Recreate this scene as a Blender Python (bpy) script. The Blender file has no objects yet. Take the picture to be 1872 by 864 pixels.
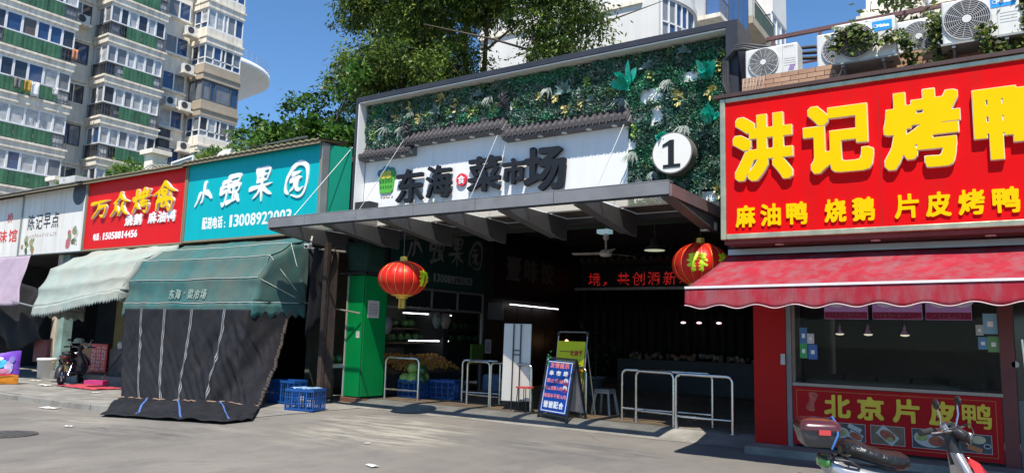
import bpy, bmesh, math, random
from mathutils import Vector, Matrix, noise
random.seed(7)
R = math.radians
S = bpy.context.scene
COL = S.collection
# ------------------------------------------------------------ camera
def camera():
    yaw, pitch, roll = R(33.64), R(7.5), R(1.59)
    r = Vector((math.cos(yaw), math.sin(yaw), 0)); f = Vector((-math.sin(yaw), math.cos(yaw), 0)); u = Vector((0, 0, 1))
    f2 = f*math.cos(pitch) + u*math.sin(pitch); u2 = u*math.cos(pitch) - f*math.sin(pitch)
    r3 = r*math.cos(roll) + u2*math.sin(roll); u3 = u2*math.cos(roll) - r*math.sin(roll)
    cd = bpy.data.cameras.new('camera'); cd.sensor_width = 36; cd.lens = 26.37; cd.clip_end = 3000; cd.clip_start = .1
    o = bpy.data.objects.new('camera', cd); COL.objects.link(o)
    m = Matrix((r3, u3, -f2)).transposed().to_4x4(); m.translation = (0, 0, 1.5); o.matrix_world = m
    S.camera = o
camera()
# ------------------------------------------------------------ sky, sun, exposure
ELEV, AZ = R(61.5), R(28)            # azimuth measured from -Y towards +X
SUN = Vector((math.cos(ELEV)*math.sin(AZ), -math.cos(ELEV)*math.cos(AZ), math.sin(ELEV)))
W = bpy.data.worlds.new('World'); S.world = W; W.use_nodes = True
nt = W.node_tree; bg = nt.nodes['Background']; sk = nt.nodes.new('ShaderNodeTexSky')
sk.sky_type = 'NISHITA'; sk.sun_disc = False; sk.sun_elevation = ELEV
sk.sun_rotation = math.atan2(SUN.x, SUN.y); sk.air_density = 1.0; sk.dust_density = .05; sk.ozone_density = 2.6; sk.altitude = 0
tn = nt.nodes.new('ShaderNodeMix'); tn.data_type = 'RGBA'; tn.blend_type = 'MULTIPLY'; tn.inputs[0].default_value = 1; tn.inputs[7].default_value = (.78, 1.08, 1.32, 1)   # camera colour balance of the clear sky
nt.links.new(sk.outputs[0], tn.inputs[6]); nt.links.new(tn.outputs[2], bg.inputs[0]); bg.inputs[1].default_value = .092
sd = bpy.data.lights.new('sun', 'SUN'); sd.energy = 5.0; sd.angle = R(.53); sd.color = (1, .945, .86)
so = bpy.data.objects.new('sun', sd); COL.objects.link(so); so.rotation_euler = SUN.to_track_quat('Z', 'Y').to_euler(); so.location = (20, -20, 40)
S.view_settings.view_transform = 'Standard'; S.view_settings.look = 'None'; S.view_settings.exposure = .5; S.view_settings.gamma = 1
S.render.engine = 'CYCLES'
S.cycles.max_bounces = 8; S.cycles.transparent_max_bounces = 16; S.cycles.use_denoising = True
# ------------------------------------------------------------ helpers
WL = {}
def tag(o, label=None, cat=None, group=None, kind=None):
    if label: o['label'] = label
    if cat: o['category'] = cat
    if group: o['group'] = group
    if kind: o['kind'] = kind
    return o
def T(name, label, cat, loc=(0, 0, 0), group=None, rz=0):
    o = bpy.data.objects.new(name, None); COL.objects.link(o); o.empty_display_size = .1
    o.location = loc; o.rotation_euler = (0, 0, rz); WL[o.name] = Vector(loc)
    return tag(o, label, cat, group)
def V(*a): return Vector(a)
def basis(d):
    d = d.normalized(); a = V(0, 0, 1) if abs(d.z) < .9 else V(1, 0, 0)
    u = d.cross(a).normalized(); return u, d.cross(u).normalized()
class MB:
    def __init__(s): s.v = []; s.f = []; s.m = []; s.s = []; s.k = 0; s.sm = False
    def add(s, vs, fs, sm=None):
        o = len(s.v); s.v += [tuple(p) for p in vs]
        s.f += [tuple(i+o for i in f) for f in fs]; s.m += [s.k]*len(fs); s.s += [s.sm if sm is None else sm]*len(fs); return s
    def box(s, x0, x1, y0, y1, z0, z1):
        return s.add([(x, y, z) for x in (x0, x1) for y in (y0, y1) for z in (z0, z1)],
                     [(0, 1, 3, 2), (4, 6, 7, 5), (0, 4, 5, 1), (2, 3, 7, 6), (0, 2, 6, 4), (1, 5, 7, 3)], False)
    def obox(s, c, a, b, d):
        c, a, b, d = map(Vector, (c, a, b, d))
        return s.add([c+i*a+j*b+k*d for i in (-1, 1) for j in (-1, 1) for k in (-1, 1)],
                     [(0, 1, 3, 2), (4, 6, 7, 5), (0, 4, 5, 1), (2, 3, 7, 6), (0, 2, 6, 4), (1, 5, 7, 3)], False)
    def bar(s, p, q, w, h, up=(0, 0, 1)):
        p, q = Vector(p), Vector(q); d = q-p; u = d.cross(Vector(up))
        if u.length < 1e-6: u = V(1, 0, 0)
        u.normalize(); n = u.cross(d).normalized()
        return s.obox((p+q)/2, d/2, u*w/2, n*h/2)
    def cyl(s, p, q, r, r2=None, n=12, cap=True):
        p, q = Vector(p), Vector(q); r2 = r if r2 is None else r2; u, w = basis(q-p)
        vs = [c+(u*math.cos(t)+w*math.sin(t))*rr for c, rr in ((p, r), (q, r2)) for t in [2*math.pi*i/n for i in range(n)]]
        s.add(vs, [(i, (i+1) % n, n+(i+1) % n, n+i) for i in range(n)], True)
        if cap: s.add(vs, [tuple(range(n))[::-1], tuple(range(n, 2*n))], False)
        return s
    def tube(s, pts, r, n=8, cap=True):
        pts = [Vector(p) for p in pts]; rr = r if isinstance(r, (list, tuple)) else [r]*len(pts); u = None; vs = []
        for i, p in enumerate(pts):
            d = (pts[min(i+1, len(pts)-1)]-pts[max(i-1, 0)]).normalized()
            if u is None: u, w = basis(d)
            u = (u-d*u.dot(d)).normalized(); w = d.cross(u)
            vs += [p+(u*math.cos(t)+w*math.sin(t))*rr[i] for t in [2*math.pi*k/n for k in range(n)]]
        fs = [(i*n+k, i*n+(k+1) % n, (i+1)*n+(k+1) % n, (i+1)*n+k) for i in range(len(pts)-1) for k in range(n)]
        s.add(vs, fs, True)
        if cap: L = (len(pts)-1)*n; s.add(vs, [tuple(range(n))[::-1], tuple(range(L, L+n))], False)
        return s
    def lathe(s, c, prof, n=20, ax=(0, 0, 1)):
        c = Vector(c); a = Vector(ax).normalized(); u, w = basis(a); vs = []
        for r, h in prof: vs += [c+a*h+(u*math.cos(t)+w*math.sin(t))*max(r, 1e-4) for t in [2*math.pi*k/n for k in range(n)]]
        return s.add(vs, [(i*n+k, i*n+(k+1) % n, (i+1)*n+(k+1) % n, (i+1)*n+k) for i in range(len(prof)-1) for k in range(n)], True)
    def ell(s, c, rx, ry, rz, nu=12, nv=8):
        c = Vector(c); vs = []
        for j in range(nv+1):
            b = math.pi*j/nv-math.pi/2
            for i in range(nu):
                a = 2*math.pi*i/nu; k = max(math.cos(b), 1e-3)
                vs.append(c+V(rx*k*math.cos(a), ry*k*math.sin(a), rz*math.sin(b)))
        return s.add(vs, [(j*nu+i, j*nu+(i+1) % nu, (j+1)*nu+(i+1) % nu, (j+1)*nu+i) for j in range(nv) for i in range(nu)], True)
    def grid(s, fn, nu, nv, sm=True):
        vs = [Vector(fn(i/nu, j/nv)) for j in range(nv+1) for i in range(nu+1)]
        return s.add(vs, [(j*(nu+1)+i, j*(nu+1)+i+1, (j+1)*(nu+1)+i+1, (j+1)*(nu+1)+i) for j in range(nv) for i in range(nu)], sm)
    def poly(s, pts): return s.add(pts, [tuple(range(len(pts)))], False)
    def extr(s, pts, d):
        n = len(pts); d = Vector(d); a = [Vector(p) for p in pts]; b = [p+d for p in a]
        return s.add(a+b, [tuple(range(n))[::-1], tuple(range(n, 2*n))]+[(i, (i+1) % n, n+(i+1) % n, n+i) for i in range(n)], False)
    def build(s, name, mats, parent=None, local=False, bevel=0, flip=True, kind=None, solid=0):
        me = bpy.data.meshes.new(name); off = V(0, 0, 0) if (parent is None or local) else WL.get(parent.name, V(0, 0, 0))
        me.from_pydata([(x-off.x, y-off.y, z-off.z) for x, y, z in s.v], [], s.f)
        if not isinstance(mats, (list, tuple)): mats = [mats]
        for m in mats: me.materials.append(m)
        me.polygons.foreach_set('material_index', s.m); me.polygons.foreach_set('use_smooth', s.s)
        if flip and len(s.f) < 20000:
            bm = bmesh.new(); bm.from_mesh(me); bmesh.ops.remove_doubles(bm, verts=bm.verts, dist=1e-5) if flip == 2 else None
            bmesh.ops.recalc_face_normals(bm, faces=bm.faces); bm.to_mesh(me); bm.free()
        me.update()
        o = bpy.data.objects.new(name, me); COL.objects.link(o)
        if parent is not None: o.parent = parent; WL[o.name] = WL.get(parent.name, V(0, 0, 0)) if not local else V(0, 0, 0)
        if bevel:
            b = o.modifiers.new('bevel', 'BEVEL'); b.width = bevel; b.segments = 2; b.limit_method = 'ANGLE'; b.angle_limit = R(35)
        if solid:
            b = o.modifiers.new('solid', 'SOLIDIFY'); b.thickness = solid; b.offset = 0
        if kind: o['kind'] = kind
        return o
def copy_tree(o, parent=None):
    c = o.copy(); COL.objects.link(c); c.parent = parent
    for ch in list(o.children): copy_tree(ch, c)
    return c
# ------------------------------------------------------------ materials
MC = {}
def M(name, col, rough=.6, var=.12, scale=3., bump=0., bscale=40., metal=0., spec=.5, dirt=None, damt=0., dscale=1.2, streak=False, emit=None, estr=0, alpha=None, trans=0., coat=0., rv=.0):
    if name in MC: return MC[name]
    m = bpy.data.materials.new(name); m.use_nodes = True; t = m.node_tree; n = t.nodes; L = t.links; b = n['Principled BSDF']
    b.inputs['Roughness'].default_value = rough; b.inputs['Metallic'].default_value = metal; b.inputs['Specular IOR Level'].default_value = spec
    b.inputs['Coat Weight'].default_value = coat
    tc = n.new('ShaderNodeTexCoord'); mp = n.new('ShaderNodeMapping'); L.new(tc.outputs['Object'], mp.inputs[0])
    c = tuple(col)+(1,)
    nz = n.new('ShaderNodeTexNoise'); nz.inputs['Scale'].default_value = scale; nz.inputs['Detail'].default_value = 6; nz.inputs['Roughness'].default_value = .6
    L.new(mp.outputs[0], nz.inputs[0])
    mr = n.new('ShaderNodeMapRange'); mr.inputs[1].default_value = .3; mr.inputs[2].default_value = .7; mr.inputs[3].default_value = 1-var; mr.inputs[4].default_value = 1+var
    L.new(nz.outputs[0], mr.inputs[0])
    mx = n.new('ShaderNodeMix'); mx.data_type = 'RGBA'; mx.blend_type = 'MULTIPLY'; mx.inputs[0].default_value = 1; mx.inputs[6].default_value = c
    L.new(mr.outputs[0], mx.inputs[7]); last = mx.outputs[2]
    if dirt:
        mp2 = n.new('ShaderNodeMapping'); L.new(tc.outputs['Object'], mp2.inputs[0])
        if streak: mp2.inputs['Scale'].default_value = (6, 6, .5) if streak is True else (2.2, 1.2, .6)
        n2 = n.new('ShaderNodeTexNoise'); n2.inputs['Scale'].default_value = dscale; n2.inputs['Detail'].default_value = 8; n2.inputs['Roughness'].default_value = .65
        L.new(mp2.outputs[0], n2.inputs[0])
        r2 = n.new('ShaderNodeMapRange'); r2.inputs[1].default_value = .42; r2.inputs[2].default_value = .72; r2.inputs[3].default_value = 0; r2.inputs[4].default_value = damt
        L.new(n2.outputs[0], r2.inputs[0])
        m2 = n.new('ShaderNodeMix'); m2.data_type = 'RGBA'; L.new(r2.outputs[0], m2.inputs[0]); L.new(last, m2.inputs[6]); m2.inputs[7].default_value = tuple(dirt)+(1,)
        last = m2.outputs[2]
    L.new(last, b.inputs['Base Color'])
    if rv:
        r3 = n.new('ShaderNodeMapRange'); r3.inputs[1].default_value = .3; r3.inputs[2].default_value = .7; r3.inputs[3].default_value = rough-rv; r3.inputs[4].default_value = rough+rv
        L.new(nz.outputs[0], r3.inputs[0]); L.new(r3.outputs[0], b.inputs['Roughness'])
    if bump:
        n3 = n.new('ShaderNodeTexNoise'); n3.inputs['Scale'].default_value = bscale; n3.inputs['Detail'].default_value = 5; L.new(mp.outputs[0], n3.inputs[0])
        bp = n.new('ShaderNodeBump'); bp.inputs['Strength'].default_value = bump; bp.inputs['Distance'].default_value = .02
        L.new(n3.outputs[0], bp.inputs['Height']); L.new(bp.outputs[0], b.inputs['Normal'])
    if emit: b.inputs['Emission Color'].default_value = tuple(emit)+(1,); b.inputs['Emission Strength'].default_value = estr
    if trans: b.inputs['Transmission Weight'].default_value = trans
    if alpha is not None: b.inputs['Alpha'].default_value = alpha
    MC[name] = m; return m
def leafmat(name, col, tr=.35, var=.5, rough=.45, spec=.4):
    if name in MC: return MC[name]
    m = bpy.data.materials.new(name); m.use_nodes = True; t = m.node_tree; n = t.nodes; L = t.links; b = n['Principled BSDF']
    b.inputs['Roughness'].default_value = rough; b.inputs['Specular IOR Level'].default_value = spec
    g = n.new('ShaderNodeNewGeometry'); h = n.new('ShaderNodeHueSaturation'); h.inputs['Color'].default_value = tuple(col)+(1,)
    mr = n.new('ShaderNodeMapRange'); mr.inputs[3].default_value = 1-var; mr.inputs[4].default_value = 1+var; L.new(g.outputs['Random Per Island'], mr.inputs[0]); L.new(mr.outputs[0], h.inputs['Value'])
    mh = n.new('ShaderNodeMapRange'); mh.inputs[3].default_value = .475; mh.inputs[4].default_value = .52
    mu = n.new('ShaderNodeMath'); mu.operation = 'MULTIPLY'; mu.inputs[1].default_value = 7.31; fr = n.new('ShaderNodeMath'); fr.operation = 'FRACT'
    L.new(g.outputs['Random Per Island'], mu.inputs[0]); L.new(mu.outputs[0], fr.inputs[0]); L.new(fr.outputs[0], mh.inputs[0]); L.new(mh.outputs[0], h.inputs['Hue'])
    L.new(h.outputs[0], b.inputs['Base Color'])
    tr_ = n.new('ShaderNodeBsdfTranslucent'); L.new(h.outputs[0], tr_.inputs[0]); mx = n.new('ShaderNodeMixShader'); mx.inputs[0].default_value = tr
    L.new(b.outputs[0], mx.inputs[1]); L.new(tr_.outputs[0], mx.inputs[2]); L.new(mx.outputs[0], n['Material Output'].inputs[0])
    MC[name] = m; return m
def glassmat(name, tint, refl=.3, transp=.5, rough=.03, body=(.03, .03, .03), translucent=0.):
    if name in MC: return MC[name]
    m = bpy.data.materials.new(name); m.use_nodes = True; t = m.node_tree; n = t.nodes; L = t.links; b = n['Principled BSDF']
    b.inputs['Base Color'].default_value = tuple(body)+(1,); b.inputs['Roughness'].default_value = rough; b.inputs['Specular IOR Level'].default_value = refl
    tp = n.new('ShaderNodeBsdfTransparent'); tp.inputs[0].default_value = tuple(tint)+(1,)
    mx = n.new('ShaderNodeMixShader'); mx.inputs[0].default_value = transp
    src = b.outputs[0]
    if translucent:
        tl = n.new('ShaderNodeBsdfTranslucent'); tl.inputs[0].default_value = (.6, .6, .58, 1); m2 = n.new('ShaderNodeMixShader'); m2.inputs[0].default_value = translucent
        L.new(src, m2.inputs[1]); L.new(tl.outputs[0], m2.inputs[2]); src = m2.outputs[0]
    L.new(src, mx.inputs[1]); L.new(tp.outputs[0], mx.inputs[2]); L.new(mx.outputs[0], n['Material Output'].inputs[0])
    MC[name] = m; return m
# ------------------------------------------------------------ lettering
GC = {}
def glyph(s):
    if s in GC: return GC[s]
    c = bpy.data.curves.new('lettering', 'FONT'); c.body = s; c.size = 1; c.extrude = .5; c.resolution_u = 3
    o = bpy.data.objects.new('lettering', c); COL.objects.link(o)
    me = bpy.data.meshes.new_from_object(o.evaluated_get(bpy.context.evaluated_depsgraph_get()))
    vs = [v.co.copy() for v in me.vertices]; fs = [tuple(p.vertices) for p in me.polygons]
    bpy.data.objects.remove(o); bpy.data.curves.remove(c); bpy.data.meshes.remove(me)
    if vs:
        x0 = min(v.x for v in vs); x1 = max(v.x for v in vs); y0 = min(v.y for v in vs); y1 = max(v.y for v in vs)
        vs = [V((v.x-x0)/max(x1-x0, 1e-6), (v.y-y0)/max(y1-y0, 1e-6), v.z) for v in vs]
    GC[s] = (vs, fs); return GC[s]
import numpy as np
def contour(out, sc, K, soft, mx):
    F = out.astype(float); q = max(1, int(soft*sc))
    for _ in range(3):
        for ax in (0, 1):
            acc = np.zeros_like(F)
            for k in range(-q, q+1): acc += np.roll(F, k, ax)
            F = acc/(2*q+1)
    G = F[::K, ::K]-.5; ny, nx = G.shape; cs = K/sc; vv, ff, seg = [], [], []
    ins = G > 0; full = ins[:-1, :-1] & ins[1:, :-1] & ins[:-1, 1:] & ins[1:, 1:]; some = ins[:-1, :-1] | ins[1:, :-1] | ins[:-1, 1:] | ins[1:, 1:]
    def pt(x, y): vv.append((x*cs-mx, y*cs-mx)); return len(vv)-1
    for j in range(ny-1):
        i = 0
        while i < nx-1:
            if full[j, i]:
                i0 = i
                while i < nx-1 and full[j, i]: i += 1
                ff.append((pt(i0, j), pt(i, j), pt(i, j+1), pt(i0, j+1))); continue
            if some[j, i]:
                co = ((i, j), (i+1, j), (i+1, j+1), (i, j+1)); g = [G[b, a] for a, b in co]; poly = []; ex = None; first = None
                for k in range(4):
                    k2 = (k+1) % 4
                    if g[k] > 0: poly.append((pt(*co[k]), 0))
                    if (g[k] > 0) != (g[k2] > 0):
                        t = g[k]/(g[k]-g[k2]); poly.append((pt(co[k][0]+(co[k2][0]-co[k][0])*t, co[k][1]+(co[k2][1]-co[k][1])*t), 1 if g[k] > 0 else 2))
                if len(poly) > 2: ff.append(tuple(p for p, _ in poly))
                for k in range(len(poly)):
                    if poly[k][1] == 1 and poly[(k+1) % len(poly)][1] == 2: seg.append((poly[k][0], poly[(k+1) % len(poly)][0]))
            i += 1
    return vv, ff, seg
def bold_mesh(s, w, h, bold, style, shear, warp, soft):
    """outline of a glyph thickened by a pen of radius bold: rasterised, dilated, softened and contoured again"""
    key = (s, round(w, 3), round(h, 3), round(bold, 4), style, shear, warp, soft)
    if key in GC: return GC[key]
    vs, fs = glyph(s); N = int(max(26, min(104, max(w, h)/.0085))); K = 3; sc = N*K/max(w, h)
    mx = bold*1.6+abs(shear)*h*.5+warp+2/sc*K; Wd, Hd = int((w+2*mx)*sc)+1, int((h+2*mx)*sc)+1; im = np.zeros((Hd, Wd), bool); P = []
    for p in vs:
        x = bold+p.x*(w-2*bold); y = bold+p.y*(h-2*bold)
        if warp: q = noise.noise_vector(V(x*2.6/w, y*2.6/h, ord(s[0]) % 97)); x += q.x*warp; y += q.y*warp
        P.append(((x+shear*(y-h/2)+mx)*sc, (y+mx)*sc, p.z))
    for f in fs:
        if any(P[i][2] < .4 for i in f): continue
        for k in range(1, len(f)-1):
            (ax, ay, _), (bx, by, _), (cx, cy, _) = P[f[0]], P[f[k]], P[f[k+1]]
            x0, x1, y0, y1 = int(min(ax, bx, cx)), int(max(ax, bx, cx))+1, int(min(ay, by, cy)), int(max(ay, by, cy))+1
            Y_, X_ = np.mgrid[y0:y1+1, x0:x1+1]; X_ = X_+.0; d1 = (X_-bx)*(ay-by)-(ax-bx)*(Y_-by); d2 = (X_-cx)*(by-cy)-(bx-cx)*(Y_-cy); d3 = (X_-ax)*(cy-ay)-(cx-ax)*(Y_-ay)
            hit = ~(((d1 < -.5) | (d2 < -.5) | (d3 < -.5)) & ((d1 > .5) | (d2 > .5) | (d3 > .5))); im[y0:y1+1, x0:x1+1] |= hit[:max(0, Hd-y0), :max(0, Wd-x0)]
    r = bold*sc; sh = [(0, 0)]
    if style == 'box': sh = [(i, j) for i in range(-int(r), int(r)+1, 2) for j in range(-int(r), int(r)+1, 2)]
    elif style == 'nib': sh = [(int(k*r*.8/6), int(k*r*1.0/6)) for k in range(-6, 7)]; sh += [(a+int(r*.4*c), b+int(r*.4*d)) for a, b in sh[::2] for c, d in ((1, 0), (-1, 0), (0, 1), (0, -1))]
    else: sh += [(int(round(r*q*math.cos(t*.2618))), int(round(r*q*math.sin(t*.2618)))) for t in range(24) for q in (1, .5)]
    out = np.zeros_like(im)
    for dx, dy in set(sh):
        ys0, ys1, xs0, xs1 = max(0, dy), min(Hd, Hd+dy), max(0, dx), min(Wd, Wd+dx); out[ys0:ys1, xs0:xs1] |= im[ys0-dy:ys1-dy, xs0-dx:xs1-dx]
    GC[key] = contour(out, sc, K, soft, mx); return GC[key]
def letters(mb, s, o, u, v, n, w, h, depth, bold=0., style='round', shear=0., warp=0., soft=.004):
    """one glyph run fitted to w x h at corner o, raised by depth along n"""
    o, u, v, n = map(Vector, (o, u, v, n))
    if bold <= 0:
        vs, fs = glyph(s)
        if vs: mb.add([o+u*(p.x*w+shear*(p.y-.5)*h)+v*(p.y*h)+n*((p.z+.5)*depth) for p in vs], fs, False)
        return
    vv, ff, seg = bold_mesh(s, w, h, bold, style, shear, warp, soft)
    front = [o+u*x+v*y+n*depth for x, y in vv]; L = len(front); k = len(mb.v)
    mb.add(front, ff, False); sv, sf = [], []
    for a, b in seg: sf.append((len(sv), len(sv)+1, len(sv)+2, len(sv)+3)); sv += [front[a], front[b], front[b]-n*depth, front[a]-n*depth]
    mb.add(sv, sf, False)
BRUSH = {   # handwritten characters as brush strokes on a 100 x 100 square
    '小': [[(57, 100), (52, 62), (46, 26), (36, 14)], [(30, 54), (18, 26), (2, 0)], [(66, 60), (84, 46), (97, 30)]],
    '强': [[(18, 80), (42, 84), (36, 66)], [(8, 62), (38, 68)], [(12, 62), (8, 44), (34, 50), (32, 24), (20, 0), (10, 12)], [(48, 98), (52, 80)], [(48, 98), (98, 100), (90, 82), (54, 80)], [(45, 68), (50, 43)], [(46, 66), (96, 69), (88, 47), (50, 44)], [(72, 77), (66, 14)], [(40, 10), (90, 22)], [(82, 34), (97, 10)]],
    '果': [[(30, 98), (33, 62)], [(30, 95), (86, 98), (75, 64)], [(35, 80), (76, 82)], [(34, 63), (74, 65)], [(55, 96), (52, 45), (53, 0)], [(0, 40), (98, 52)], [(48, 42), (34, 24), (14, 10)], [(58, 42), (72, 30), (96, 18)]],
    '园': [[(26, 80), (8, 56), (2, 24), (14, 10)], [(32, 88), (60, 100), (88, 92), (98, 68), (95, 34), (82, 8), (60, 0), (28, 8)], [(36, 68), (66, 74)], [(28, 50), (72, 57)], [(46, 53), (40, 32), (22, 18)], [(56, 55), (51, 28), (62, 20), (80, 28)]],
    '万': [[(0, 74), (45, 79), (98, 84)], [(46, 78), (38, 44), (4, 0)], [(42, 50), (84, 56), (72, 6), (52, 14)]],
    '众': [[(54, 100), (42, 76), (14, 56)], [(54, 90), (70, 72), (100, 60)], [(30, 54), (25, 30), (0, 0)], [(30, 38), (46, 16)], [(68, 52), (60, 26), (42, 0)], [(66, 40), (80, 16), (100, 2)]],
    '烤': [[(6, 64), (14, 48)], [(40, 74), (30, 56)], [(25, 96), (22, 46), (2, 2)], [(24, 40), (42, 18)], [(50, 84), (86, 89)], [(67, 100), (64, 68)], [(44, 66), (100, 73)], [(93, 93), (70, 65), (40, 42)], [(56, 46), (90, 51)], [(62, 50), (58, 32), (90, 37), (82, 3), (66, 10)]],
    '禽': [[(50, 100), (30, 74), (0, 56)], [(51, 98), (75, 76), (100, 64)], [(40, 72), (62, 74)], [(28, 62), (31, 44), (72, 46), (75, 64)], [(42, 63), (59, 50)], [(60, 64), (42, 50)], [(22, 36), (18, 0)], [(22, 34), (84, 38), (78, 0), (66, 8)], [(52, 46), (42, 16), (68, 19)], [(62, 28), (72, 10)]]}
def brush(mb, ch, o, u, v, n, w, h, depth, pen):
    """handwritten character: a round brush of changing width drawn along each stroke"""
    key = ('brush', ch, w, h, pen); o, u, v, n = map(Vector, (o, u, v, n))
    if key not in GC:
        N = 100; K = 3; sc = N*K/max(w, h); mx = pen*1.6+.02; Wd, Hd = int((w+2*mx)*sc)+1, int((h+2*mx)*sc)+1; out = np.zeros((Hd, Wd), bool); YY, XX = np.mgrid[0:Hd, 0:Wd]
        for st in BRUSH[ch]:
            P = [V(x*w/100, y*h/100, 0) for x, y in st]; P = [P[0]*2-P[1]]+P+[P[-1]*2-P[-2]]; M_ = (len(P)-3)*22
            for k in range(M_+1):
                t = k/M_*(len(P)-3); i = min(int(t), len(P)-4); f = t-i; a, b, c, d = P[i:i+4]
                q = b*.5*2+((c-a)*f+(a*2-b*5+c*4-d)*f*f+(b*3-a-c*3+d)*f**3)*.5; e = k/M_
                r = pen*(.62+.38*math.sin(math.pi*min(1, e*1.6+.25))+.25*math.exp(-(e*9)**2))*(1 if e < .72 else 1-.62*((e-.72)/.28)**1.5)*sc
                cx, cy = (q.x+mx)*sc, (q.y+mx)*sc; x0, x1, y0, y1 = max(0, int(cx-r-2)), int(cx+r+3), max(0, int(cy-r-2)), int(cy+r+3)
                dx, dy = XX[y0:y1, x0:x1]-cx, YY[y0:y1, x0:x1]-cy; rx, ry = (dx+dy)*.7071, (dx-dy)*.7071; out[y0:y1, x0:x1] |= (rx/1.12)**2+(ry/.8)**2 < r*r
        GC[key] = contour(out, sc, K, .004, mx)
    vv, ff, seg = GC[key]; front = [o+u*x+v*y+n*depth for x, y in vv]; mb.add(front, ff, False); sv, sf = [], []
    for a, b in seg: sf.append((len(sv), len(sv)+1, len(sv)+2, len(sv)+3)); sv += [front[a], front[b], front[b]-n*depth, front[a]-n*depth]
    mb.add(sv, sf, False)
def run(mb, s, o, u, v, n, w, h, depth, gap=.12, **k):
    """spread characters evenly over w"""
    N = len(s); cw = w/(N+gap*(N-1)); o = Vector(o); u = Vector(u)
    for i, ch in enumerate(s):
        if ch != ' ':
            hh, ww, dy, dx = h, cw, 0, 0
            if ch in '1': ww = cw*.5; dx = cw*.25
            if ch in ':.,，：': hh = h*.5 if ch in ':：' else h*.2; ww = cw*.2; dx = cw*.3
            if ch == '一': hh = h*.12; dy = h*.44
            letters(mb, ch, o+u*(i*cw*(1+gap)+dx)+Vector(v)*dy, u, v, n, ww, hh, depth, **k)
def marks(mb, o, u, v, n, w, h, k, seed=0):
    """print too small to read: k clusters of short strokes"""
    o, u, v, n = map(Vector, (o, u, v, n)); r = random.Random(seed); cw = w/k
    for i in range(k):
        for j in range(4):
            a, b = r.uniform(.15, .85), r.uniform(.1, .9); q = o+u*cw*(i+a*.8)+v*h*b+n*(.002+.0004*j)
            if j % 2: mb.obox(q, u*cw*.32, v*h*.06, n*.0006)
            else: mb.obox(q, u*cw*.06, v*h*.3, n*.0006)
X1, Z1, NF = V(1, 0, 0), V(0, 0, 1), V(0, -1, 0)     # a facade seen from the street: right, up, towards the street
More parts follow.
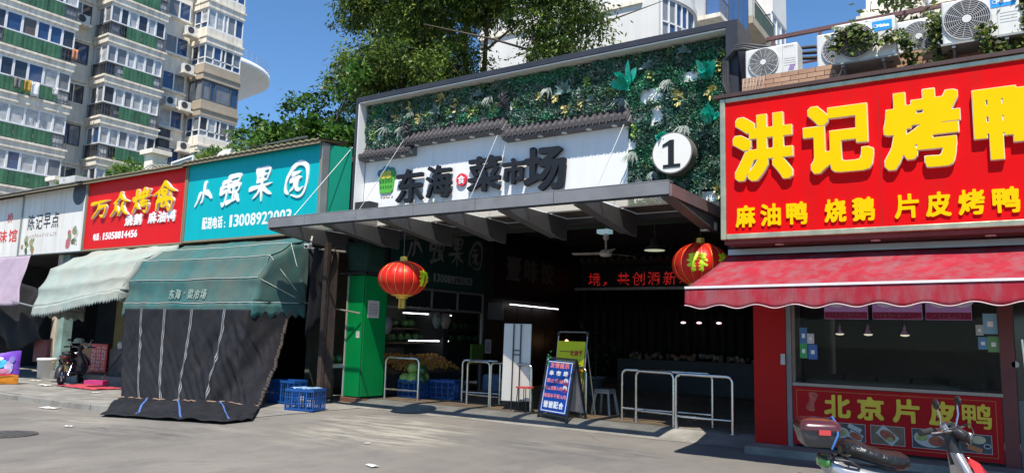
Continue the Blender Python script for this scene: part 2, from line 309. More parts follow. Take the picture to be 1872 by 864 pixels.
# ============================================================ ground
def ss(t): t = max(0, min(1, t)); return t*t*(3-2*t)
def zr(x): return -.18*ss((-10.5-x)/5.5)
def zp(x): return zr(x)+.1*ss((-10.6-x)/2.6)+.006
def groundmat():
    m = bpy.data.materials.new('worn_asphalt'); m.use_nodes = True; t = m.node_tree; n = t.nodes; L = t.links; b = n['Principled BSDF']
    tc = n.new('ShaderNodeTexCoord')
    def nz(sc, det=6, ro=.6, mp=None):
        a = n.new('ShaderNodeTexNoise'); a.inputs['Scale'].default_value = sc; a.inputs['Detail'].default_value = det; a.inputs['Roughness'].default_value = ro
        if mp:
            q = n.new('ShaderNodeMapping'); q.inputs['Scale'].default_value = mp; L.new(tc.outputs['Object'], q.inputs[0]); L.new(q.outputs[0], a.inputs[0])
        else: L.new(tc.outputs['Object'], a.inputs[0])
        return a.outputs[0]
    def rmp(src, a, b_, c, d):
        r = n.new('ShaderNodeMapRange'); r.inputs[1].default_value = a; r.inputs[2].default_value = b_; r.inputs[3].default_value = c; r.inputs[4].default_value = d; L.new(src, r.inputs[0]); return r.outputs[0]
    def mix(f, a, col):
        x = n.new('ShaderNodeMix'); x.data_type = 'RGBA'; L.new(f, x.inputs[0])
        if isinstance(a, tuple): x.inputs[6].default_value = a+(1,)
        else: L.new(a, x.inputs[6])
        x.inputs[7].default_value = col+(1,); return x.outputs[2]
    c = mix(rmp(nz(.35), .35, .65, 0, 1), (.165, .148, .124), (.235, .212, .178))
    c = mix(rmp(nz(.9, 8, .7, (1, .45, 1)), .46, .68, 0, .85), c, (.118, .108, .096))
    c = mix(rmp(nz(.55, 5, .6, (.5, 1.6, 1)), .56, .7, 0, .75), c, (.32, .285, .225))
    c = mix(rmp(nz(1.6, 9, .8), .58, .74, 0, .7), c, (.085, .083, .08))
    c = mix(rmp(nz(90, 2), .35, .7, 0, .35), c, (.11, .105, .10))
    c = mix(rmp(nz(160, 2), .66, .75, 0, .5), c, (.42, .40, .36))
    vo = n.new('ShaderNodeTexVoronoi'); vo.feature = 'DISTANCE_TO_EDGE'; vo.inputs['Scale'].default_value = .42
    wp = n.new('ShaderNodeMix'); wp.data_type = 'RGBA'; wp.inputs[0].default_value = .12; L.new(tc.outputs['Object'], wp.inputs[6])
    nw = n.new('ShaderNodeTexNoise'); nw.inputs['Scale'].default_value = 2.5; nw.inputs['Detail'].default_value = 8; L.new(tc.outputs['Object'], nw.inputs[0]); L.new(nw.outputs['Color'], wp.inputs[7]); L.new(wp.outputs[2], vo.inputs[0])
    mk_ = n.new('ShaderNodeMath'); mk_.operation = 'MULTIPLY'; L.new(rmp(vo.outputs['Distance'], 0, .007, 1, 0), mk_.inputs[0]); L.new(rmp(nz(.8), .5, .62, 0, .55), mk_.inputs[1])
    c = mix(mk_.outputs[0], c, (.05, .047, .043))
    vp = n.new('ShaderNodeTexVoronoi'); vp.inputs['Scale'].default_value = .23; vp.inputs['Randomness'].default_value = .9; L.new(wp.outputs[2], vp.inputs[0])
    sx_ = n.new('ShaderNodeSeparateColor'); L.new(vp.outputs['Color'], sx_.inputs[0])
    c = mix(rmp(sx_.outputs[0], .72, .74, 0, .35), c, (.12, .112, .106))
    c = mix(rmp(sx_.outputs[1], .80, .82, 0, .3), c, (.30, .28, .25))
    for lx, ly, sx, sy, cc, th in ((-7.9, 8.6, 1.7, 1.5, (.36, .33, .26), .5), (-9.0, 9.6, 1.5, 1.0, (.33, .30, .25), .52), (-5.0, 9.2, 1.6, .9, (.10, .095, .09), .5), (-10.5, 6.2, 1.4, .7, (.09, .085, .08), .5), (-3.6, 7.0, 1.2, .7, (.11, .1, .095), .52), (-13.0, 6.6, 1.6, .6, (.30, .28, .22), .5)):
        mq = n.new('ShaderNodeMapping'); mq.vector_type = 'TEXTURE'; mq.inputs['Location'].default_value = (lx, ly, 0); mq.inputs['Scale'].default_value = (sx, sy, 1); L.new(tc.outputs['Object'], mq.inputs[0])
        gr = n.new('ShaderNodeTexGradient'); gr.gradient_type = 'SPHERICAL'; L.new(mq.outputs[0], gr.inputs[0])
        mu_ = n.new('ShaderNodeMath'); mu_.operation = 'MULTIPLY'; L.new(rmp(gr.outputs['Fac'], 0, .45, 0, 1), mu_.inputs[0]); L.new(rmp(nz(2.2, 7, .65, (.5, 2.2, 1)), th-.06, th+.1, 0, .8), mu_.inputs[1]); c = mix(mu_.outputs[0], c, cc)
    L.new(c, b.inputs['Base Color']); b.inputs['Roughness'].default_value = .85
    v = n.new('ShaderNodeTexVoronoi'); v.inputs['Scale'].default_value = 70; L.new(tc.outputs['Object'], v.inputs[0])
    bp = n.new('ShaderNodeBump'); bp.inputs['Strength'].default_value = .5; bp.inputs['Distance'].default_value = .008; L.new(v.outputs[0], bp.inputs['Height'])
    bp2 = n.new('ShaderNodeBump'); bp2.inputs['Strength'].default_value = .4; bp2.inputs['Distance'].default_value = .05; L.new(nz(3), bp2.inputs['Height']); L.new(bp.outputs[0], bp2.inputs['Normal'])
    L.new(bp2.outputs[0], b.inputs['Normal']); return m
GM = groundmat()
CONC = M('old_concrete', (.25, .235, .205), .85, .25, 2.2, .4, 60, dirt=(.09, .085, .075), damt=.7, dscale=1.6)
FLOOR = M('entrance_floor', (.22, .175, .125), .7, .25, 3, .2, 50, dirt=(.08, .065, .05), damt=.7, dscale=2.5)
mb = MB(); xs = [-600, -200, -80, -40, -25, -18]+[-16.5+.5*i for i in range(14)]+[-9, -5, 0, 10, 40, 200, 600]; ys = [-400, -100, -20, 0, 10, 20, 60, 200, 700]
nx, ny = len(xs), len(ys)
mb.add([(x, y, zr(x)) for y in ys for x in xs], [(j*nx+i, j*nx+i+1, (j+1)*nx+i+1, (j+1)*nx+i) for j in range(ny-1) for i in range(nx-1)], True)
tag(mb.build('ground', GM, flip=False), kind='structure')
# raised pavement along the left shops, fading into the road before the entrance
mb = MB(); xs = [-60, -40, -28, -22, -18]+[-16+.4*i for i in range(14)]; YK = 7.9
nx = len(xs)
mb.add([(x, y, zp(x)) for y in (YK+.16, 9, 11.2, 16) for x in xs], [(j*nx+i, j*nx+i+1, (j+1)*nx+i+1, (j+1)*nx+i) for j in range(3) for i in range(nx-1)], True)
pav = tag(mb.build('pavement', CONC, flip=False), kind='structure')
x = -30.
while x < -11.9:
    l = min(1.0, -11.8-x); mb = MB(); a, b = x+.008, x+l-.008
    za, zb = zp(a)+random.uniform(-.006, .012), zp(b)+random.uniform(-.006, .01); y0 = YK+random.uniform(-.012, .012); y1 = YK+.155
    mb.add([(a, y0, -.4), (b, y0, -.4), (b, y1, -.4), (a, y1, -.4), (a, y0+.02, za), (b, y0+.02, zb), (b, y1, zb), (a, y1, za)],
           [(0, 3, 2, 1), (4, 5, 6, 7), (0, 1, 5, 4), (1, 2, 6, 5), (2, 3, 7, 6), (3, 0, 4, 7)])
    mb.build('kerb_stone', CONC, pav, bevel=.012); x += l
# entrance: concrete ramp and the market floor
def gz(x, y):
    if x < -11.4: return zp(x) if y > YK else zr(x)
    if x < -3.2: return .1*ss((y-11.0)/.8)
    return 0
mb = MB(); n_ = 12
mb.grid(lambda a, b: (-11.4+8.2*a, 10.95+.95*b, .1*ss((.95*b-.05)/.8)+.004), 8, n_)
tag(mb.build('ramp', CONC, flip=False), kind='structure')
mb = MB(); mb.box(-11.4, -3.2, 11.9, 21.4, -.2, .105); tag(mb.build('floor', FLOOR), kind='structure')
# drain cover, litter
IRON = M('cast_iron', (.06, .055, .05), .6, .2, 20, .3, 50)
mb = MB(); mb.cyl((-11.3, 4.9, -.02), (-11.3, 4.9, .008), .36, n=28); dc = mb.build('drain_cover', IRON, bevel=.004)
tag(dc, 'round dark iron drain cover set in the road, foreground', 'drain cover')
for i in range(5):
    mb = MB(); mb.box(-11.3-.26, -11.3+.26, 4.9-.25+.11*i, 4.9-.21+.11*i, .0075, .0135); mb.build('rib', IRON, dc)
PAPER = M('litter_paper', (.6, .59, .55), .8, .2)
def litter(x, y, s, lab, rz):
    mb = MB(); mb.grid(lambda a, b: ((a-.5)*s*2, (b-.5)*s, .01+abs(noise.noise(V(a*3, b*3, x)))*.07*min(1, s*3)), 6, 4)
    o = mb.build('litter', PAPER, flip=False, solid=.003); o.location = (x, y, gz(x, y)+.004); o.rotation_euler = (0, 0, rz); tag(o, lab, 'litter')
litter(-15.9, 7.62, .2, 'largest crumpled white paper on the road below the kerb', .3)
litter(-11.7, 5.9, .07, 'small white scrap on the road left of the black shade cloth', .6)
litter(-20.3, 9.55, .2, 'white scraps on the pavement under the dark parked scooter', .1)
litter(-22.0, 10.1, .14, 'flattened white bag on the pavement beside the white bucket', 1)
litter(-6.06, 6.4, .09, 'pale flat stick of cardboard lying on the road in the foreground', -.35)
litter(-17.6, 9.4, .1, 'thin white wrapper on the pavement right of the parked scooter', .2)
litter(-7.3, 7.6, .04, 'tiny pair of white crumbs on the road before the entrance', .8)
# ============================================================ apartment tower, left
CREAM = M('cream_render', (.82, .76, .64), .85, .08, .6, .15, 30, dirt=(.42, .38, .33), damt=.5, dscale=.5, streak=True)
CREAM2 = M('cream_slab', (.86, .79, .66), .85, .08, .8, .1, 30, dirt=(.34, .27, .20), damt=.6, dscale=.55, streak=True)
TAN = M('tan_render', (.42, .35, .26), .85, .1, .8, .1, 30, dirt=(.25, .2, .15), damt=.5, dscale=.6)
WFR = M('white_window_frame', (.78, .78, .77), .45, .05)
DFR = M('dark_window_frame', (.10, .105, .11), .45, .1)
PANES = [M('pane_dark', (.035, .04, .05), .06, .3, .5, spec=.8), M('pane_blue', (.03, .07, .17), .05, .2, .4, spec=.9), M('pane_curtain', (.44, .45, .45), .12, .35, 2.5, spec=.8),
         M('pane_grey', (.20, .21, .22), .08, .3, .6, spec=.8), M('pane_brown', (.14, .11, .085), .1, .4, .6, spec=.7)]
GRN = M('green_balcony_panel', (.045, .145, .075), .6, .3, 1.2, dirt=(.03, .08, .045), damt=.5, dscale=2)
RAIL = M('dark_railing', (.09, .085, .08), .5, .2)
def pane_mat(w): return random.choices(PANES, w)[0]
def winset(par, o, u, v, n, w, h, cols, fr, wt, bw=.07, trans=None, depth=.1, bot=None):
    """frame with mullions as one part, each pane a part of its own; o lower left corner, n outward"""
    o, u, v, n = map(Vector, (o, u, v, n)); mb = MB()
    def bar(a0, a1, b0, b1): mb.obox(o+u*(a0+a1)/2+v*(b0+b1)/2+n*.0, u*(a1-a0)/2, v*(b1-b0)/2, n*depth/2)
    edges = [0]; tot = sum(cols)
    for c in cols: edges.append(edges[-1]+w*c/tot)
    bar(0, w, 0, bw); bar(0, w, h-bw, h)
    for i, e in enumerate(edges): bar(max(0, e-bw/2) if i else 0, min(w, e+bw/2) if i < len(cols) else w, bw, h-bw)
    if trans: bar(bw, w-bw, h*trans-bw*.4, h*trans+bw*.4)
    fo = mb.build('window_frame', fr, par)
    for i in range(len(cols)):
        for lo, hi in (((0, trans), (trans, 1)) if trans else ((0, 1),)):
            pb = MB(); a0, a1, b0, b1 = edges[i]+bw*.4, edges[i+1]-bw*.4, max(lo*h, bw*.7), min(hi*h, h-bw*.7)
            pb.obox(o+u*(a0+a1)/2+v*(b0+b1)/2-n*(.02+random.uniform(0, .015)), u*(a1-a0)/2, v*(b1-b0)/2, n*.008)
            pb.build('pane', pane_mat(wt), par)
    return fo
tw = T('apartment_tower', 'tall cream apartment tower with stacked glazed balconies and green panels, upper left', 'building', (-56, 26, 0))
mb = MB(); mb.box(-72, -54, 9, 38.2, -.3, 34); mb.box(-54, -53.7, 31.2, 33.4, -.3, 34); mb.build('wall', CREAM, tw)
UY = V(0, 1, 0); NX = V(1, 0, 0)
def balcony(y0, y1, zf, n, side=True, wt=(4, 2, 5, 3, 1), green=True, fr=WFR, gw=(.16, .86)):
    mb = MB(); xf = -52
    mb.box(-54.2, xf+.12, y0-.12, y1+.12, zf+.1, zf+.52); mb.box(-54.2, xf+.2, y0-.2, y1+.2, zf+.52, zf+.66); mb.box(-54.2, xf+.06, y0-.06, y1+.06, zf, zf+.1)
    b = mb.build('balcony', CREAM2, tw)
    winset(b, (xf-.05, y0, zf+.66), UY, Z1, NX, y1-y0, .94, [1]*n, DFR, (2, 0, 5, 5, 0), bw=.04)
    winset(b, (xf-.05, y0, zf+1.62), UY, Z1, NX, y1-y0, 1.33, [random.uniform(.85, 1.15) for _ in range(n)], fr, wt, bw=.13)
    mb = MB(); mb.box(-54, xf-.15, y0+.15, y1-.15, zf+.6, zf+2.95); mb.build('inner_wall', PANES[3], b)
    if side:
        winset(b, (-53.8, y0+.05, zf+.66), NX, Z1, NF, 1.72, .94, [1, 1], DFR, (4, 0, 4, 4, 1), bw=.05)
        winset(b, (-53.8, y0+.05, zf+1.62), NX, Z1, NF, 1.72, 1.33, [1, 1], fr, wt, bw=.12)
    rb = MB(); xr = xf+.1
    for z in (zf+.74, zf+1.6): rb.bar((xr, y0-.08, z), (xr, y1+.08, z), .04, .04); rb.bar((xr, y0-.08, z), (-53.9, y0-.08, z), .04, .04)
    k = int((y1-y0)/.2)
    for i in range(k+1): y = y0-.08+(y1-y0+.16)*i/k; rb.bar((xr, y, zf+.66), (xr, y, zf+1.6), .022, .022, (1, 0, 0))
    for i in range(8): x = -53.8+.23*i; rb.bar((x, y0-.08, zf+.66), (x, y0-.08, zf+1.6), .022, .022, (1, 0, 0))
    rb.build('railing', RAIL, b)
    if green:
        a, c = y0+(y1-y0)*gw[0], y0+(y1-y0)*gw[1]; k = max(2, round((c-a)/1.05))
        for i in range(k):
            g = MB(); ya, yb = a+(c-a)*i/k+.015, a+(c-a)*(i+1)/k-.015
            g.grid(lambda s, t: (xr+.04+.012*math.sin(s*9+i)+.008*math.sin(s*23+zf), ya+(yb-ya)*s, zf+.72+.86*t), 8, 2, False); g.build('screen_panel', GRN, b, flip=False, solid=.01)
    return b
for k in range(-5, 3):
    zf = 21.08+2.95*k
    balcony(18.9, 24.0, zf, 6, wt=[(2, 1, 7, 3, 0), (3, 2, 4, 3, 2), (3, 2, 4, 3, 2), (1, 1, 7, 3, 1), (0, 1, 8, 2, 0), (0, 1, 8, 2, 0)][max(0, k+3)], gw=((.16, .84) if k != 0 else (.2, .83)))
    balcony(26.25, 30.3, zf, 6, wt=[(2, 1, 7, 3, 0), (2, 1, 6, 3, 1), (1, 0, 6, 3, 1), (3, 0, 5, 2, 0), (1, 2, 4, 5, 0), (0, 5, 0, 0, 0)][max(0, k+3)], fr=DFR if k == 1 else WFR, gw=(.27, .85))
    w_ = MB()
    winset(tw, (-53.96, 24.55, zf+1.55), UY, Z1, NX, 1.35, 1.45, [1, 1.2], DFR if k % 2 else WFR, (6, 1, 1, 2, 0))
    winset(tw, (-53.66, 31.35, zf+1.5), UY, Z1, NX, 1.9, 1.5, [1, 1], WFR, (3, 4, 1, 3, 0), bw=.1)
    mb = MB(); mb.box(-53.7, -53.45, 31.25, 33.35, zf+1.36, zf+1.48); mb.build('window_sill', CREAM2, tw); mb = MB(); mb.box(-54, -53.85, 24.1, 26.0, zf+.2, zf+.32); mb.build('wall_band', CREAM2, tw)
for k in range(-3, 3):
    zf = 20.8+2.95*k; y0, y1 = 33.75, 37.0
    mb = MB(); mb.box(-54.2, -51.92, y0-.08, y1+.08, zf+.02, zf+.52); mb.box(-54.2, -51.84, y0-.14, y1+.14, zf+.52, zf+.66); mb.box(-54.2, -51.96, y0-.05, y1+.05, zf+.66, zf+1.3)
    b = mb.build('bay', [CREAM2, TAN][k in (-1, 0)], tw)
    dark = k == -1
    winset(b, (-52.04, y0, zf+1.3), UY, Z1, NX, y1-y0, 1.66, [1, 1, .5, 1, 1] if not dark else [1, .6, 2, 1], DFR if dark else WFR, (2, 6, 2, 3, 0) if k > 0 or dark else (3, 1, 4, 4, 0), bw=.11, trans=None if dark or k > 0 else .32)
    winset(b, (-53.8, y0+.05, zf+1.3), NX, Z1, NF, 1.72, 1.66, [1, 1], DFR if dark else WFR, (1, 3, 3, 3, 0), bw=.1, trans=None if dark else .32)
    mb = MB(); mb.box(-54, -52.2, y0+.15, y1-.1, zf+1.3, zf+2.95); mb.build('inner_wall', PANES[0], b)
# small air conditioners and washing on the tower
ACW = M('ac_white', (.72, .71, .68), .5, .06, 3, dirt=(.45, .42, .36), damt=.4, dscale=3)
ACD = M('ac_grille_dark', (.05, .05, .055), .5, .2)
def tower_ac(x, y, z, lab, dark=False):
    t = T('wall_air_conditioner', lab, 'air conditioner', (x, y, z), 'air conditioners on the tower')
    mb = MB(); mb.box(x-.2, x+.2, y-.45, y+.45, z, z+.65); mb.build('casing', ACD if dark else ACW, t, bevel=.03)
    mb = MB(); mb.cyl((x+.2, y-.12, z+.33), (x+.215, y-.12, z+.33), .27, n=20); mb.build('fan_grille', ACD if not dark else RAIL, t)
    mb = MB(); mb.box(x-.35, x+.35, y-.55, y+.55, z-.16, z-.02); mb.build('shelf', CREAM2, t)
tower_ac(-53.6, 25.1, 22.4, 'white air conditioner high between two balcony stacks, beside rust stains')
tower_ac(-53.0, 33.0, 24.3, 'uppermost white air conditioner beside the right bay windows')
tower_ac(-53.0, 33.0, 21.2, 'white air conditioner beside the tan bay, second from top')
tower_ac(-53.0, 33.0, 18.2, 'white air conditioner left of the dark glazed bay')
tower_ac(-53.2, 31.9, 18.3, 'white air conditioner paired left of another near the dark glazed bay')
tower_ac(-53.2, 31.6, 15.7, 'dark upper air conditioner of a stacked pair on the tower', True)
tower_ac(-53.2, 31.6, 14.85, 'dark lower air conditioner of a stacked pair on the tower', True)
tower_ac(-53.0, 33.2, 15.0, 'white air conditioner under the lowest visible bay of the tower')
la = T('washing', 'yellow, grey and white washing hung outside a lower left balcony', 'laundry', (-51.6, 22, 16.6))
for i, (y, w, h, c) in enumerate(((20.7, .35, .7, (.18, .17, .16)), (21.3, .4, .75, (.45, .28, .05)), (21.75, .5, .95, (.75, .75, .74)), (23.0, .4, .5, (.6, .6, .58)))):
    mb = MB(); mb.grid(lambda a, b: (-51.62+.05*math.sin(a*7+i), y+(a-.5)*w, 16.75-h*b+.05*math.sin(a*3)), 6, 4); mb.build('garment', M('garment_%d' % i, c, .9, .15), la, flip=False, solid=.01)
mb = MB(); mb.bar((-51.62, 20.2, 16.77), (-51.62, 23.6, 16.77), .02, .02); mb.bar((-51.62, 20.4, 16.77), (-52.0, 20.4, 16.77), .02, .02); mb.bar((-51.62, 23.4, 16.77), (-52.0, 23.4, 16.77), .02, .02); mb.build('drying_pole', RAIL, la)
mb = MB(); mb.grid(lambda a, b: (-51.6+.05*math.sin(a*7), 23.75+a*.35, 19.75-.75*b), 5, 4); o = mb.build('towel', M('orange_towel', (.5, .22, .12), .9), None, flip=False, solid=.01); tag(o, 'orange towel hung at the right corner of a left balcony', 'towel')
# round terrace of the block behind the tower
rb = T('terrace_building', 'white building with round cantilevered roof terrace behind the tower', 'building', (-84, 52, 0))
cx, cy, cz = -80.2, 51.0, 31.9
mb = MB(); mb.lathe((cx, cy, 0), [(4, -.3), (4, cz-3.4), (8.3, cz-.6), (8.5, cz-.5), (8.5, cz+.12), (0, cz+.12)], 40); mb.build('terrace', M('terrace_white', (.74, .73, .70), .8, .05, 1), rb)
mb = MB()
for z in (.55, 1.1): mb.tube([(cx+8.3*math.cos(a), cy+8.3*math.sin(a), cz+.12+z) for a in [2*math.pi*i/48 for i in range(49)]], .025, 5)
for i in range(60): a = 2*math.pi*i/60; mb.cyl((cx+8.3*math.cos(a), cy+8.3*math.sin(a), cz+.1), (cx+8.3*math.cos(a), cy+8.3*math.sin(a), cz+1.2), .018, n=5)
mb.build('railing', M('pale_railing', (.35, .38, .42), .5), rb)
# ============================================================ apartment block behind the market
WHITE = M('off_white_render', (.70, .68, .64), .85, .05, .7, .1, 25, dirt=(.5, .47, .42), damt=.3, dscale=.4, streak=True)
bb = T('apartment_block', 'off-white apartment block with curved bay and blue glazed balcony behind the market', 'building', (-18, 40, 0))
xs_, ys_ = -14.5, 35.0
mb = MB(); mb.box(-26, xs_, ys_, 60, -.3, 27); mb.build('wall', WHITE, bb)
mb = MB(); mb.box(-26.05, xs_-.9, ys_-.14, ys_, 19.05, 19.3); mb.build('ledge', CREAM2, bb)
# curved bay beyond the corner
def arc(a, y0, y1, bul): return (xs_+bul*math.sin(math.pi*a), y0+(y1-y0)*a)
mb = MB(); pts = [arc(i/10, ys_+.3, 40.2, .7) for i in range(11)]
for z0, z1, k in ((-.2, 17.2, 0), (19.35, 19.7, .15), (19.7, 21.9, 0)):
    mb.add([(x+k, y, z) for z in (z0, z1) for x, y in pts], [(i, i+1, 12+i, 11+i) for i in range(10)]); mb.poly([(x+k, y, z1) for x, y in pts][::-1]); mb.poly([(x+k, y, z0) for x, y in pts])
mb.build('bay', WHITE, bb, flip=False)
for i in range(5):
    a, b = pts[2*i], pts[min(2*i+2, 10)]; p = V(a[0], a[1], 17.2); u = V(b[0]-a[0], b[1]-a[1], 0); w = u.length; u.normalize(); n_ = V(u.y, -u.x, 0)
    winset(bb, p+n_*.02, u, Z1, n_, w, 2.15, [1, 1] if i in (0, 1) else [1], WFR, (2, 2, 5, 4, 0), bw=.09, trans=.38)
# balconies along the receding side
BLUEG = M('blue_balcony_glass', (.045, .12, .30), .05, .15, .5, spec=.9)
b = MB(); b.box(xs_-.2, xs_+1.5, 40.4, 46.3, 19.9, 20.15); ba = b.build('balcony', CREAM2, bb)
for i in range(4):
    g = MB(); g.box(xs_+1.36, xs_+1.4, 42.2+1.02*i, 43.18+1.02*i, 20.2, 24.6); g.build('pane', BLUEG, ba)
for i in range(1):
    g = MB(); g.box(xs_+.1, xs_+1.34, 42.16, 42.2, 20.2, 24.6); g.build('pane', BLUEG, ba)
g = MB()
for i in range(5): g.bar((xs_+1.4, 42.18+1.02*i, 20.15), (xs_+1.4, 42.18+1.02*i, 24.6), .06, .08, (0, 1, 0))
for i in range(10): g.bar((xs_+1.42, 40.5+.17*i, 20.15), (xs_+1.42, 40.5+.17*i, 21.2), .025, .025, (0, 1, 0))
g.bar((xs_+1.42, 40.5, 21.2), (xs_+1.42, 42.15, 21.2), .04, .04); g.build('railing', RAIL, ba)
b = MB(); b.box(xs_-.2, xs_+1.5, 47, 52.6, 22.0, 22.5); ba = b.build('balcony', TAN, bb)
g = MB(); g.box(xs_+1.42, xs_+1.46, 47.8, 52.4, 22.6, 23.7); g.build('screen_panel', GRN, ba)
g = MB()
for i in range(26): g.bar((xs_+1.5, 47.05+.22*i, 22.5), (xs_+1.5, 47.05+.22*i, 23.8), .02, .02, (0, 1, 0))
g.bar((xs_+1.5, 47, 23.8), (xs_+1.5, 52.6, 23.8), .05, .05); g.build('railing', RAIL, ba)
b = MB(); b.box(xs_-.2, xs_+1.2, 53.2, 57, 18, 22.2); b.build('bay', WHITE, bb); b = MB(); b.box(xs_-.2, xs_+1.25, 53.1, 57.1, 25.2, 29); b.build('bay', WHITE, bb)
winset(bb, (xs_-.1, 53.15, 22.2), NX, Z1, NF, 1.25, 3, [1], WFR, (0, 0, 6, 2, 0), bw=.12, trans=.3)
winset(bb, (xs_+1.15, 53.2, 22.2), UY, Z1, NX, 3.8, 3, [1, 1, 1], WFR, (1, 1, 6, 2, 0), bw=.12, trans=.3)
b = MB(); b.box(xs_, xs_+1.05, 53.3, 56.9, 22.2, 25.2); b.build('inner_wall', PANES[3], bb)
# cream building behind the roast-duck shop
rc = T('cream_building', 'cream rendered building rising behind the air conditioners, upper right', 'building', (3, 26, 0))
mb = MB(); mb.box(-3.35, 14, 25, 36, -.3, 20); mb.build('wall', CREAM, rc)
mb = MB(); mb.box(-3.6, 14.1, 24.65, 25, 11.35, 11.75); mb.box(-3.5, 14.1, 24.8, 25, 11.75, 12.0); mb.build('ledge', CREAM2, rc)
mb = MB(); mb.cyl((-1.55, 24.55, 0), (-1.55, 24.55, 19), .07, n=10); mb.build('downpipe', WFR, rc)
# ============================================================ market building
SLATE = M('slate_steel', (.032, .036, .048), .5, .12, 2, spec=.3, dirt=(.06, .06, .068), damt=.35, dscale=2)
BOARD = M('white_signboard', (.80, .80, .79), .55, .03, 1.5, dirt=(.62, .61, .58), damt=.3, dscale=1.5, streak=True)
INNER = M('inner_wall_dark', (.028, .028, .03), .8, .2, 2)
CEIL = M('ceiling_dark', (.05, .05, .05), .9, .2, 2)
BROWN = M('brown_panel', (.03, .018, .013), .5, .3, 4)
STEEL = M('stainless_steel', (.62, .61, .58), .24, .12, 6, metal=1, rv=.1)
mk = T('market_building', 'market hall with slate-framed white and green fascia over a dark open entrance', 'building', (-7.7, 12, 0))
mb = MB(); mb.box(-11.62, -11.5, 16.0, 21.6, 0, 6.3); mb.box(-17, -11.5, 21.4, 21.6, 0, 4.5); mb.box(-17, -12.4, 12.2, 21.5, 4.45, 4.6)
mb.box(-17.1, -16.9, 12.2, 21.5, 0, 4.5); mb.box(-12.3, -11.5, 12.35, 16.0, 4.3, 6.3)
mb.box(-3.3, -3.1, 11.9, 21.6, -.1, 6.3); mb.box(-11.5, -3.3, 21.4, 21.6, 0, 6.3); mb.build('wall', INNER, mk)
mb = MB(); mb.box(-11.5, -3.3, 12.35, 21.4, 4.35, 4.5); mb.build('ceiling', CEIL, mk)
mb = MB(); mb.box(-12.4, -3.1, 12.3, 21.7, 6.3, 6.45); mb.build('roof', CONC, mk)
# frame round the fascia
YF, YB = 11.6, 11.9; xl, xr_, zt = -12.02, -3.45, 6.68
mb = MB(); mb.box(xl, xl+.07, YF, YB+.4, 3.55, zt); mb.box(xl+.07, xr_-.2, YF, YB+.4, zt-.11, zt); mb.box(xr_-.2, xr_, YF, YB+.45, 2.9, zt)
fr = mb.build('fascia_frame', SLATE, mk, bevel=.006)
mb = MB(); mb.box(xl+.072, xl+.092, YF+.02, YB, 3.7, zt-.13); mb.box(xl+.095, xr_-.203, YF+.02, YB, zt-.135, zt-.113)
mb.build('reveal', BOARD, mk)
for x in (-9.9, -7.6, -5.4):
    mb = MB(); mb.box(x-.004, x+.004, YF-.004, YF, zt-.11, zt); mb.build('joint', INNER, mk)
mb = MB(); mb.box(xl+.095, xr_-.203, YB+.05, YB+.35, 3.5, zt-.14); mb.build('backing', M('green_wall_backing', (.02, .045, .03), .9, .4, 6), mk)
# white sign panels with thin joints
px = [-11.92, -9.95, -8.25, -7.0, -5.5]
for a, b in zip(px, px[1:]):
    mb = MB(); mb.box(a+.003, b-.003, YB, YB+.05, 3.72, 5.75 if a < -8.3 and a > -11 else 5.5); mb.build('sign_panel', BOARD, mk)
LET = M('sign_letter_slate', (.016, .019, .025), .6, .1, 5, spec=.2); LSIDE = M('letter_side', (.60, .60, .60), .5)
def big(ch, x0, x1, z0, z1, d=.065, bold=.028, **k):
    mb = MB(); letters(mb, ch, (x0, YB-.05, z0), X1, Z1, NF, x1-x0, z1-z0, d, bold, **k); return mb.build('letter', LET, mk, flip=False)
big('东', -10.88, -10.12, 4.22, 4.95, bold=.016, warp=.012); big('海', -10.05, -9.37, 4.26, 4.95, bold=.016, warp=.012)
big('菜', -8.97, -8.15, 4.3, 5.02, bold=.021, warp=.015); big('市', -8.12, -7.6, 4.38, 4.9, bold=.02, warp=.012); big('场', -7.62, -6.7, 4.2, 5.05, bold=.03, warp=.015)
for i, (x0, x1, z0, z1, t) in enumerate(((-10.88, -10.12, 4.22, 4.95, 0),)): pass
mb = MB(); run(mb, 'MEAT', (-8.9, YB, 4.1), X1, Z1, NF, .5, .1, .02, gap=.2, bold=.004); run(mb, '&', (-8.34, YB, 4.1), X1, Z1, NF, .1, .1, .02, bold=.006); run(mb, 'VEGETABLE', (-8.18, YB, 4.1), X1, Z1, NF, 1.1, .1, .02, gap=.2, bold=.004)
mb.build('lettering', LET, mk, flip=False)
REDD = M('sign_red_disc', (.72, .02, .045), .45, .05)
mb = MB(); mb.cyl((-9.16, YB-.05, 4.6), (-9.16, YB, 4.6), .13, n=28); mb.build('red_disc', REDD, mk)
mb = MB(); letters(mb, '食', (-9.25, YB-.051, 4.51), X1, Z1, NF, .18, .18, .006, .003); mb.build('letter', BOARD, mk, flip=False)
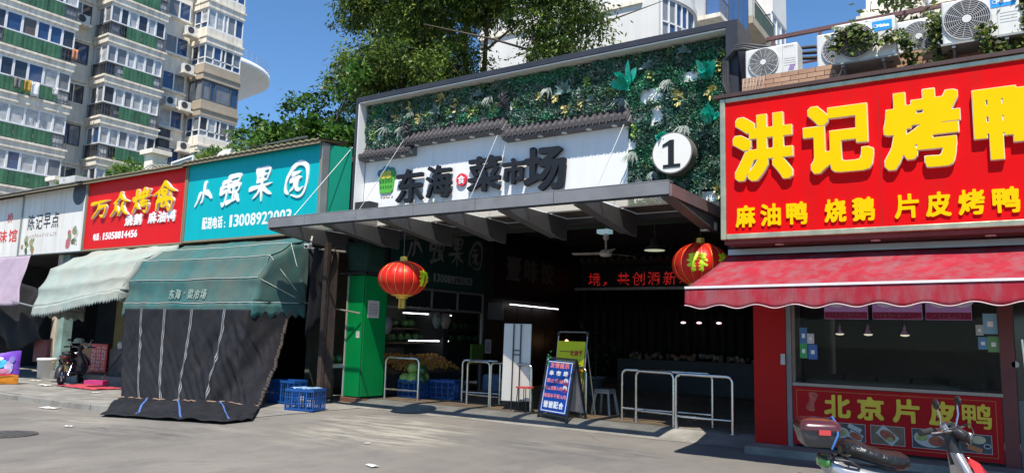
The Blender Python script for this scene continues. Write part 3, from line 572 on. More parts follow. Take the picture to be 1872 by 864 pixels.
# basket emblem
GB = M('emblem_green', (.10, .42, .05), .5, .1); 
mb = MB(); mb.extr([(-11.47, YB, 4.9), (-11.43, YB, 4.56), (-11.38, YB, 4.5), (-11.1, YB, 4.5), (-11.04, YB, 4.56), (-11.0, YB, 4.9)], (0, -.03, 0)); em = mb.build('emblem', GB, mk)
mb = MB()
for i in range(5): mb.box(-11.41+.075*i, -11.37+.075*i, YB-.034, YB-.03, 4.6, 4.66); mb.box(-11.43+.08*i, -11.38+.08*i, YB-.034, YB-.03, 4.72, 4.8)
mb.build('slot', M('emblem_dark', (.02, .16, .03), .5), em)
for i, (x, z, r, c) in enumerate(((-11.42, 4.95, .09, (.02, .14, .28)), (-11.27, 5.0, .11, (.02, .22, .30)), (-11.1, 4.97, .09, (.03, .20, .12)), (-11.32, 4.91, .1, (.55, .5, .05)), (-11.17, 4.9, .1, (.5, .48, .06)), (-11.04, 4.92, .06, (.05, .3, .06)))):
    mb = MB(); mb.cyl((x, YB-.034-.002*i, z), (x, YB-.001*i, z), r, n=9); mb.build('vegetable', M('emblem_%d' % i, c, .5, .25, 12), em)
mb = MB(); marks(mb, (-11.42, YB, 4.38), X1, Z1, NF, .4, .06, 5, 1); mb.build('lettering', M('emblem_text', (.25, .06, .04), .6), mk, flip=False)
mb = MB(); marks(mb, (-10.0, YB, 4.1), X1, Z1, NF, .42, .12, 4, 2); mb.build('lettering', M('slogan_green', (.03, .28, .03), .6), mk, flip=False)
# roof tile strips
TILE = M('roof_tile_grey', (.062, .055, .058), .75, .25, 9, .2, 40, dirt=(.11, .10, .10), damt=.5, dscale=6)
SOF = M('soffit_grey', (.16, .16, .165), .7, .1)
def tile_roof(x0, x1, ze, zt_, lab, end):
    t = T('tile_roof', lab, 'tiled roof', ((x0+x1)/2, YB, ze), 'decorative tile roofs'); ye, yt = 11.67, 11.92
    mb = MB(); mb.extr([(x0, ye+.03, ze), (x0, yt, ze-.02), (x0, yt, zt_-.02), (x0, ye+.03, ze+.06)], (x1-x0, 0, 0)); mb.build('soffit', SOF, t)
    n = round((x1-x0)/.13); p = (x1-x0)/n
    d = V(0, yt-ye, zt_-ze-.05); L = d.length
    me = None
    for i in range(n):
        xc = x0+p*(i+.5)
        if me is None:
            mb = MB(); 
            for k in range(2):   # two lapped barrel tiles and the trough beside them
                a = V(0, 0, 0)+d*(k*.48); b = V(0, 0, 0)+d*(k*.48+.54); r = .042
                vs = []
                for c, rr, up in ((a, r, .018), (b, r*.92, .004)):
                    for j in range(7): an = math.pi*j/6; vs.append(c+V(math.cos(an)*rr, 0, math.sin(an)*rr*1.1+up+.03))
                mb.add(vs, [(j, j+1, 8+j, 7+j) for j in range(6)], True); mb.add(vs, [(0, 1, 2, 3, 4, 5, 6)], False)
            mb.add([(-p/2, 0, .012), (p/2, 0, .012), (p/2, d.y, d.z+.012), (-p/2, d.y, d.z+.012), (-p/2, 0, .03), (p/2, 0, .03), (p/2, d.y, d.z+.03), (-p/2, d.y, d.z+.03)], [(0, 1, 5, 4), (4, 5, 6, 7), (0, 3, 2, 1)], False)
            mb.cyl((0, -.022, .058), (0, .004, .058), .052, n=12)          # round end tile
            mb.add([(p*.28, -.012, .03), (p*.72, -.012, .03), (p*.5, -.012, -.035), (p*.28, .004, .03), (p*.72, .004, .03), (p*.5, .004, -.035)], [(0, 2, 1), (3, 4, 5), (0, 1, 4, 3), (1, 2, 5, 4), (2, 0, 3, 5)], False)   # drip tile
            o = mb.build('tile', TILE, t, local=True); me = o.data
        else:
            o = bpy.data.objects.new('tile', me); COL.objects.link(o); o.parent = t
        o.location = V(xc, ye, ze+.03)-WL[t.name]
    mb = MB(); mb.cyl((x0, yt-.02, zt_+.01), (x1, yt-.02, zt_+.01), .05, n=10); mb.build('ridge', TILE, t)
    for i in range(max(2, round((x1-x0)/.55))):
        xx = x0+.3+(x1-x0-.6)*i/max(1, round((x1-x0)/.55)-1); mb = MB(); mb.cyl((xx, 11.8, ze-.022), (xx, 11.8, ze-.004), .055, n=14); mb.build('downlight', M('downlight_white', (.8, .8, .78), .4), t)
    if end:
        mb = MB(); mb.extr([(x1, ye+.02, ze), (x1, yt, ze), (x1, yt, zt_-.03)], (.02, 0, 0)); mb.build('gable_cap', SOF, t)
tile_roof(-11.93, -10.42, 5.26, 5.53, 'leftmost and lowest short strip of grey roof tiles under the plants', False)
tile_roof(-10.64, -8.1, 5.45, 5.78, 'middle strip of grey roof tiles, highest of the three, above the first two characters', True)
tile_roof(-8.08, -5.42, 5.26, 5.56, 'right strip of grey roof tiles above the larger characters', True)
# ---- artificial green wall
LF = [leafmat('plastic_leaf_%d' % i, c, .1, .6, .8, .1) for i, c in enumerate(((.105, .215, .155), (.075, .17, .13), (.09, .32, .19), (.16, .28, .13), (.29, .36, .31), (.085, .24, .20)))]
gw = T('green_wall', 'artificial green wall of plastic leaves and coloured plants filling the fascia', 'green wall', (-7.5, YB, 5.2))
def in_wall(x, z):
    if x > -5.46: return z < 6.5
    zt2 = 5.55 if x < -10.4 else (5.8 if x < -8.05 else 5.58)
    return z > zt2-.02 and z < 6.52
bald = [(-5.05, 5.72, .26, .16), (-4.35, 5.95, .22, .10), (-5.3, 5.35, .2, .1), (-4.95, 5.35, .14, .2), (-5.25, 4.05, .15, .25), (-4.95, 3.95, .12, .1), (-8.0, 5.95, .05, .14), (-10.95, 5.75, .08, .14), (-4.05, 3.85, .2, .1), (-11.5, 5.75, .1, .12), (-5.42, 4.9, .08, .12)]
mb = MB(); rnd = random.Random(3); cnt = 0
def leafq(mb, p, d, up, l, w):
    s = d.cross(up)
    s = s.normalized() if s.length > 1e-4 else V(1, 0, 0)
    mb.add([p, p+d*l*.5+s*w*.5, p+d*l, p+d*l*.5-s*w*.5], [(0, 1, 2, 3)], False)
while cnt < 60000:
    x = rnd.uniform(-11.9, -3.66); z = rnd.uniform(3.6, 6.53)
    if not in_wall(x, z): continue
    cnt += 1
    if any(abs(x-bx+.08*noise.noise(V(x*9, z*9, 0)))/a < .72 and abs(z-bz+.14*noise.noise(V(x*9, z*9, 4)))/b < .72 for bx, bz, a, b in bald): continue
    c = noise.noise(V(x*1.6, 0, z*1.6)); e = noise.noise(V(x*5+9, 0, z*5)); dep = .07+.07*noise.noise(V(x*4, 3, z*4))+.03*rnd.random()
    if noise.noise(V(x*2.3+20, 7, z*2.3)) > .42: dep *= .4
    k = rnd.random(); mb.k = 2 if (c > .22 and k < .75) else (3 if e > .3 and k < .5 else (4 if e < -.22+.2*(x < -5.5) and k < .55 else (5 if c < -.25 and k < .6 else (1 if k < .35 else 0))))
    d = V(rnd.gauss(0, .7), -.8, rnd.gauss(-.1, .7)).normalized(); l = rnd.uniform(.03, .058)
    leafq(mb, V(x, YB+.04-dep, z), d, V(rnd.gauss(0, 1), rnd.gauss(0, .4), rnd.gauss(0, 1)), l, l*.75)
mb.build('foliage', LF, gw, flip=False, kind='stuff')
mb = MB()
for bx, bz, a, b in bald: mb.box(bx-a*.85, bx+a*.85, YB-.012, YB+.052, bz-b*.85, bz+b*.85)
mb.build('bare_patch', BOARD, gw)
PT = [M('teal_petal', (.02, .46, .34), .3, .25, 14, coat=.3), M('yellow_leaf', (.46, .40, .13), .45, .3, 14), M('pale_fern', (.23, .27, .23), .6, .25, 14), M('silver_leaf', (.13, .22, .21), .5, .3, 14), M('lime_leaf', (.22, .36, .05), .45, .3, 14)]
def bladeleaf(mb, p, az, tilt, l, w, droop, n=4):
    """curved leaf: az round the wall normal (0 = right, pi/2 = up), tilt away from the wall"""
    base = V(math.cos(az)*math.cos(tilt), -math.sin(tilt), math.sin(az)*math.cos(tilt)); s = V(-math.sin(az), 0, math.cos(az)); vs = []
    q = p.copy()
    for i in range(n+1):
        t = i/n; ww = w*math.sin(math.pi*(.12+.84*t))**.8 if i < n else w*.04
        vs += [q-s*ww/2+base.cross(s)*ww*.12, q.copy(), q+s*ww/2+base.cross(s)*ww*.12]
        q = q+(base+V(0, 0, -droop*t*1.4)).normalized()*l/n
    mb.add(vs, [(3*i+j, 3*i+j+1, 3*i+j+4, 3*i+j+3) for i in range(n) for j in (0, 1)], True)
def plant(x, z, kind, s, nm):
    s *= (.85, .56, .75, .7, .6)[kind]
    mb = MB(); r = random.Random(int(x*100)+int(z*77)); p = V(x, YB-.06, z)
    if kind == 0:
        for i in range(13): bladeleaf(mb, p+V(r.gauss(0, .03), 0, r.gauss(0, .04)), math.pi/2+r.gauss(0, .75), r.uniform(.1, 1.4), s*r.uniform(.4, 1.05), s*r.uniform(.25, .48), r.uniform(-.1, .35))
    elif kind in (1, 4):
        for i in range(18): bladeleaf(mb, p+V(r.gauss(0, .03), 0, r.gauss(0, .05)), r.uniform(0, 6.28), r.uniform(.2, 1.3), s*r.uniform(.4, 1), s*r.uniform(.2, .34), r.uniform(.2, .9))
    elif kind == 2:
        for i in range(26): bladeleaf(mb, p+V(r.uniform(-.05, .05), 0, 0), -math.pi/2+r.uniform(-1.0, 1.0), r.uniform(.1, .9), s*r.uniform(.5, 1), s*.07, .7, 5)
    else:
        for i in range(12): bladeleaf(mb, p, math.pi/2+r.uniform(-1.9, 1.9), r.uniform(.3, 1.1), s*r.uniform(.6, 1), s*.28, .2)
    mb.build(nm, PT[kind], gw, flip=False)
for x, z, s in ((-5.52, 5.98, .46), (-4.02, 5.92, .38), (-4.02, 5.12, .40), (-4.78, 4.82, .40)): plant(x, z, 0, s, 'teal_plant')
for x, z, s in ((-11.0, 6.15, .2), (-10.62, 6.28, .24), (-10.35, 6.02, .22), (-9.35, 6.22, .22), (-9.0, 5.98, .22), (-8.35, 5.98, .2), (-7.3, 6.02, .24), (-6.95, 5.95, .26), (-6.75, 5.72, .2), (-6.45, 5.75, .2), (-5.05, 6.08, .22), (-4.55, 5.62, .3), (-3.95, 5.6, .28), (-3.85, 6.05, .2), (-4.95, 4.68, .2), (-9.75, 6.35, .26), (-3.85, 3.9, .25), (-11.6, 6.0, .18)): plant(x, z, 1, s, 'yellow_plant')
for x, z, s in ((-11.3, 5.98, .4), (-10.55, 6.25, .34), (-8.5, 6.25, .42), (-7.15, 6.2, .45), (-5.6, 5.75, .36), (-4.75, 5.95, .36), (-4.45, 5.1, .42), (-5.4, 4.75, .42), (-5.0, 4.35, .35), (-10.85, 5.92, .34)): plant(x, z, 2, s, 'pale_fern')
for x, z, s in ((-6.75, 6.05, .36), (-9.85, 6.1, .32), (-5.1, 6.25, .26), (-4.4, 6.38, .24), (-8.75, 6.3, .22), (-6.2, 5.8, .2), (-9.4, 5.95, .2)): plant(x, z, 3, s, 'silver_plant')
for x, z, s in ((-11.65, 5.85, .22), (-11.7, 6.3, .16), (-9.55, 6.05, .18), (-8.85, 6.05, .2), (-7.9, 5.95, .16), (-5.35, 5.1, .2), (-3.72, 6.25, .18), (-6.3, 6.2, .18), (-10.1, 6.1, .16)): plant(x, z, 4, s, 'lime_plant')
FIG = M('dark_grey_stump', (.06, .055, .06), .6, .3, 15)
for x, z in ((-10.6, 5.82), (-8.12, 6.05)):
    mb = MB(); r = random.Random(int(x*10))
    for i in range(9): a = V(x+r.uniform(-.1, .1), YB-.1, z+r.uniform(-.12, .1)); mb.tube([a, a+V(r.uniform(-.08, .08), -.08, .03), a+V(r.uniform(-.15, .15), -.06, .1)], [.035, .03, .008], 6)
    mb.build('driftwood', FIG, gw)
# number disc
nd = T('number_sign', 'round white lightbox sign with black number 1 on the green wall', 'sign', (-4.57, 11.7, 4.58))
mb = MB(); mb.cyl((-4.57, 11.60, 4.58), (-4.57, 11.84, 4.58), .355, n=44); mb.build('drum', M('drum_bronze', (.16, .15, .14), .5), nd, bevel=.01)
mb = MB(); mb.cyl((-4.57, 11.594, 4.58), (-4.57, 11.599, 4.58), .335, n=44); mb.build('face', M('disc_face', (.78, .76, .70), .5, .03), nd)
mb = MB(); mb.extr([(-4.63, 11.593, 4.38), (-4.63, 11.593, 4.72), (-4.73, 11.593, 4.69), (-4.73, 11.593, 4.73), (-4.6, 11.593, 4.80), (-4.53, 11.593, 4.80), (-4.53, 11.593, 4.38)], (0, -.012, 0))
mb.box(-4.72, -4.42, 11.581, 11.5925, 4.335, 4.385); mb.build('numeral', LET, nd)
# stay rods from fascia to canopy
for k, (xa, za, xb, lab) in enumerate(((-10.45, 5.5, -11.6, 'left white stay rod'), (-8.05, 5.3, -8.6, 'middle white stay rod'), (-5.4, 5.15, -5.9, 'right stay rod'), (-12.05, 5.55, -12.0, 'outer left stay rod'))):
    mb = MB(); mb.cyl((xa, 11.5 if k < 3 else 11.6, za), (xb, 10.0 if k == 3 else 11.2, 3.72), .007, n=6)
    tag(mb.build('stay_rod', M('rod_white', (.7, .7, .68), .4), None), lab+' running from the market fascia down to the canopy', 'stay rod', 'canopy stay rods')
# ============================================================ canopy
FAS = M('fascia_grey_steel', (.20, .20, .205), .42, .12, 1.5, dirt=(.12, .11, .105), damt=.5, dscale=2.5)
FASR = M('fascia_brown_steel', (.16, .10, .10), .4, .15, 2, dirt=(.25, .2, .17), damt=.4, dscale=3)
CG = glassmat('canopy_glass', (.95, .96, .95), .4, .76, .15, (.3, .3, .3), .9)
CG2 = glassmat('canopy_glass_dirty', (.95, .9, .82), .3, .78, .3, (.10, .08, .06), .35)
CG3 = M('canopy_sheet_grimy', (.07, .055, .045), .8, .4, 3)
ca = T('entrance_canopy', 'grey steel and glass canopy projecting over the market entrance', 'canopy', (-7.9, 9.5, 3.4))
cx0, cx1, yf0 = -12.05, -3.78, 9.5
seams = [cx0, -11.05, -9.7, -8.35, -7.05, -5.6, cx1]
for a, b in zip(seams, seams[1:]):
    mb = MB(); mb.box(a+.005, b-.005, yf0, yf0+.05, 3.46, 3.64); mb.box(a+.005, b-.005, yf0+.002, yf0+.16, 3.644, 3.66); mb.build('fascia_panel', FAS, ca, bevel=.004)
mb = MB(); mb.box(cx0, cx1, yf0+.012, yf0+.07, 3.44, 3.46); mb.box(cx0+.01, cx1-.01, yf0+.052, yf0+.07, 3.462, 3.64); mb.build('fascia_lip', INNER, ca)
mb = MB(); mb.box(cx1, cx1+.04, yf0, 11.58, 3.43, 3.6); mb.build('side_fascia', FASR, ca); 
mb = MB(); mb.box(cx0-.04, cx0, yf0, 11.58, 3.43, 3.64); mb.build('side_fascia', FAS, ca)
bx = [cx0+.02, -10.53, -9.13, -7.86, -6.56, -5.21, cx1-.06]
for i, x in enumerate(bx):
    mb = MB(); w = .06
    mb.extr([(x-w/2, yf0+.075, 3.44), (x-w/2, yf0+.075, 3.58), (x-w/2, 11.58, 3.58), (x-w/2, 11.58, 3.2), (x-w/2, 11.2, 3.22)], (w, 0, 0))
    mb.extr([(x-.09, yf0+.075, 3.425), (x-.09, 11.2, 3.205), (x-.09, 11.2, 3.22), (x-.09, yf0+.075, 3.44)], (.18, 0, 0)); mb.build('beam', M('beam_steel', (.085, .088, .094), .5, .15, 2), ca)
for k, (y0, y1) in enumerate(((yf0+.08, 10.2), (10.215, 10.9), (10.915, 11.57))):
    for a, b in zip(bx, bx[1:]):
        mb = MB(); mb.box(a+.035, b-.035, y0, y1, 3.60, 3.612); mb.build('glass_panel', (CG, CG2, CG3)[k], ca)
mb = MB()
for y in (10.207, 10.907): mb.box(cx0+.05, cx1-.05, y-.02, y+.02, 3.585, 3.6)
mb.build('purlin', FAS, ca)
mb = MB(); mb.box(cx0, cx1, 11.585, 11.7, 3.5, 3.7); mb.build('back_beam', M('beam_dark', (.05, .05, .055), .6, .2), ca)
mb = MB(); mb.box(cx0, cx1, 11.72, 11.98, 3.5, 3.6);  mb.build('lintel', INNER, mk)
# ============================================================ entrance: pillar, stalls, furniture
UYv, NXv = V(0, 1, 0), V(1, 0, 0)
PG = M('green_pillar_paint', (.0, .30, .075), .38, .08, 1.5, dirt=(.01, .2, .05), damt=.3, dscale=2)
gp = T('green_pillar', 'bright green clad pillar left of the market entrance', 'pillar', (-11.7, 11.9, .1))
mb = MB(); mb.box(-11.92, -11.475, 11.6, 11.62, .14, 2.68); mb.build('front_panel', PG, gp)
mb = MB(); mb.box(-11.465, -11.445, 11.63, 12.3, .14, 2.68); mb.build('side_panel', PG, gp)
mb = MB(); mb.box(-11.9, -11.468, 11.622, 12.3, .1, 4.3); mb.build('core', INNER, gp)
mb = MB(); mb.box(-11.95, -11.925, 11.58, 11.7, .12, 2.68); mb.build('edge_strip', M('pale_strip', (.5, .5, .47), .6), gp)
mb = MB(); mb.grid(lambda a, b: (-11.93+.5*a+.02*math.sin(b*6), 11.55-.04*math.sin(a*5+b*2), 2.78+.62*b), 8, 5); mb.grid(lambda a, b: (-11.43, 11.55+.7*a, 2.78+.62*b), 4, 4); mb.build('cloth', M('dark_green_cloth', (.012, .05, .04), .8, .2), gp, flip=False, solid=.005)
mb = MB(); mb.cyl((-12.1, 11.5, 2.73), (-11.3, 11.5, 2.72), .025, n=8); mb.build('rail_bar', STEEL, gp)
BRK = M('red_brick', (.24, .10, .06), .85, .25, 20, .3, 60)
for i in range(3):
    mb = MB(); mb.box(-11.93+.24*i, -11.93+.24*i+.225, 11.52, 11.64, .0, .115); mb.build('brick', BRK, gp, bevel=.006)
NOTE = M('notice_paper', (.74, .72, .70), .8, .06, 12, dirt=(.5, .45, .45), damt=.3, dscale=14)
INK = M('ink_grey', (.20, .15, .15), .8)
def notice(o, u, v, n, w, h, lab, rows=6, name='notice', mat=NOTE, head=None):
    o, u, v, n = map(Vector, (o, u, v, n)); mb = MB(); mb.obox(o+u*w/2+v*h/2, u*w/2, v*h/2, n*.002); t = mb.build(name, mat, None); tag(t, lab, 'notice')
    if rows:
        mb = MB(); r = random.Random(int(w*1000)+rows)
        for i in range(rows):
            y = h*(.82-.72*i/max(1, rows)); x = w*.12
            while x < w*.85:
                l = w*r.uniform(.04, .12); mb.obox(o+u*(x+l/2)+v*y+n*.0035, u*l/2, v*h*.016, n*.001); x += l*1.35
        mb.build('text_line', head or INK, t, kind='stuff')
    return t
notice((-11.442, 11.72, 1.79), UYv, Z1, NXv, .34, .37, 'white printed notice taped to the side of the green pillar', 8)
notice((-11.63, 11.597, 1.36), X1, Z1, NF, .1, .14, 'small white sticker on the front of the green pillar', 2)
# --- inner fruit stall
AL = M('aluminium_frame', (.36, .36, .35), .4, .1, metal=.6)
fs = T('fruit_stall', 'dim fruit stall with aluminium transom inside the entrance, left side', 'stall', (-11.5, 14, .1))
mb = MB(); xw = -11.46
mb.bar((xw, 12.35, 2.52), (xw, 15.95, 2.52), .05, .05); mb.bar((xw, 12.35, 2.06), (xw, 15.95, 2.06), .05, .05)
for y in (12.9, 13.85, 14.85, 15.92): mb.bar((xw, y, 2.06), (xw, y, 2.52), .05, .05, (1, 0, 0))
mb.bar((xw, 15.92, .1), (xw, 15.92, 2.06), .06, .06, (1, 0, 0)); mb.build('transom_frame', AL, fs)
for a, b in ((12.93, 13.82), (13.88, 14.82), (14.88, 15.89)):
    mb = MB(); mb.box(xw-.006, xw+.006, a, b, 2.09, 2.49); mb.build('pane', M('stall_glass', (.02, .022, .025), .1, .2), fs)
WOODD = M('stall_wood', (.10, .07, .045), .7, .3, 5)
for z, x0, x1 in ((1.25, -13.6, -13.1), (1.62, -13.75, -13.25), (.55, -13.4, -12.6)):
    mb = MB(); mb.box(x0, x1, 13.6, 19.0, z-.04, z); mb.build('shelf', WOODD, fs)
mb = MB(); mb.box(-13.95, -13.8, 12.3, 20.5, .1, 4.3); mb.box(-13.8, -11.62, 19.6, 19.7, .1, 4.3); mb.build('back_wall', M('stall_back', (.10, .11, .09), .8, .3, 3), fs)
for y in (13.6, 16.2, 18.9):
    mb = MB(); mb.bar((-13.77, y, .1), (-13.77, y, 1.62), .05, .05, (1, 0, 0)); mb.bar((-12.45, y, .1), (-12.45, y, .55), .05, .05, (1, 0, 0)); mb.build('upright', WOODD, fs)
WM = M('watermelon_skin', (.035, .10, .03), .35, .6, 22); WM2 = M('pale_melon_skin', (.28, .42, .10), .4, .45, 26)
r_ = random.Random(5); wm = None
def melon(x, y, z, r, mat, lab, grp, nm='watermelon', cat='watermelon'):
    mb = MB(); mb.ell((0, 0, 0), r*1.12, r, r*.95, 14, 10); o = mb.build(nm, mat, None); o.location = (x, y, z); o.rotation_euler = (r_.uniform(-.5, .5), r_.uniform(-.4, .4), r_.uniform(0, 6)); tag(o, lab, cat, grp)
for (z, x, nm) in ((1.62, -13.48, 'upper'), (1.25, -13.32, 'lower')):
    for i in range(18):
        melon(x+r_.uniform(-.08, .08), 13.8+.27*i, z+.12, .12, WM, 'dark green watermelon on the %s shelf at the back of the dim fruit stall' % nm, 'watermelons on the %s stall shelf' % nm)
mb = MB()
for i in range(420):
    y = r_.uniform(13.1, 15.4); x = r_.uniform(-12.45, -11.75); h = .62+(-11.75-x)*.45
    mb.k = 0 if r_.random() < .8 else 1; mb.ell((x, y, h+r_.uniform(0, .05)), .042, .042, .04, 8, 5)
o = mb.build('oranges', [M('orange_peel', (.55, .24, .03), .5, .15, 8), M('peach_peel', (.55, .22, .10), .5, .2, 8)], None, kind='stuff', flip=False); tag(o, 'heap of oranges and peaches on the sloping fruit display', 'fruit')
mb = MB(); mb.extr([(-12.5, 13.0, .55), (-11.7, 13.0, .55), (-11.7, 13.0, .6), (-12.5, 13.0, .92)], (0, 2.5, 0)); mb.build('display', WOODD, fs)
mb = MB(); mb.box(-12.5, -11.72, 13.0, 15.5, .1, .55); mb.build('counter', M('stall_dark_crates', (.03, .03, .035), .7, .3, 8), fs)
def lit(name, c, e): return M(name, c, .5, 0, emit=c, estr=e)
def tubelight(p, q, lab, e=6, r=.018, c=(.95, .97, 1)):
    mb = MB(); mb.cyl(p, q, r, n=8); o = mb.build('tube_light', lit('tube_%d' % int(e*10), c, e), None); tag(o, lab, 'light')
    p_, q_ = Vector(p), Vector(q); mb = MB(); mb.bar(p_+V(0, 0, .035), q_+V(0, 0, .035), .05, .03); mb.build('fitting', AL, o); return o
tubelight((-13.0, 14.6, 2.0), (-13.0, 16.6, 2.0), 'upper lit tube lamp in the fruit stall, over the melon shelves', 4, .012)
tubelight((-12.6, 14.4, 1.3), (-12.6, 16.0, 1.3), 'lower lit tube lamp hung behind the fruit display', 4.6, .012)
mb = MB(); mb.ell((-12.2, 12.75, 2.0), .08, .08, .06, 12, 8); o = mb.build('bulb_lamp', lit('warm_bulb', (1, .62, .2), 5), None); tag(o, 'glowing warm bulb behind the red lantern tassel', 'light')
mb = MB(); mb.cyl((-12.2, 12.75, 2.05), (-12.2, 12.75, 2.6), .008, n=5); mb.build('cord', INNER, o)
mb = MB(); mb.extr([(-12.3, 14.0, 2.18), (-12.3, 14.35, 2.05), (-12.3, 14.5, 2.2), (-12.3, 14.25, 2.36)], (.02, 0, 0)); o = mb.build('price_card', M('yellow_card', (.7, .55, .03), .6), None); tag(o, 'yellow price card hanging in the fruit stall', 'card')
for (y, z, w, c, lab) in ((12.95, 1.45, .28, (.4, .36, .42), 'pale lilac plastic bag hanging at the left of the fruit stall'), (15.1, 1.62, .38, (.42, .33, .30), 'bundle of pink and white plastic bags hanging in the stall'), (14.75, 1.62, .3, (.30, .34, .34), 'pale green plastic bag beside the hanging bundle')):
    mb = MB(); mb.grid(lambda a, b: (-12.0+.09*math.sin(math.pi*b)*math.cos(a*6.28), y+w*.5*(.35+.65*math.sin(math.pi*(.15+.8*b)))*math.sin(a*6.28)+.02*noise.noise(V(a*9, b*9, y)), z+.4*(1-b)), 16, 8); o = mb.build('plastic_bag', M('bag_%d' % int(y*10), c, .5, .3, 20), None, flip=False); tag(o, lab, 'bag')
# --- stall signs in the shade, facing the passage
def sidesign(y0, y1, z0, z1, col, lab, texts, mat):
    t = T('stall_sign', lab, 'sign', (-11.45, (y0+y1)/2, z0)); mb = MB(); mb.box(-11.5, -11.43, y0, y1, z0, z1); mb.build('panel', M('shade_sign_%d' % int(y0), col, .45, .1), t)
    for s, a, b, c, d, bold, st in texts:
        mb = MB()
        if s == '小强果园':
            for i, ch in enumerate(s): brush(mb, ch, (-11.43, a+(b-a)*.27*i, c), UYv, Z1, NXv, (b-a)*.19, d-c, .004, .04)
        else: run(mb, s, (-11.43, a, c), UYv, Z1, NXv, b-a, d-c, .004, gap=.22 if len(s) < 6 else .08, bold=bold, style=st)
        mb.build('lettering', mat, t, flip=False)
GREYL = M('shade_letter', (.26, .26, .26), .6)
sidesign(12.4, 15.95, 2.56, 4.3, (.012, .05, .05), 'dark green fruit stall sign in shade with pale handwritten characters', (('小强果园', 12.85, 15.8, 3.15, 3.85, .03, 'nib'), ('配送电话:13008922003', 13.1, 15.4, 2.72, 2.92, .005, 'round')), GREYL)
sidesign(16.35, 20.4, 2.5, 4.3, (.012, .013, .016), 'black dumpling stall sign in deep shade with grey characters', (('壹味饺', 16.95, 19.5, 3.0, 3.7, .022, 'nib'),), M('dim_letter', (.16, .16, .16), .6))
mb = MB(); mb.box(-11.49, -11.44, 16.0, 21.3, .1, 2.48); o = mb.build('panelled_wall', BROWN, None); tag(o, 'dark brown panelled wall under the dumpling stall sign', 'wall')
for i in range(7):
    mb = MB(); mb.box(-11.44, -11.425, 16.05+.75*i, 16.75+.75*i, .15, 2.4); mb.build('plank', BROWN, o)
notice((-11.41, 16.1, 1.9), UYv, Z1, NXv, .75, .45, 'grey framed menu on the brown wall of the dumpling stall', 4, mat=M('menu_grey', (.16, .18, .19), .6, .1))
notice((-11.38, 15.98, 1.02), UYv, Z1, NXv, .28, .36, 'crumpled printed sheet hung on the stall corner post', 7)
mb = MB(); mb.box(-11.42, -11.36, 15.4, 15.9, .75, 1.25); o = mb.build('scale_box', M('green_box', (.10, .2, .03), .5), None); tag(o, 'small green lit box beside the stall corner post', 'box')
tubelight((-11.25, 16.9, 2.33), (-11.25, 19.5, 2.31), 'bright horizontal tube lamp below the dumpling stall sign', 3, .011)
mb = MB(); mb.ell((-10.9, 19.4, 1.35), .07, .07, .08, 10, 8); o = mb.build('bulb_lamp', lit('warm_bulb2', (1, .55, .25), 4), None); tag(o, 'small warm bulb right of the folded white table', 'light')
# --- far end of the passage
led = T('led_board', 'black LED board with scrolling red characters at the end of the passage', 'sign', (-9.5, 21.2, 3.1))
mb = MB(); mb.box(-11.2, -6.6, 21.15, 21.36, 3.0, 3.68); mb.build('housing', M('led_black', (.008, .008, .009), .5), led)
LEDM = M('led_red', (.9, .02, .02), .5, 0, emit=(1, .03, .03), estr=.5)
vs_, _ = glyph('境')
def ledtext(s, x0, z0, h, step):
    """red points set out on the strokes of each character"""
    mb = MB(); cell = h/15
    for ci, ch in enumerate(s):
        gv, gf = glyph(ch); tris = []
        for f in gf:
            p = [gv[i] for i in f]
            if all(q.z > .4 for q in p):
                for k in range(1, len(p)-1): tris.append((p[0], p[k], p[k+1]))
        sx = .35 if ch == '，' else 1; sy = .3 if ch == '，' else 1
        for j in range(15):
            for i in range(15):
                x, y = (i+.5)/15, (j+.5)/15; q = V(x/sx, y/sy, 0)
                hit = False
                for a, b, c in tris:
                    d1 = (q.x-b.x)*(a.y-b.y)-(a.x-b.x)*(q.y-b.y); d2 = (q.x-c.x)*(b.y-c.y)-(b.x-c.x)*(q.y-c.y); d3 = (q.x-a.x)*(c.y-a.y)-(c.x-a.x)*(q.y-a.y)
                    if not ((d1 < 0 or d2 < 0 or d3 < 0) and (d1 > 0 or d2 > 0 or d3 > 0)): hit = True; break
                if hit and random.random() < .85:
                    cx_, cz_ = x0+ci*step+x*h, z0+y*h; mb.box(cx_-cell*.28, cx_+cell*.28, 21.142, 21.149, cz_-cell*.28, cz_+cell*.28)
    return mb
ledtext('境，共创清新环', -11.1, 3.12, .40, .5).build('lettering', LEDM, led, flip=False)
t = T('inner_tile_ledge', 'dark tiled ledge above the LED board inside the hall', 'tiled roof', (-9, 21, 3.8))
mb = MB(); mb.extr([(-11.3, 20.9, 3.85), (-11.3, 21.38, 3.75), (-11.3, 21.38, 4.25)], (8, 0, 0)); mb.build('slope', TILE, t)
for i in range(30):
    mb = MB(); mb.cyl((-11.2+.26*i, 20.84, 3.9), (-11.2+.26*i, 21.34, 4.28), .075, n=8); mb.build('tile', TILE, t)
PVC = glassmat('pvc_strip', (.55, .57, .58), .2, .65, .4, (.02, .02, .022))
cu = T('strip_curtain', 'hanging clear plastic strip curtain across the dark hall', 'curtain', (-9, 20.6, 3))
mb = MB(); mb.bar((-11.3, 20.6, 2.98), (-5, 20.6, 2.98), .06, .08); mb.build('rail', AL, cu)
for i in range(24):
    mb = MB(); x = -11.2+.26*i; mb.grid(lambda a, b: (x+.22*a, 20.6+.02*math.sin(a*3+i*2)+.02*(i % 2), .35+2.6*b), 2, 3); mb.build('strip', PVC, cu, flip=False, solid=.004)
PINK = lit('pink_shop_light', (1, .62, .72), 2)
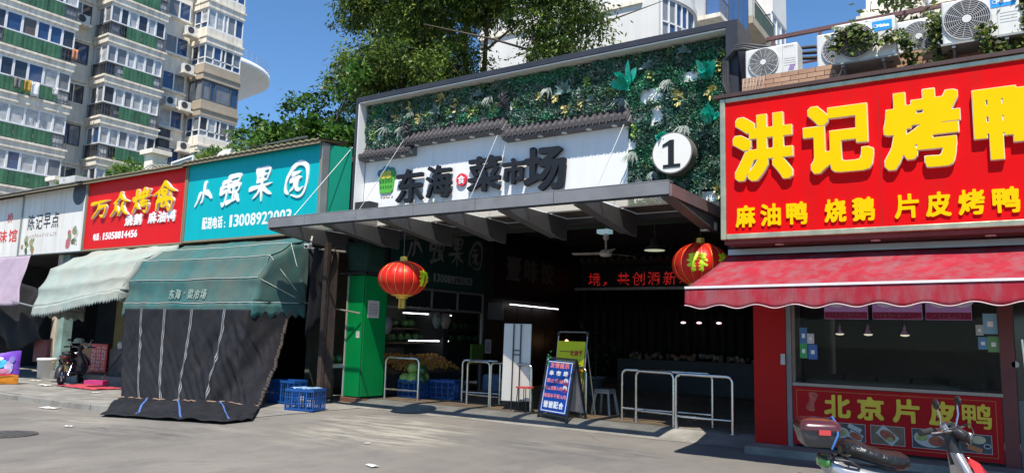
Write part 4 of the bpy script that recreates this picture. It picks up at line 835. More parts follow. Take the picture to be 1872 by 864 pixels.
for i, (x, z) in enumerate(((-7.55, 1.98), (-7.1, 1.98), (-6.55, 1.98))):
    mb = MB(); mb.ell((x, 20.0, z), .07, .07, .028, 12, 6); o = mb.build('shop_lamp', PINK, None); tag(o, ['leftmost', 'middle', 'rightmost'][i]+' of three small pinkish lamps glowing deep in the hall', 'light', 'pink lamps in the hall')
    mb = MB(); mb.cyl((x, 20, z), (x, 20, 2.5), .006, n=5); mb.build('cord', INNER, o)
ct = T('goods_counter', 'dim counter of goods at the far right of the hall', 'counter', (-7.2, 19.6, .1))
mb = MB(); mb.box(-9.2, -4.2, 19.3, 20.2, .1, .95); mb.build('body', M('counter_grey', (.05, .05, .05), .6, .2), ct)
mb = MB(); r_ = random.Random(9)
for i in range(90):
    mb.k = r_.randrange(4); mb.ell((r_.uniform(-9.1, -4.3), r_.uniform(19.35, 20.1), .98+r_.uniform(0, .12)), .06, .06, .06, 7, 5)
mb.build('goods', [M('goods_%d' % i, c, .6, .3) for i, c in enumerate(((.3, .15, .1), (.25, .25, .12), (.4, .3, .25), (.12, .1, .09)))], ct, kind='stuff', flip=False)
for i, x in enumerate((-9.6, -9.05, -8.5)):
    o = T('plant_pot', '%s grey plant pot in the shade behind the yellow notice stand' % ('left', 'middle', 'right')[i], 'plant pot', (x, 16.6, .1), 'grey pots in the passage')
    mb = MB(); mb.lathe((x, 16.6, .1), [(0, 0), (.19, 0), (.24, .42), (.27, .42), (.27, .47), (.23, .47), (.22, .4), (0, .4)], 20); mb.build('pot', M('pot_grey', (.17, .18, .18), .6, .15), o)
    mb = MB(); rr = random.Random(i)
    for k in range(70):
        p = V(x+rr.gauss(0, .22), 16.6+rr.gauss(0, .2), 1.15+rr.gauss(0, .28)); leafq(mb, p, V(rr.gauss(0, 1), rr.gauss(0, 1), rr.gauss(0, .5)).normalized(), V(rr.gauss(0, 1), 0, 1), .16, .07)
    mb.tube([(x, 16.6, .5), (x+.03, 16.6, .9), (x, 16.6, 1.2)], [.02, .015, .01], 6); mb.build('foliage', leafmat('pot_leaf', (.03, .06, .025), .2), o, flip=False)
# --- ceiling fan, pendant
fx, fy, fz = -6.71, 13.5, 3.16
fan = T('ceiling_fan', 'white three-bladed ceiling fan hanging under the canopy shade', 'fan', (fx, fy, fz)); FW = M('fan_white', (.5, .49, .46), .5, .1)
mb = MB(); mb.cyl((fx, fy, fz+.1), (fx, fy, 4.36), .022, n=8); mb.lathe((fx, fy, fz+.28), [(.022, 0), (.06, .03), (.055, .12), (.022, .15)], 12); mb.build('rod', FW, fan)
mb = MB(); mb.lathe((fx, fy, fz), [(0, -.05), (.1, -.045), (.14, 0), (.12, .06), (.05, .1), (0, .1)], 20); mb.build('motor', FW, fan)
for i in range(3):
    a = R(186+120*i); d = V(math.cos(a), math.sin(a), 0); s = V(-d.y, d.x, 0); mb = MB(); mb.obox(V(fx, fy, fz+.02)+d*.42, d*.3, s*.06+V(0, 0, .012), V(0, 0, .004)); mb.obox(V(fx, fy, fz+.015)+d*.13, d*.07, s*.02, V(0, 0, .004)); mb.build('blade', FW, fan)
mb = MB(); mb.box(fx-.16, fx+.1, fy-.1, fy+.1, fz+.42, fz+.5); o = mb.build('junction_box', M('junction_box_pale', (.5, .6, .65), .4, emit=(.5, .75, .9), estr=.25), fan)  # pale junction box, no lamp; faint glow put in for reflected skylight
px_, py_, pz_ = -5.67, 13.5, 3.2
pl = T('pendant_lamp', 'dark bell pendant lamp with pale underside near the red lantern', 'lamp', (px_, py_, pz_))
mb = MB(); mb.lathe((px_, py_, pz_), [(.21, 0), (.2, .04), (.1, .1), (.08, .2), (.03, .24), (0, .24)], 22); mb.cyl((px_, py_, pz_+.24), (px_, py_, 4.36), .01, n=6); mb.build('shade', M('lamp_dark', (.06, .06, .055), .5), pl)
mb = MB(); mb.cyl((px_, py_, pz_-.004), (px_, py_, pz_+.004), .195, n=22); mb.build('diffuser', M('lamp_pale', (.75, .77, .62), .5, 0, emit=(.8, .85, .6), estr=.35), pl)
# --- lanterns
SILK = M('lantern_silk', (.56, .012, .006), .45, .15, 9, spec=.3); GOLD = M('lantern_gold', (.75, .48, .08), .35, .1, metal=.5); GREENY = M('lantern_character', (.55, .75, .02), .5)
def lantern(c, rx, rz, lab, ztop, char, az):
    t = T('red_lantern', lab, 'lantern', c, 'red lanterns at the entrance'); c = Vector(c); N = 96
    def surf(a, e, k=1.): 
        kk = k*(1-.022*abs(math.sin(a*8))**.5 if False else 1-.03*(1-abs(math.sin(a*8))**.6)); return c+V(rx*kk*math.cos(e)*math.cos(a), rx*kk*math.cos(e)*math.sin(a), rz*kk*math.sin(e))
    mb = MB(); mb.grid(lambda u, v: surf(2*math.pi*u, -1.32+2.64*v), N, 20); mb.build('shell', SILK, t, flip=False)
    mb = MB()
    for i in range(16):
        a = math.pi*i/8; mb.tube([c+V(rx*.975*math.cos(e)*math.cos(a), rx*.975*math.cos(e)*math.sin(a), rz*.975*math.sin(e)) for e in [-1.3+2.6*k/14 for k in range(15)]], .004, 4)
    mb.build('rib', GOLD, t)
    mb = MB(); mb.cyl(c+V(0, 0, rz*.94), c+V(0, 0, rz+.07), .075, .06, 14); mb.build('top_cap', GOLD, t); mb = MB(); mb.lathe(c, [(.12, -rz*.98), (.19, -rz*.93), (.2, -rz*.86)], 24); mb.cyl(c+V(0, 0, -rz-.03), c+V(0, 0, -rz*.94), .1, .12, 16); mb.build('cap', GOLD, t)
    mb = MB(); rr = random.Random(2)
    for i in range(40): a = rr.uniform(0, 6.28); q = c+V(.05*math.cos(a), .05*math.sin(a), -rz-.03); mb.cyl(q, q+V(rr.uniform(-.012, .012), rr.uniform(-.012, .012), -rr.uniform(.15, .18)), .006, n=4)
    mb.build('tassel', GOLD, t)
    mb = MB(); mb.cyl(c+V(0, 0, rz+.06), (c.x, c.y, ztop), .006, n=5); mb.build('cord', INNER, t)
    for ch, a0, s in char:
        gv, gf = glyph(ch); mb = MB(); mb.add([surf(az+a0+(p.x-.5)*s/rx, .02+(p.y-.5)*s*.95/rz, 1.012 if p.z > 0 else 1.0) for p in gv], gf)
        for dx, dy in ((.012, 0), (-.012, 0), (0, .012), (.008, -.01)): mb.add([surf(az+a0+dx/rx+(p.x-.5)*s/rx, .02+(dy+(p.y-.5)*s*.95)/rz, 1.013+dx*.05 if p.z > 0 else 1.0) for p in gv], gf)
        mb.build('character', GREENY, t, flip=False)
lantern((-9.04, 10.1, 2.45), .445, .325, 'big red silk lantern hanging left under the canopy, gold ribs and tassel', 3.5, [('春', 1.35, .3)], R(-65))
lantern((-3.95, 11.2, 2.66), .435, .34, 'red lantern with green character behind the pink awning corner', 3.5, [('春', -.12, .3), ('春', 1.0, .3)], R(-70))
# --- steel barriers
HOOP = []
def hoop(p, q, lab, h=.86, r=.027):
    z0 = min(gz(*p), gz(*q)); t = T('steel_barrier', lab, 'barrier', ((p[0]+q[0])/2, (p[1]+q[1])/2, z0), 'steel hoop barriers'); a, b = V(p[0], p[1], gz(*p)), V(q[0], q[1], gz(*q)); d = (b-a); d.z = 0; d.normalize(); k = .09
    zt_ = max(a.z, b.z)+h; pts = [a-V(0, 0, .02), V(a.x, a.y, zt_-k)]
    pts += [V(a.x, a.y, zt_-k)+d*k*(1-math.cos(x))+V(0, 0, k*math.sin(x)) for x in (.4, .8, 1.2, 1.57)]
    pts += [V(b.x, b.y, zt_-k)-d*k*(1-math.cos(x))+V(0, 0, k*math.sin(x)) for x in (1.57, 1.2, .8, .4)]+[V(b.x, b.y, zt_-k), b-V(0, 0, .02)]
    mb = MB(); mb.tube(pts, r, 12); mb.build('hoop', STEEL, t)
    mb = MB(); mb.cyl(V(a.x, a.y, a.z+.2), V(b.x, b.y, b.z+.2), .019, n=10); mb.build('cross_bar', STEEL, t)
    for e in (a, b):
        mb = MB(); mb.cyl(e, e+V(0, 0, .012), .05, n=14); mb.build('base_flange', STEEL, t)
hoop((-11.2, 12.1), (-10.38, 12.22), 'leftmost steel hoop barrier beside the green pillar, crates behind it')
hoop((-9.7, 12.84), (-8.82, 12.96), 'rear steel hoop barrier left of the folded white table')
hoop((-9.26, 12.43), (-8.66, 12.36), 'narrow steel hoop barrier just left of the folded white table')
hoop((-8.6, 12.32), (-7.53, 12.1), 'steel hoop barrier passing behind the red stool')
hoop((-7.3, 12.3), (-6.3, 11.95), 'steel hoop barrier behind the yellow notice stand')
hoop((-5.75, 12.27), (-4.14, 12.29), 'rear long steel hoop barrier of the right group')
hoop((-5.39, 12.06), (-4.64, 11.86), 'middle steel hoop barrier of the right group')
hoop((-4.55, 11.73), (-3.62, 11.68), 'rightmost steel hoop barrier near the red pillar')
# --- folded table
ft = T('folded_table', 'white folding table stood on end against the barriers', 'table', (-7.9, 12.1, .1))
u = V(.93, .36, 0).normalized(); n_ = V(u.y, -u.x, 0); up = (V(0, 0, 1)-n_*.06).normalized(); o0 = V(-8.14, 12.02, .22)
mb = MB(); mb.obox(o0+u*.27+up*.78, u*.27, up*.73, n_*.012); mb.build('table_top', M('table_white', (.66, .66, .64), .4, .04), ft, bevel=.015)
mb = MB()
for a in (.2, .34): mb.bar(o0+u*a+n_*.035-up*.11, o0+u*a+n_*.035+up*1.5, .022, .022, n_)
for b in (.92, 1.0): mb.bar(o0+u*.2+n_*.035+up*b, o0+u*.34+n_*.035+up*b, .02, .02, n_)
mb.build('leg_frame', M('black_metal', (.02, .02, .022), .45, .2), ft)
BLK = MC['black_metal']
# --- stools
sx, sy = -7.56, 11.93; sz = gz(sx, sy)
st = T('round_stool', 'round red-topped stool with thin black wire legs', 'stool', (sx, sy, sz))
mb = MB(); mb.cyl((sx, sy, sz+.445), (sx, sy, sz+.468), .17, n=24); mb.build('seat', M('stool_red', (.62, .05, .045), .4), st, bevel=.006)
for i in range(4):
    a = R(40+90*i); d = V(math.cos(a), math.sin(a), 0); mb = MB(); mb.tube([V(sx, sy, sz+.444)+d*.13, V(sx, sy, sz+.2)+d*.15, V(sx, sy, sz)+d*.19], .008, 6); mb.build('leg', BLK, st)
mb = MB(); mb.tube([V(sx+.185*math.cos(a), sy+.185*math.sin(a), sz+.03) for a in [2*math.pi*i/24 for i in range(25)]], .006, 5); mb.build('ring', BLK, st)
sx, sy, sz = -6.35, 12.8, .105; WP = M('white_plastic', (.42, .43, .42), .5, .06)
st = T('plastic_stool', 'white square plastic stool in the shade behind the barriers', 'stool', (sx, sy, sz))
mb = MB(); mb.box(sx-.15, sx+.15, sy-.15, sy+.15, sz+.43, sz+.46); mb.box(sx-.155, sx+.155, sy-.155, sy+.155, sz+.38, sz+.428); mb.build('seat', WP, st, bevel=.012)
for a in (-1, 1):
    for b in (-1, 1):
        mb = MB(); mb.bar((sx+a*.13, sy+b*.13, sz+.38), (sx+a*.18, sy+b*.18, sz), .045, .03, (a, -b, 0)); mb.build('leg', WP, st)
# --- sandwich board
ab = T('sandwich_board', 'blue and white A-frame notice board with black legs before the entrance', 'sign', (-6.72, 11.55, .05))
A, B = V(-7.05, 11.58, .06), V(-6.36, 11.37, .045); u = (B-A); W_ = u.length; u.normalize(); n_ = V(u.y, -u.x, 0).normalized(); up = (V(0, 0, 1)-n_*.2).normalized(); H_ = 1.1
mb = MB(); mb.bar(A, A+up*H_, .035, .03, n_); mb.bar(B, B+up*H_, .035, .03, n_); mb.bar(A+up*(H_-.018), B+up*(H_-.018), .03, .036, up); mb.bar(A+up*.1, B+up*.1, .03, .03, up); mb.build('front_frame', BLK, ab)
back = (V(0, 0, 1)+n_*.24).normalized(); tA, tB = A+up*(H_-.03)-n_*.02, B+up*(H_-.03)-n_*.02
mb = MB(); mb.bar(tA, tA-back*(H_-.01), .03, .03, n_); mb.bar(tB, tB-back*(H_-.01), .03, .03, n_); mb.bar(tA-back*.95, tB-back*.95, .03, .03, up); mb.build('rear_frame', BLK, ab)
mb = MB(); mb.obox(tA+u*W_/2-back*.5-n_*.01, u*(W_/2-.03), back*.42, n_*.006); mb.build('rear_panel', M('board_back', (.5, .48, .5), .6), ab)
o0 = A+up*.14+u*.03+n_*.016; w, h = W_-.06, H_-.19
def flat(name, mat, a0, a1, b0, b1, k, par, o0=None, u=None, up=None, n_=None):
    mb = MB(); mb.obox(o0+u*(a0+a1)/2+up*(b0+b1)/2+n_*k, u*(a1-a0)/2, up*(b1-b0)/2, n_*.0015); return mb.build(name, mat, par)
kw = dict(o0=o0, u=u, up=up, n_=n_); BLUE = M('board_blue', (.008, .065, .36), .5, .06, spec=.15); BW = M('print_white', (.82, .82, .82), .5, .03); PKT = M('print_pink', (.78, .22, .26), .5)
flat('panel', BLUE, 0, w, 0, h, 0, ab, **kw)
for a in ((.02, w-.02, .02, .035), (.02, w-.02, h-.035, h-.02), (.02, .035, .036, h-.036), (w-.035, w-.02, .036, h-.036)): flat('border', BW, *a, .003, ab, **kw)
for s, b0, b1, a0, a1, mt, bo in (('友情提示', .775, .87, .09, w-.09, PKT, .004), ('本市场', .64, .735, .09, w-.09, BW, .005), ('禁止吸烟', .515, .59, .06, w-.19, PKT, .0025), ('禁止宠物入内', .39, .465, .05, w-.19, PKT, .0025), ('电瓶车不得入内', .255, .33, .05, w-.06, PKT, .0025), ('谢谢配合', .08, .2, .07, w-.09, BW, .005)):
    mb = MB(); run(mb, s, o0+u*a0+up*b0+n_*.002, u, up, n_, a1-a0, b1-b0, .004, gap=.5 if s == '本市场' else .1, bold=bo); mb.build('lettering', mt, ab, flip=False)
for b in (.552, .427):
    mb = MB(); c = o0+u*(w-.115)+up*b+n_*.002; mb.cyl(c, c+n_*.002, .062, n=24); mb.build('sign_disc', BW, ab)
    mb = MB(); mb.obox(c+n_*.004, (u-up)*.036, (u+up)*.006, n_*.001)
    for i in range(20): a = 2*math.pi*i/20; mb.obox(c+n_*.004+(u*math.cos(a)+up*math.sin(a))*.056, (u*math.cos(a)+up*math.sin(a))*.005, (-u*math.sin(a)+up*math.cos(a))*.0095, n_*.001)
    mb.build('prohibition_mark', M('sign_red', (.6, .03, .03), .5), ab); mb = MB()
    if b > .5: mb.obox(c+n_*.003, (u*.9-up*.2)*.035, (u*.2+up*.9)*.006, n_*.0008)
    else: mb.obox(c+n_*.003, u*.025, up*.011, n_*.0008); mb.obox(c+n_*.003-u*.018-up*.018, u*.005, up*.014, n_*.0007); mb.obox(c+n_*.003+u*.018-up*.018, u*.005, up*.014, n_*.0007); mb.obox(c+n_*.003+u*.026+up*.014, u*.01, up*.01, n_*.0007)
    mb.build('pictogram', BLK, ab)
mb = MB()
for i in range(9): rr = random.Random(i); leafq(mb, A+up*(H_-.05)+u*.08+n_*.03+V(rr.gauss(0, .02), 0, rr.gauss(0, .05)), V(rr.gauss(0, 1), -.3, rr.gauss(0, 1)).normalized(), V(0, -1, 0), .06, .03)
o = mb.build('leaf_sprig', leafmat('sprig_green', (.05, .3, .12), .2), None, flip=False); tag(o, 'small green sprig stuck on the top corner of the blue board', 'plant')
# --- yellow notice stand
ys = T('notice_stand', 'grey-framed stand with yellow poster and red lettering behind the blue board', 'sign', (-6.8, 12.0, .1))
A, B = V(-7.2, 12.3, .1), V(-6.42, 11.98, .1); u = (B-A); W_ = u.length; u.normalize(); n_ = V(u.y, -u.x, 0).normalized(); up = (V(0, 0, 1)-n_*.1).normalized(); H_ = 1.5; k = .05
pts = [A, A+up*(H_-k), A+up*(H_-.015)+u*.015, A+up*H_+u*k, B+up*H_-u*k, B+up*(H_-.015)-u*.015, B+up*(H_-k), B]
mb = MB(); mb.tube(pts, .014, 8); mb.bar(A+up*1.26, B+up*1.26, .02, .02, up); mb.bar(A+up*.2, B+up*.2, .02, .02, up); mb.tube([A+up*1.2-n_*.02, A-n_*.35], .012, 6); mb.tube([B+up*1.2-n_*.02, B-n_*.35], .012, 6); mb.build('frame', AL, ys)
mb = MB()
for e in (pts[1], pts[6]): mb.ell(e+up*.02, .035, .035, .05, 10, 8)
mb.build('corner_joint', BLK, ys)
o0 = A+up*.21+u*.02+n_*.016; w, h = W_-.04, 1.12; kw = dict(o0=o0, u=u, up=up, n_=n_)
flat('poster', M('poster_yellow', (.62, .68, .012), .45, .04), 0, w, 0, h, 0, ys, **kw)
REDP = M('print_red', (.55, .05, .02), .5)
for s, b0, b1, a0, a1, mt in (('吐槟子', .86, .96, w*.5, w-.05, REDP), ('槟榔', .54, .63, w*.62, w-.05, REDP)):
    mb = MB(); run(mb, s, o0+u*a0+up*b0+n_*.002, u, up, n_, a1-a0, b1-b0, .003, gap=.1, bold=.004); mb.build('lettering', mt, ys, flip=False)
mb = MB(); rr = random.Random(4)
for b in (.70, .93, .36):
    x = .08
    while x < w-.08: l = rr.uniform(.01, .03); mb.obox(o0+u*(x+l/2)+up*b+n_*.003, u*l/2, up*.008, n_*.001); x += l*1.5
mb.build('text_line', BLK, ys, kind='stuff')
# --- crates of melons
CB = M('crate_blue', (.010, .075, .27), .45, .12, 4)
def crate(c, w, d, h, lab, rz=0, mat=CB, group='blue plastic crates'):
    t = T('plastic_crate', lab, 'crate', c, group, rz); 
    mb = MB(); mb.box(-w/2, w/2, -d/2, d/2, 0, .02); mb.build('bottom', mat, t, local=True)
    for sgn, ax in ((-1, 0), (1, 0), (-1, 1), (1, 1)):
        mb = MB(); L_ = w if ax == 0 else d-.04
        def bar(a0, a1, z0, z1, th=.014):
            if ax == 0: y = sgn*(d/2-.01); mb.box(a0, a1, y-th/2, y+th/2, z0, z1)
            else: x = sgn*(w/2-.01); mb.box(x-th/2, x+th/2, a0, a1, z0, z1)
        bar(-L_/2, L_/2, h-.05, h, .024); bar(-L_/2, L_/2, .0, .04, .02)
        n = max(4, int(L_/.05))
        for i in range(n+1): a = -L_/2+L_*i/n; wd = .03 if i % 3 == 0 else .009; bar(max(a-wd/2, -L_/2), min(a+wd/2, L_/2), .0405, h-.0505)
        for z in (h*.33, h*.6): bar(-L_/2+.005, L_/2-.005, z-.007, z+.007, .011)
        mb.build('side', mat, t, local=True)
    return t
crate((-10.93, 12.75, .105), .62, .42, .38, 'blue crate of pale striped melons behind the leftmost barrier', .05)
crate((-10.3, 13.1, .105), .62, .42, .40, 'blue crate in the shade right of the melon crate', .1)
for i, (dx, dy, dz, rr) in enumerate(((-.2, -.08, .4, .13), (.03, -.1, .42, .13), (.22, -.06, .4, .12), (-.08, .08, .43, .13), (.16, .1, .44, .13), (-.05, -.02, .62, .13), (-.2, .12, .42, .12), (.2, .0, .6, .12))):
    melon(-10.93+dx, 12.75+dy, .1+dz, rr, WM2 if i not in (2, 7) else WM, 'pale striped melon heaped in the blue crate behind the leftmost barrier' if i not in (2, 7) else 'darker melon at the right of the heaped blue crate', 'melons in the blue crate', 'melon', 'melon')
mb = MB(); mb.box(-9.25, -8.75, 13.6, 14.0, .105, .45); o = mb.build('stacked_boxes', M('foam_white', (.45, .45, .42), .7, .1), None, bevel=.01); tag(o, 'pale foam box under the yellow lid behind the barriers', 'box')
mb = MB(); mb.box(-9.28, -8.72, 13.57, 14.03, .455, .56); mb.build('yellow_lid', M('lid_yellow', (.62, .48, .03), .5), o, bevel=.01)
mb = MB(); mb.box(-10.9, -10.3, 15.2, 15.6, .105, .55); o = mb.build('blue_bag', M('pale_blue_sack', (.16, .22, .38), .7, .2, 6), None, bevel=.08); tag(o, 'pale blue sack on the floor beside the stall corner', 'bag')
# ============================================================ left shop row
YS = 10.9
BRN = M('eave_brown', (.24, .19, .12), .7, .2, 4, dirt=(.10, .12, .05), damt=.5, dscale=4)
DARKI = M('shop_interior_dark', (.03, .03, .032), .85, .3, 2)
sr = T('shop_row_building', 'low row of shops with open dark fronts under the coloured signs, left', 'building', (-22, 13, 0))
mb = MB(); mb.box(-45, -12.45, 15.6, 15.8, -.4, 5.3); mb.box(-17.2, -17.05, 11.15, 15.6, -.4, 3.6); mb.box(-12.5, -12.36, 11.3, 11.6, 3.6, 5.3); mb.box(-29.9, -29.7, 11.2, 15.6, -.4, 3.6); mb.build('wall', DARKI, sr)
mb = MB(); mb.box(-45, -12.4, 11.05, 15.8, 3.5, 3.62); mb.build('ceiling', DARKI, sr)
mb = MB(); mb.box(-45, -12.3, 11.0, 15.8, 5.3, 5.42); mb.build('roof', CONC, sr)
mb = MB(); mb.box(-23.6, -23.32, 11.1, 11.4, -.3, 3.5); mb.build('column', M('column_cream', (.5, .42, .32), .8, .15, 3), sr)
mb = MB(); mb.box(-23.315, -23.0, 11.14, 11.4, -.3, 3.5); mb.build('door_jamb', M('jamb_teal', (.20, .30, .27), .7, .3, 3), sr)
mb = MB(); mb.box(-22.9, -17.3, 14.2, 14.3, -.2, 3.5); mb.build('inner_wall', M('shop_inner_grey', (.13, .125, .11), .8, .25, 2), sr)
mb = MB(); mb.box(-22.9, -21.3, 12.6, 12.66, .4, 2.6); mb.build('inner_door', M('shop_inner_ochre', (.22, .16, .05), .7, .25, 2), sr)
mb = MB(); mb.box(-23.0, -18.0, 10.75, 11.15, -.3, .16); mb.build('threshold', CONC, sr)
# eaves
def eave(x0, x1, z, y0, lab, corr, mat, th=.035):
    n = max(2, int((x1-x0)/.05)); mb = MB()
    f = (lambda x: .016*math.sin(x*math.pi*2/.2)) if corr else (lambda x: .012*noise.noise(V(x*2, 0, 0)))
    mb.add([(x0+(x1-x0)*i/n, y, z+f(x0+(x1-x0)*i/n)+dz+(y-y0)*.12) for dz in (0, th) for y in (y0, 11.6) for i in range(n+1)],
           [(i, i+1, n+2+i, n+1+i) for i in range(n)]+[(2*(n+1)+i, 2*(n+1)+i+1, 3*(n+1)+i+1, 3*(n+1)+i) for i in range(n)]+[(i, i+1, 2*(n+1)+i+1, 2*(n+1)+i) for i in range(n)], True)
    o = mb.build('eave_sheet', mat, None, flip=2); tag(o, lab, 'eave')
    m2 = MB(); m2.box(x0, x1, y0+.02, y0+.06, z-.07, z-.02); m2.build('fascia_strip', BRN, o)
    return o
eave(-17.1, -12.15, 5.53, 10.70, 'corrugated brown eave over the teal fruit shop sign', True, BRN)
eave(-21.9, -17.12, 5.5, 10.72, 'thin brown eave over the left red roast poultry sign', False, BRN)
eave(-34, -21.92, 5.45, 10.55, 'weathered grey eave over the white breakfast signs', False, M('eave_grey', (.20, .19, .175), .8, .25, 3, dirt=(.07, .065, .06), damt=.6, dscale=2))
# signs
def sign(x0, x1, z0, z1, mat, lab, frame=BRN, fw=.05):
    t = T('shop_sign', lab, 'sign', ((x0+x1)/2, YS, z0)); mb = MB(); mb.box(x0+fw, x1-fw, YS, YS+.16, z0+fw, z1-.005); mb.build('panel', mat, t)
    mb = MB(); mb.box(x0, x0+fw-.002, YS-.03, YS+.16, z0, z1); mb.box(x1-fw+.002, x1, YS-.03, YS+.16, z0, z1); mb.box(x0+fw, x1-fw, YS-.025, YS+.16, z0, z0+fw-.002); mb.build('frame', frame, t)
    return t
def put(t, s, x0, x1, z0, z1, mat, d=.004, part='lettering', each=False, side=None, **k):
    if each:
        N = len(s); g = .12; cw = (x1-x0)/(N+g*(N-1))
        for i, ch in enumerate(s):
            mb = MB(); letters(mb, ch, (x0+i*cw*(1+g), YS, z0+(k.get('rise', 0))*i), X1, Z1, NF, cw, z1-z0, d, **{a: b for a, b in k.items() if a != 'rise'}); mb.build('letter', mat, t, flip=False)
    else:
        mb = MB(); run(mb, s, (x0, YS, z0), X1, Z1, NF, x1-x0, z1-z0, d, **k); mb.build(part, mat, t, flip=False)
PW = M('letter_white', (.80, .80, .80), .5, .03)
t = sign(-17.08, -12.22, 3.54, 5.5, M('teal_sign_print', (.0, .40, .44), .5, .04, 1, spec=.15, dirt=(.01, .30, .32), damt=.4, dscale=.7, streak=True), 'teal fruit shop sign with white handwritten characters and phone number')
for ch, x0, x1, z0, z1 in (('小', -16.68, -16.0, 4.42, 4.98), ('强', -15.7, -14.95, 4.36, 5.06), ('果', -14.55, -13.8, 4.38, 5.14), ('园', -13.35, -12.62, 4.38, 5.14)):
    mb = MB(); brush(mb, ch, (x0, YS, z0), X1, Z1, NF, x1-x0, z1-z0, .03, .055); mb.build('letter', PW, t, flip=False)
put(t, '配送电话:13008922003', -16.33, -13.1, 3.84, 4.13, PW, gap=.1, bold=.008)
# green return of the teal sign
mb = MB(); mb.extr([(-12.215, YS+.165, 3.54), (-12.03, 11.575, 3.54), (-12.03, 11.575, 5.52), (-12.215, YS+.165, 5.5)], (-.05, 0, 0)); mb.build('side_panel', M('green_return', (.0, .24, .15), .45, .05), t)
mb = MB(); mb.box(-12.219, -12.18, YS-.035, YS+.16, 3.5, 5.51); mb.build('corner_trim', AL, t)
t = sign(-21.88, -17.1, 3.52, 5.47, M('red_sign_print', (.62, .008, .010), .5, .04, 1, spec=.15), 'left red sign with yellow raised calligraphy for roast poultry')
YEL = M('letter_yellow', (.82, .52, .0), .5, .04, spec=.1); 
for ch, x0, x1, z0, z1 in (('万', -21.45, -20.6, 4.42, 4.98), ('众', -20.45, -19.6, 4.42, 5.03), ('烤', -19.4, -18.6, 4.42, 5.05), ('禽', -18.45, -17.45, 4.42, 5.15)):
    mb = MB(); brush(mb, ch, (x0, YS-.06, z0), X1, Z1, NF, x1-x0, z1-z0, .02, .048); o = mb.build('letter', YEL, t, flip=False)
    mb = MB(); brush(mb, ch, (x0, YS, z0), X1, Z1, NF, x1-x0, z1-z0, .059, .048); mb.build('letter_side', PW, o, flip=False)
put(t, '烧鹅', -19.75, -18.95, 4.12, 4.42, PW, .03, bold=.008, shear=.1); put(t, '麻油鸭', -18.65, -17.45, 4.12, 4.42, PW, .03, bold=.008, shear=.1)
put(t, '电话:15058814456', -21.35, -19.15, 3.8, 4.0, PW, .006, bold=.008, gap=.1)
WS = M('white_sign_old', (.72, .71, .67), .6, .05, 1, dirt=(.48, .40, .28), damt=.5, dscale=.8, streak=True)
t = sign(-25.72, -21.9, 3.52, 5.45, WS, 'stained white breakfast shop sign with thin black characters', AL, .03)
INKB = M('letter_black', (.03, .03, .035), .5)
put(t, '陈记早点', -25.3, -23.4, 4.3, 4.78, INKB, bold=.006, gap=.16); mb = MB(); marks(mb, (-25.3, YS, 4.06), X1, Z1, NF, 1.9, .1, 12, 3); mb.build('lettering', M('letter_faint', (.45, .33, .34), .6), t)
def blobs(t, x0, x1, z0, z1, cols, n, seed):
    rr = random.Random(seed)
    for i in range(n):
        mb = MB(); x, z = rr.uniform(x0, x1), rr.uniform(z0, z1); r = rr.uniform(.06, .16); k = 9
        mb.extr([(x+r*rr.uniform(.6, 1.1)*math.cos(2*math.pi*j/k), YS-.001-.0006*i, z+r*rr.uniform(.6, 1.2)*math.sin(2*math.pi*j/k)) for j in range(k)], (0, -.001, 0)); mb.build('printed_picture', M('print_%d' % cols[i % len(cols)][3], cols[i % len(cols)][:3], .6, .3, 12), t)
blobs(t, -22.8, -22.1, 3.65, 4.15, ((.45, .12, .13, 1), (.12, .09, .08, 2), (.6, .5, .45, 3), (.2, .25, .12, 4)), 12, 1)
blobs(t, -25.55, -24.8, 3.65, 4.0, ((.12, .25, .06, 5), (.35, .2, .08, 6), (.3, .3, .15, 7), (.05, .12, .05, 8)), 10, 2)
mb = MB(); mb.cyl((-22.35, YS-.012, 5.25), (-22.35, YS-.002, 5.25), .36, n=24); o = mb.build('round_panel', M('dark_round_print', (.04, .05, .07), .5, .3, 5), t)
t = sign(-31.5, -25.74, 3.5, 5.42, WS, 'white snack shop sign with red characters at the left edge', AL, .03)
REDL = M('letter_red', (.6, .03, .02), .5); put(t, '味馆', -27.2, -25.95, 3.98, 4.4, REDL, bold=.01, gap=.2); put(t, '桥', -26.75, -26.35, 4.62, 4.94, REDL, bold=.006, gap=.3)
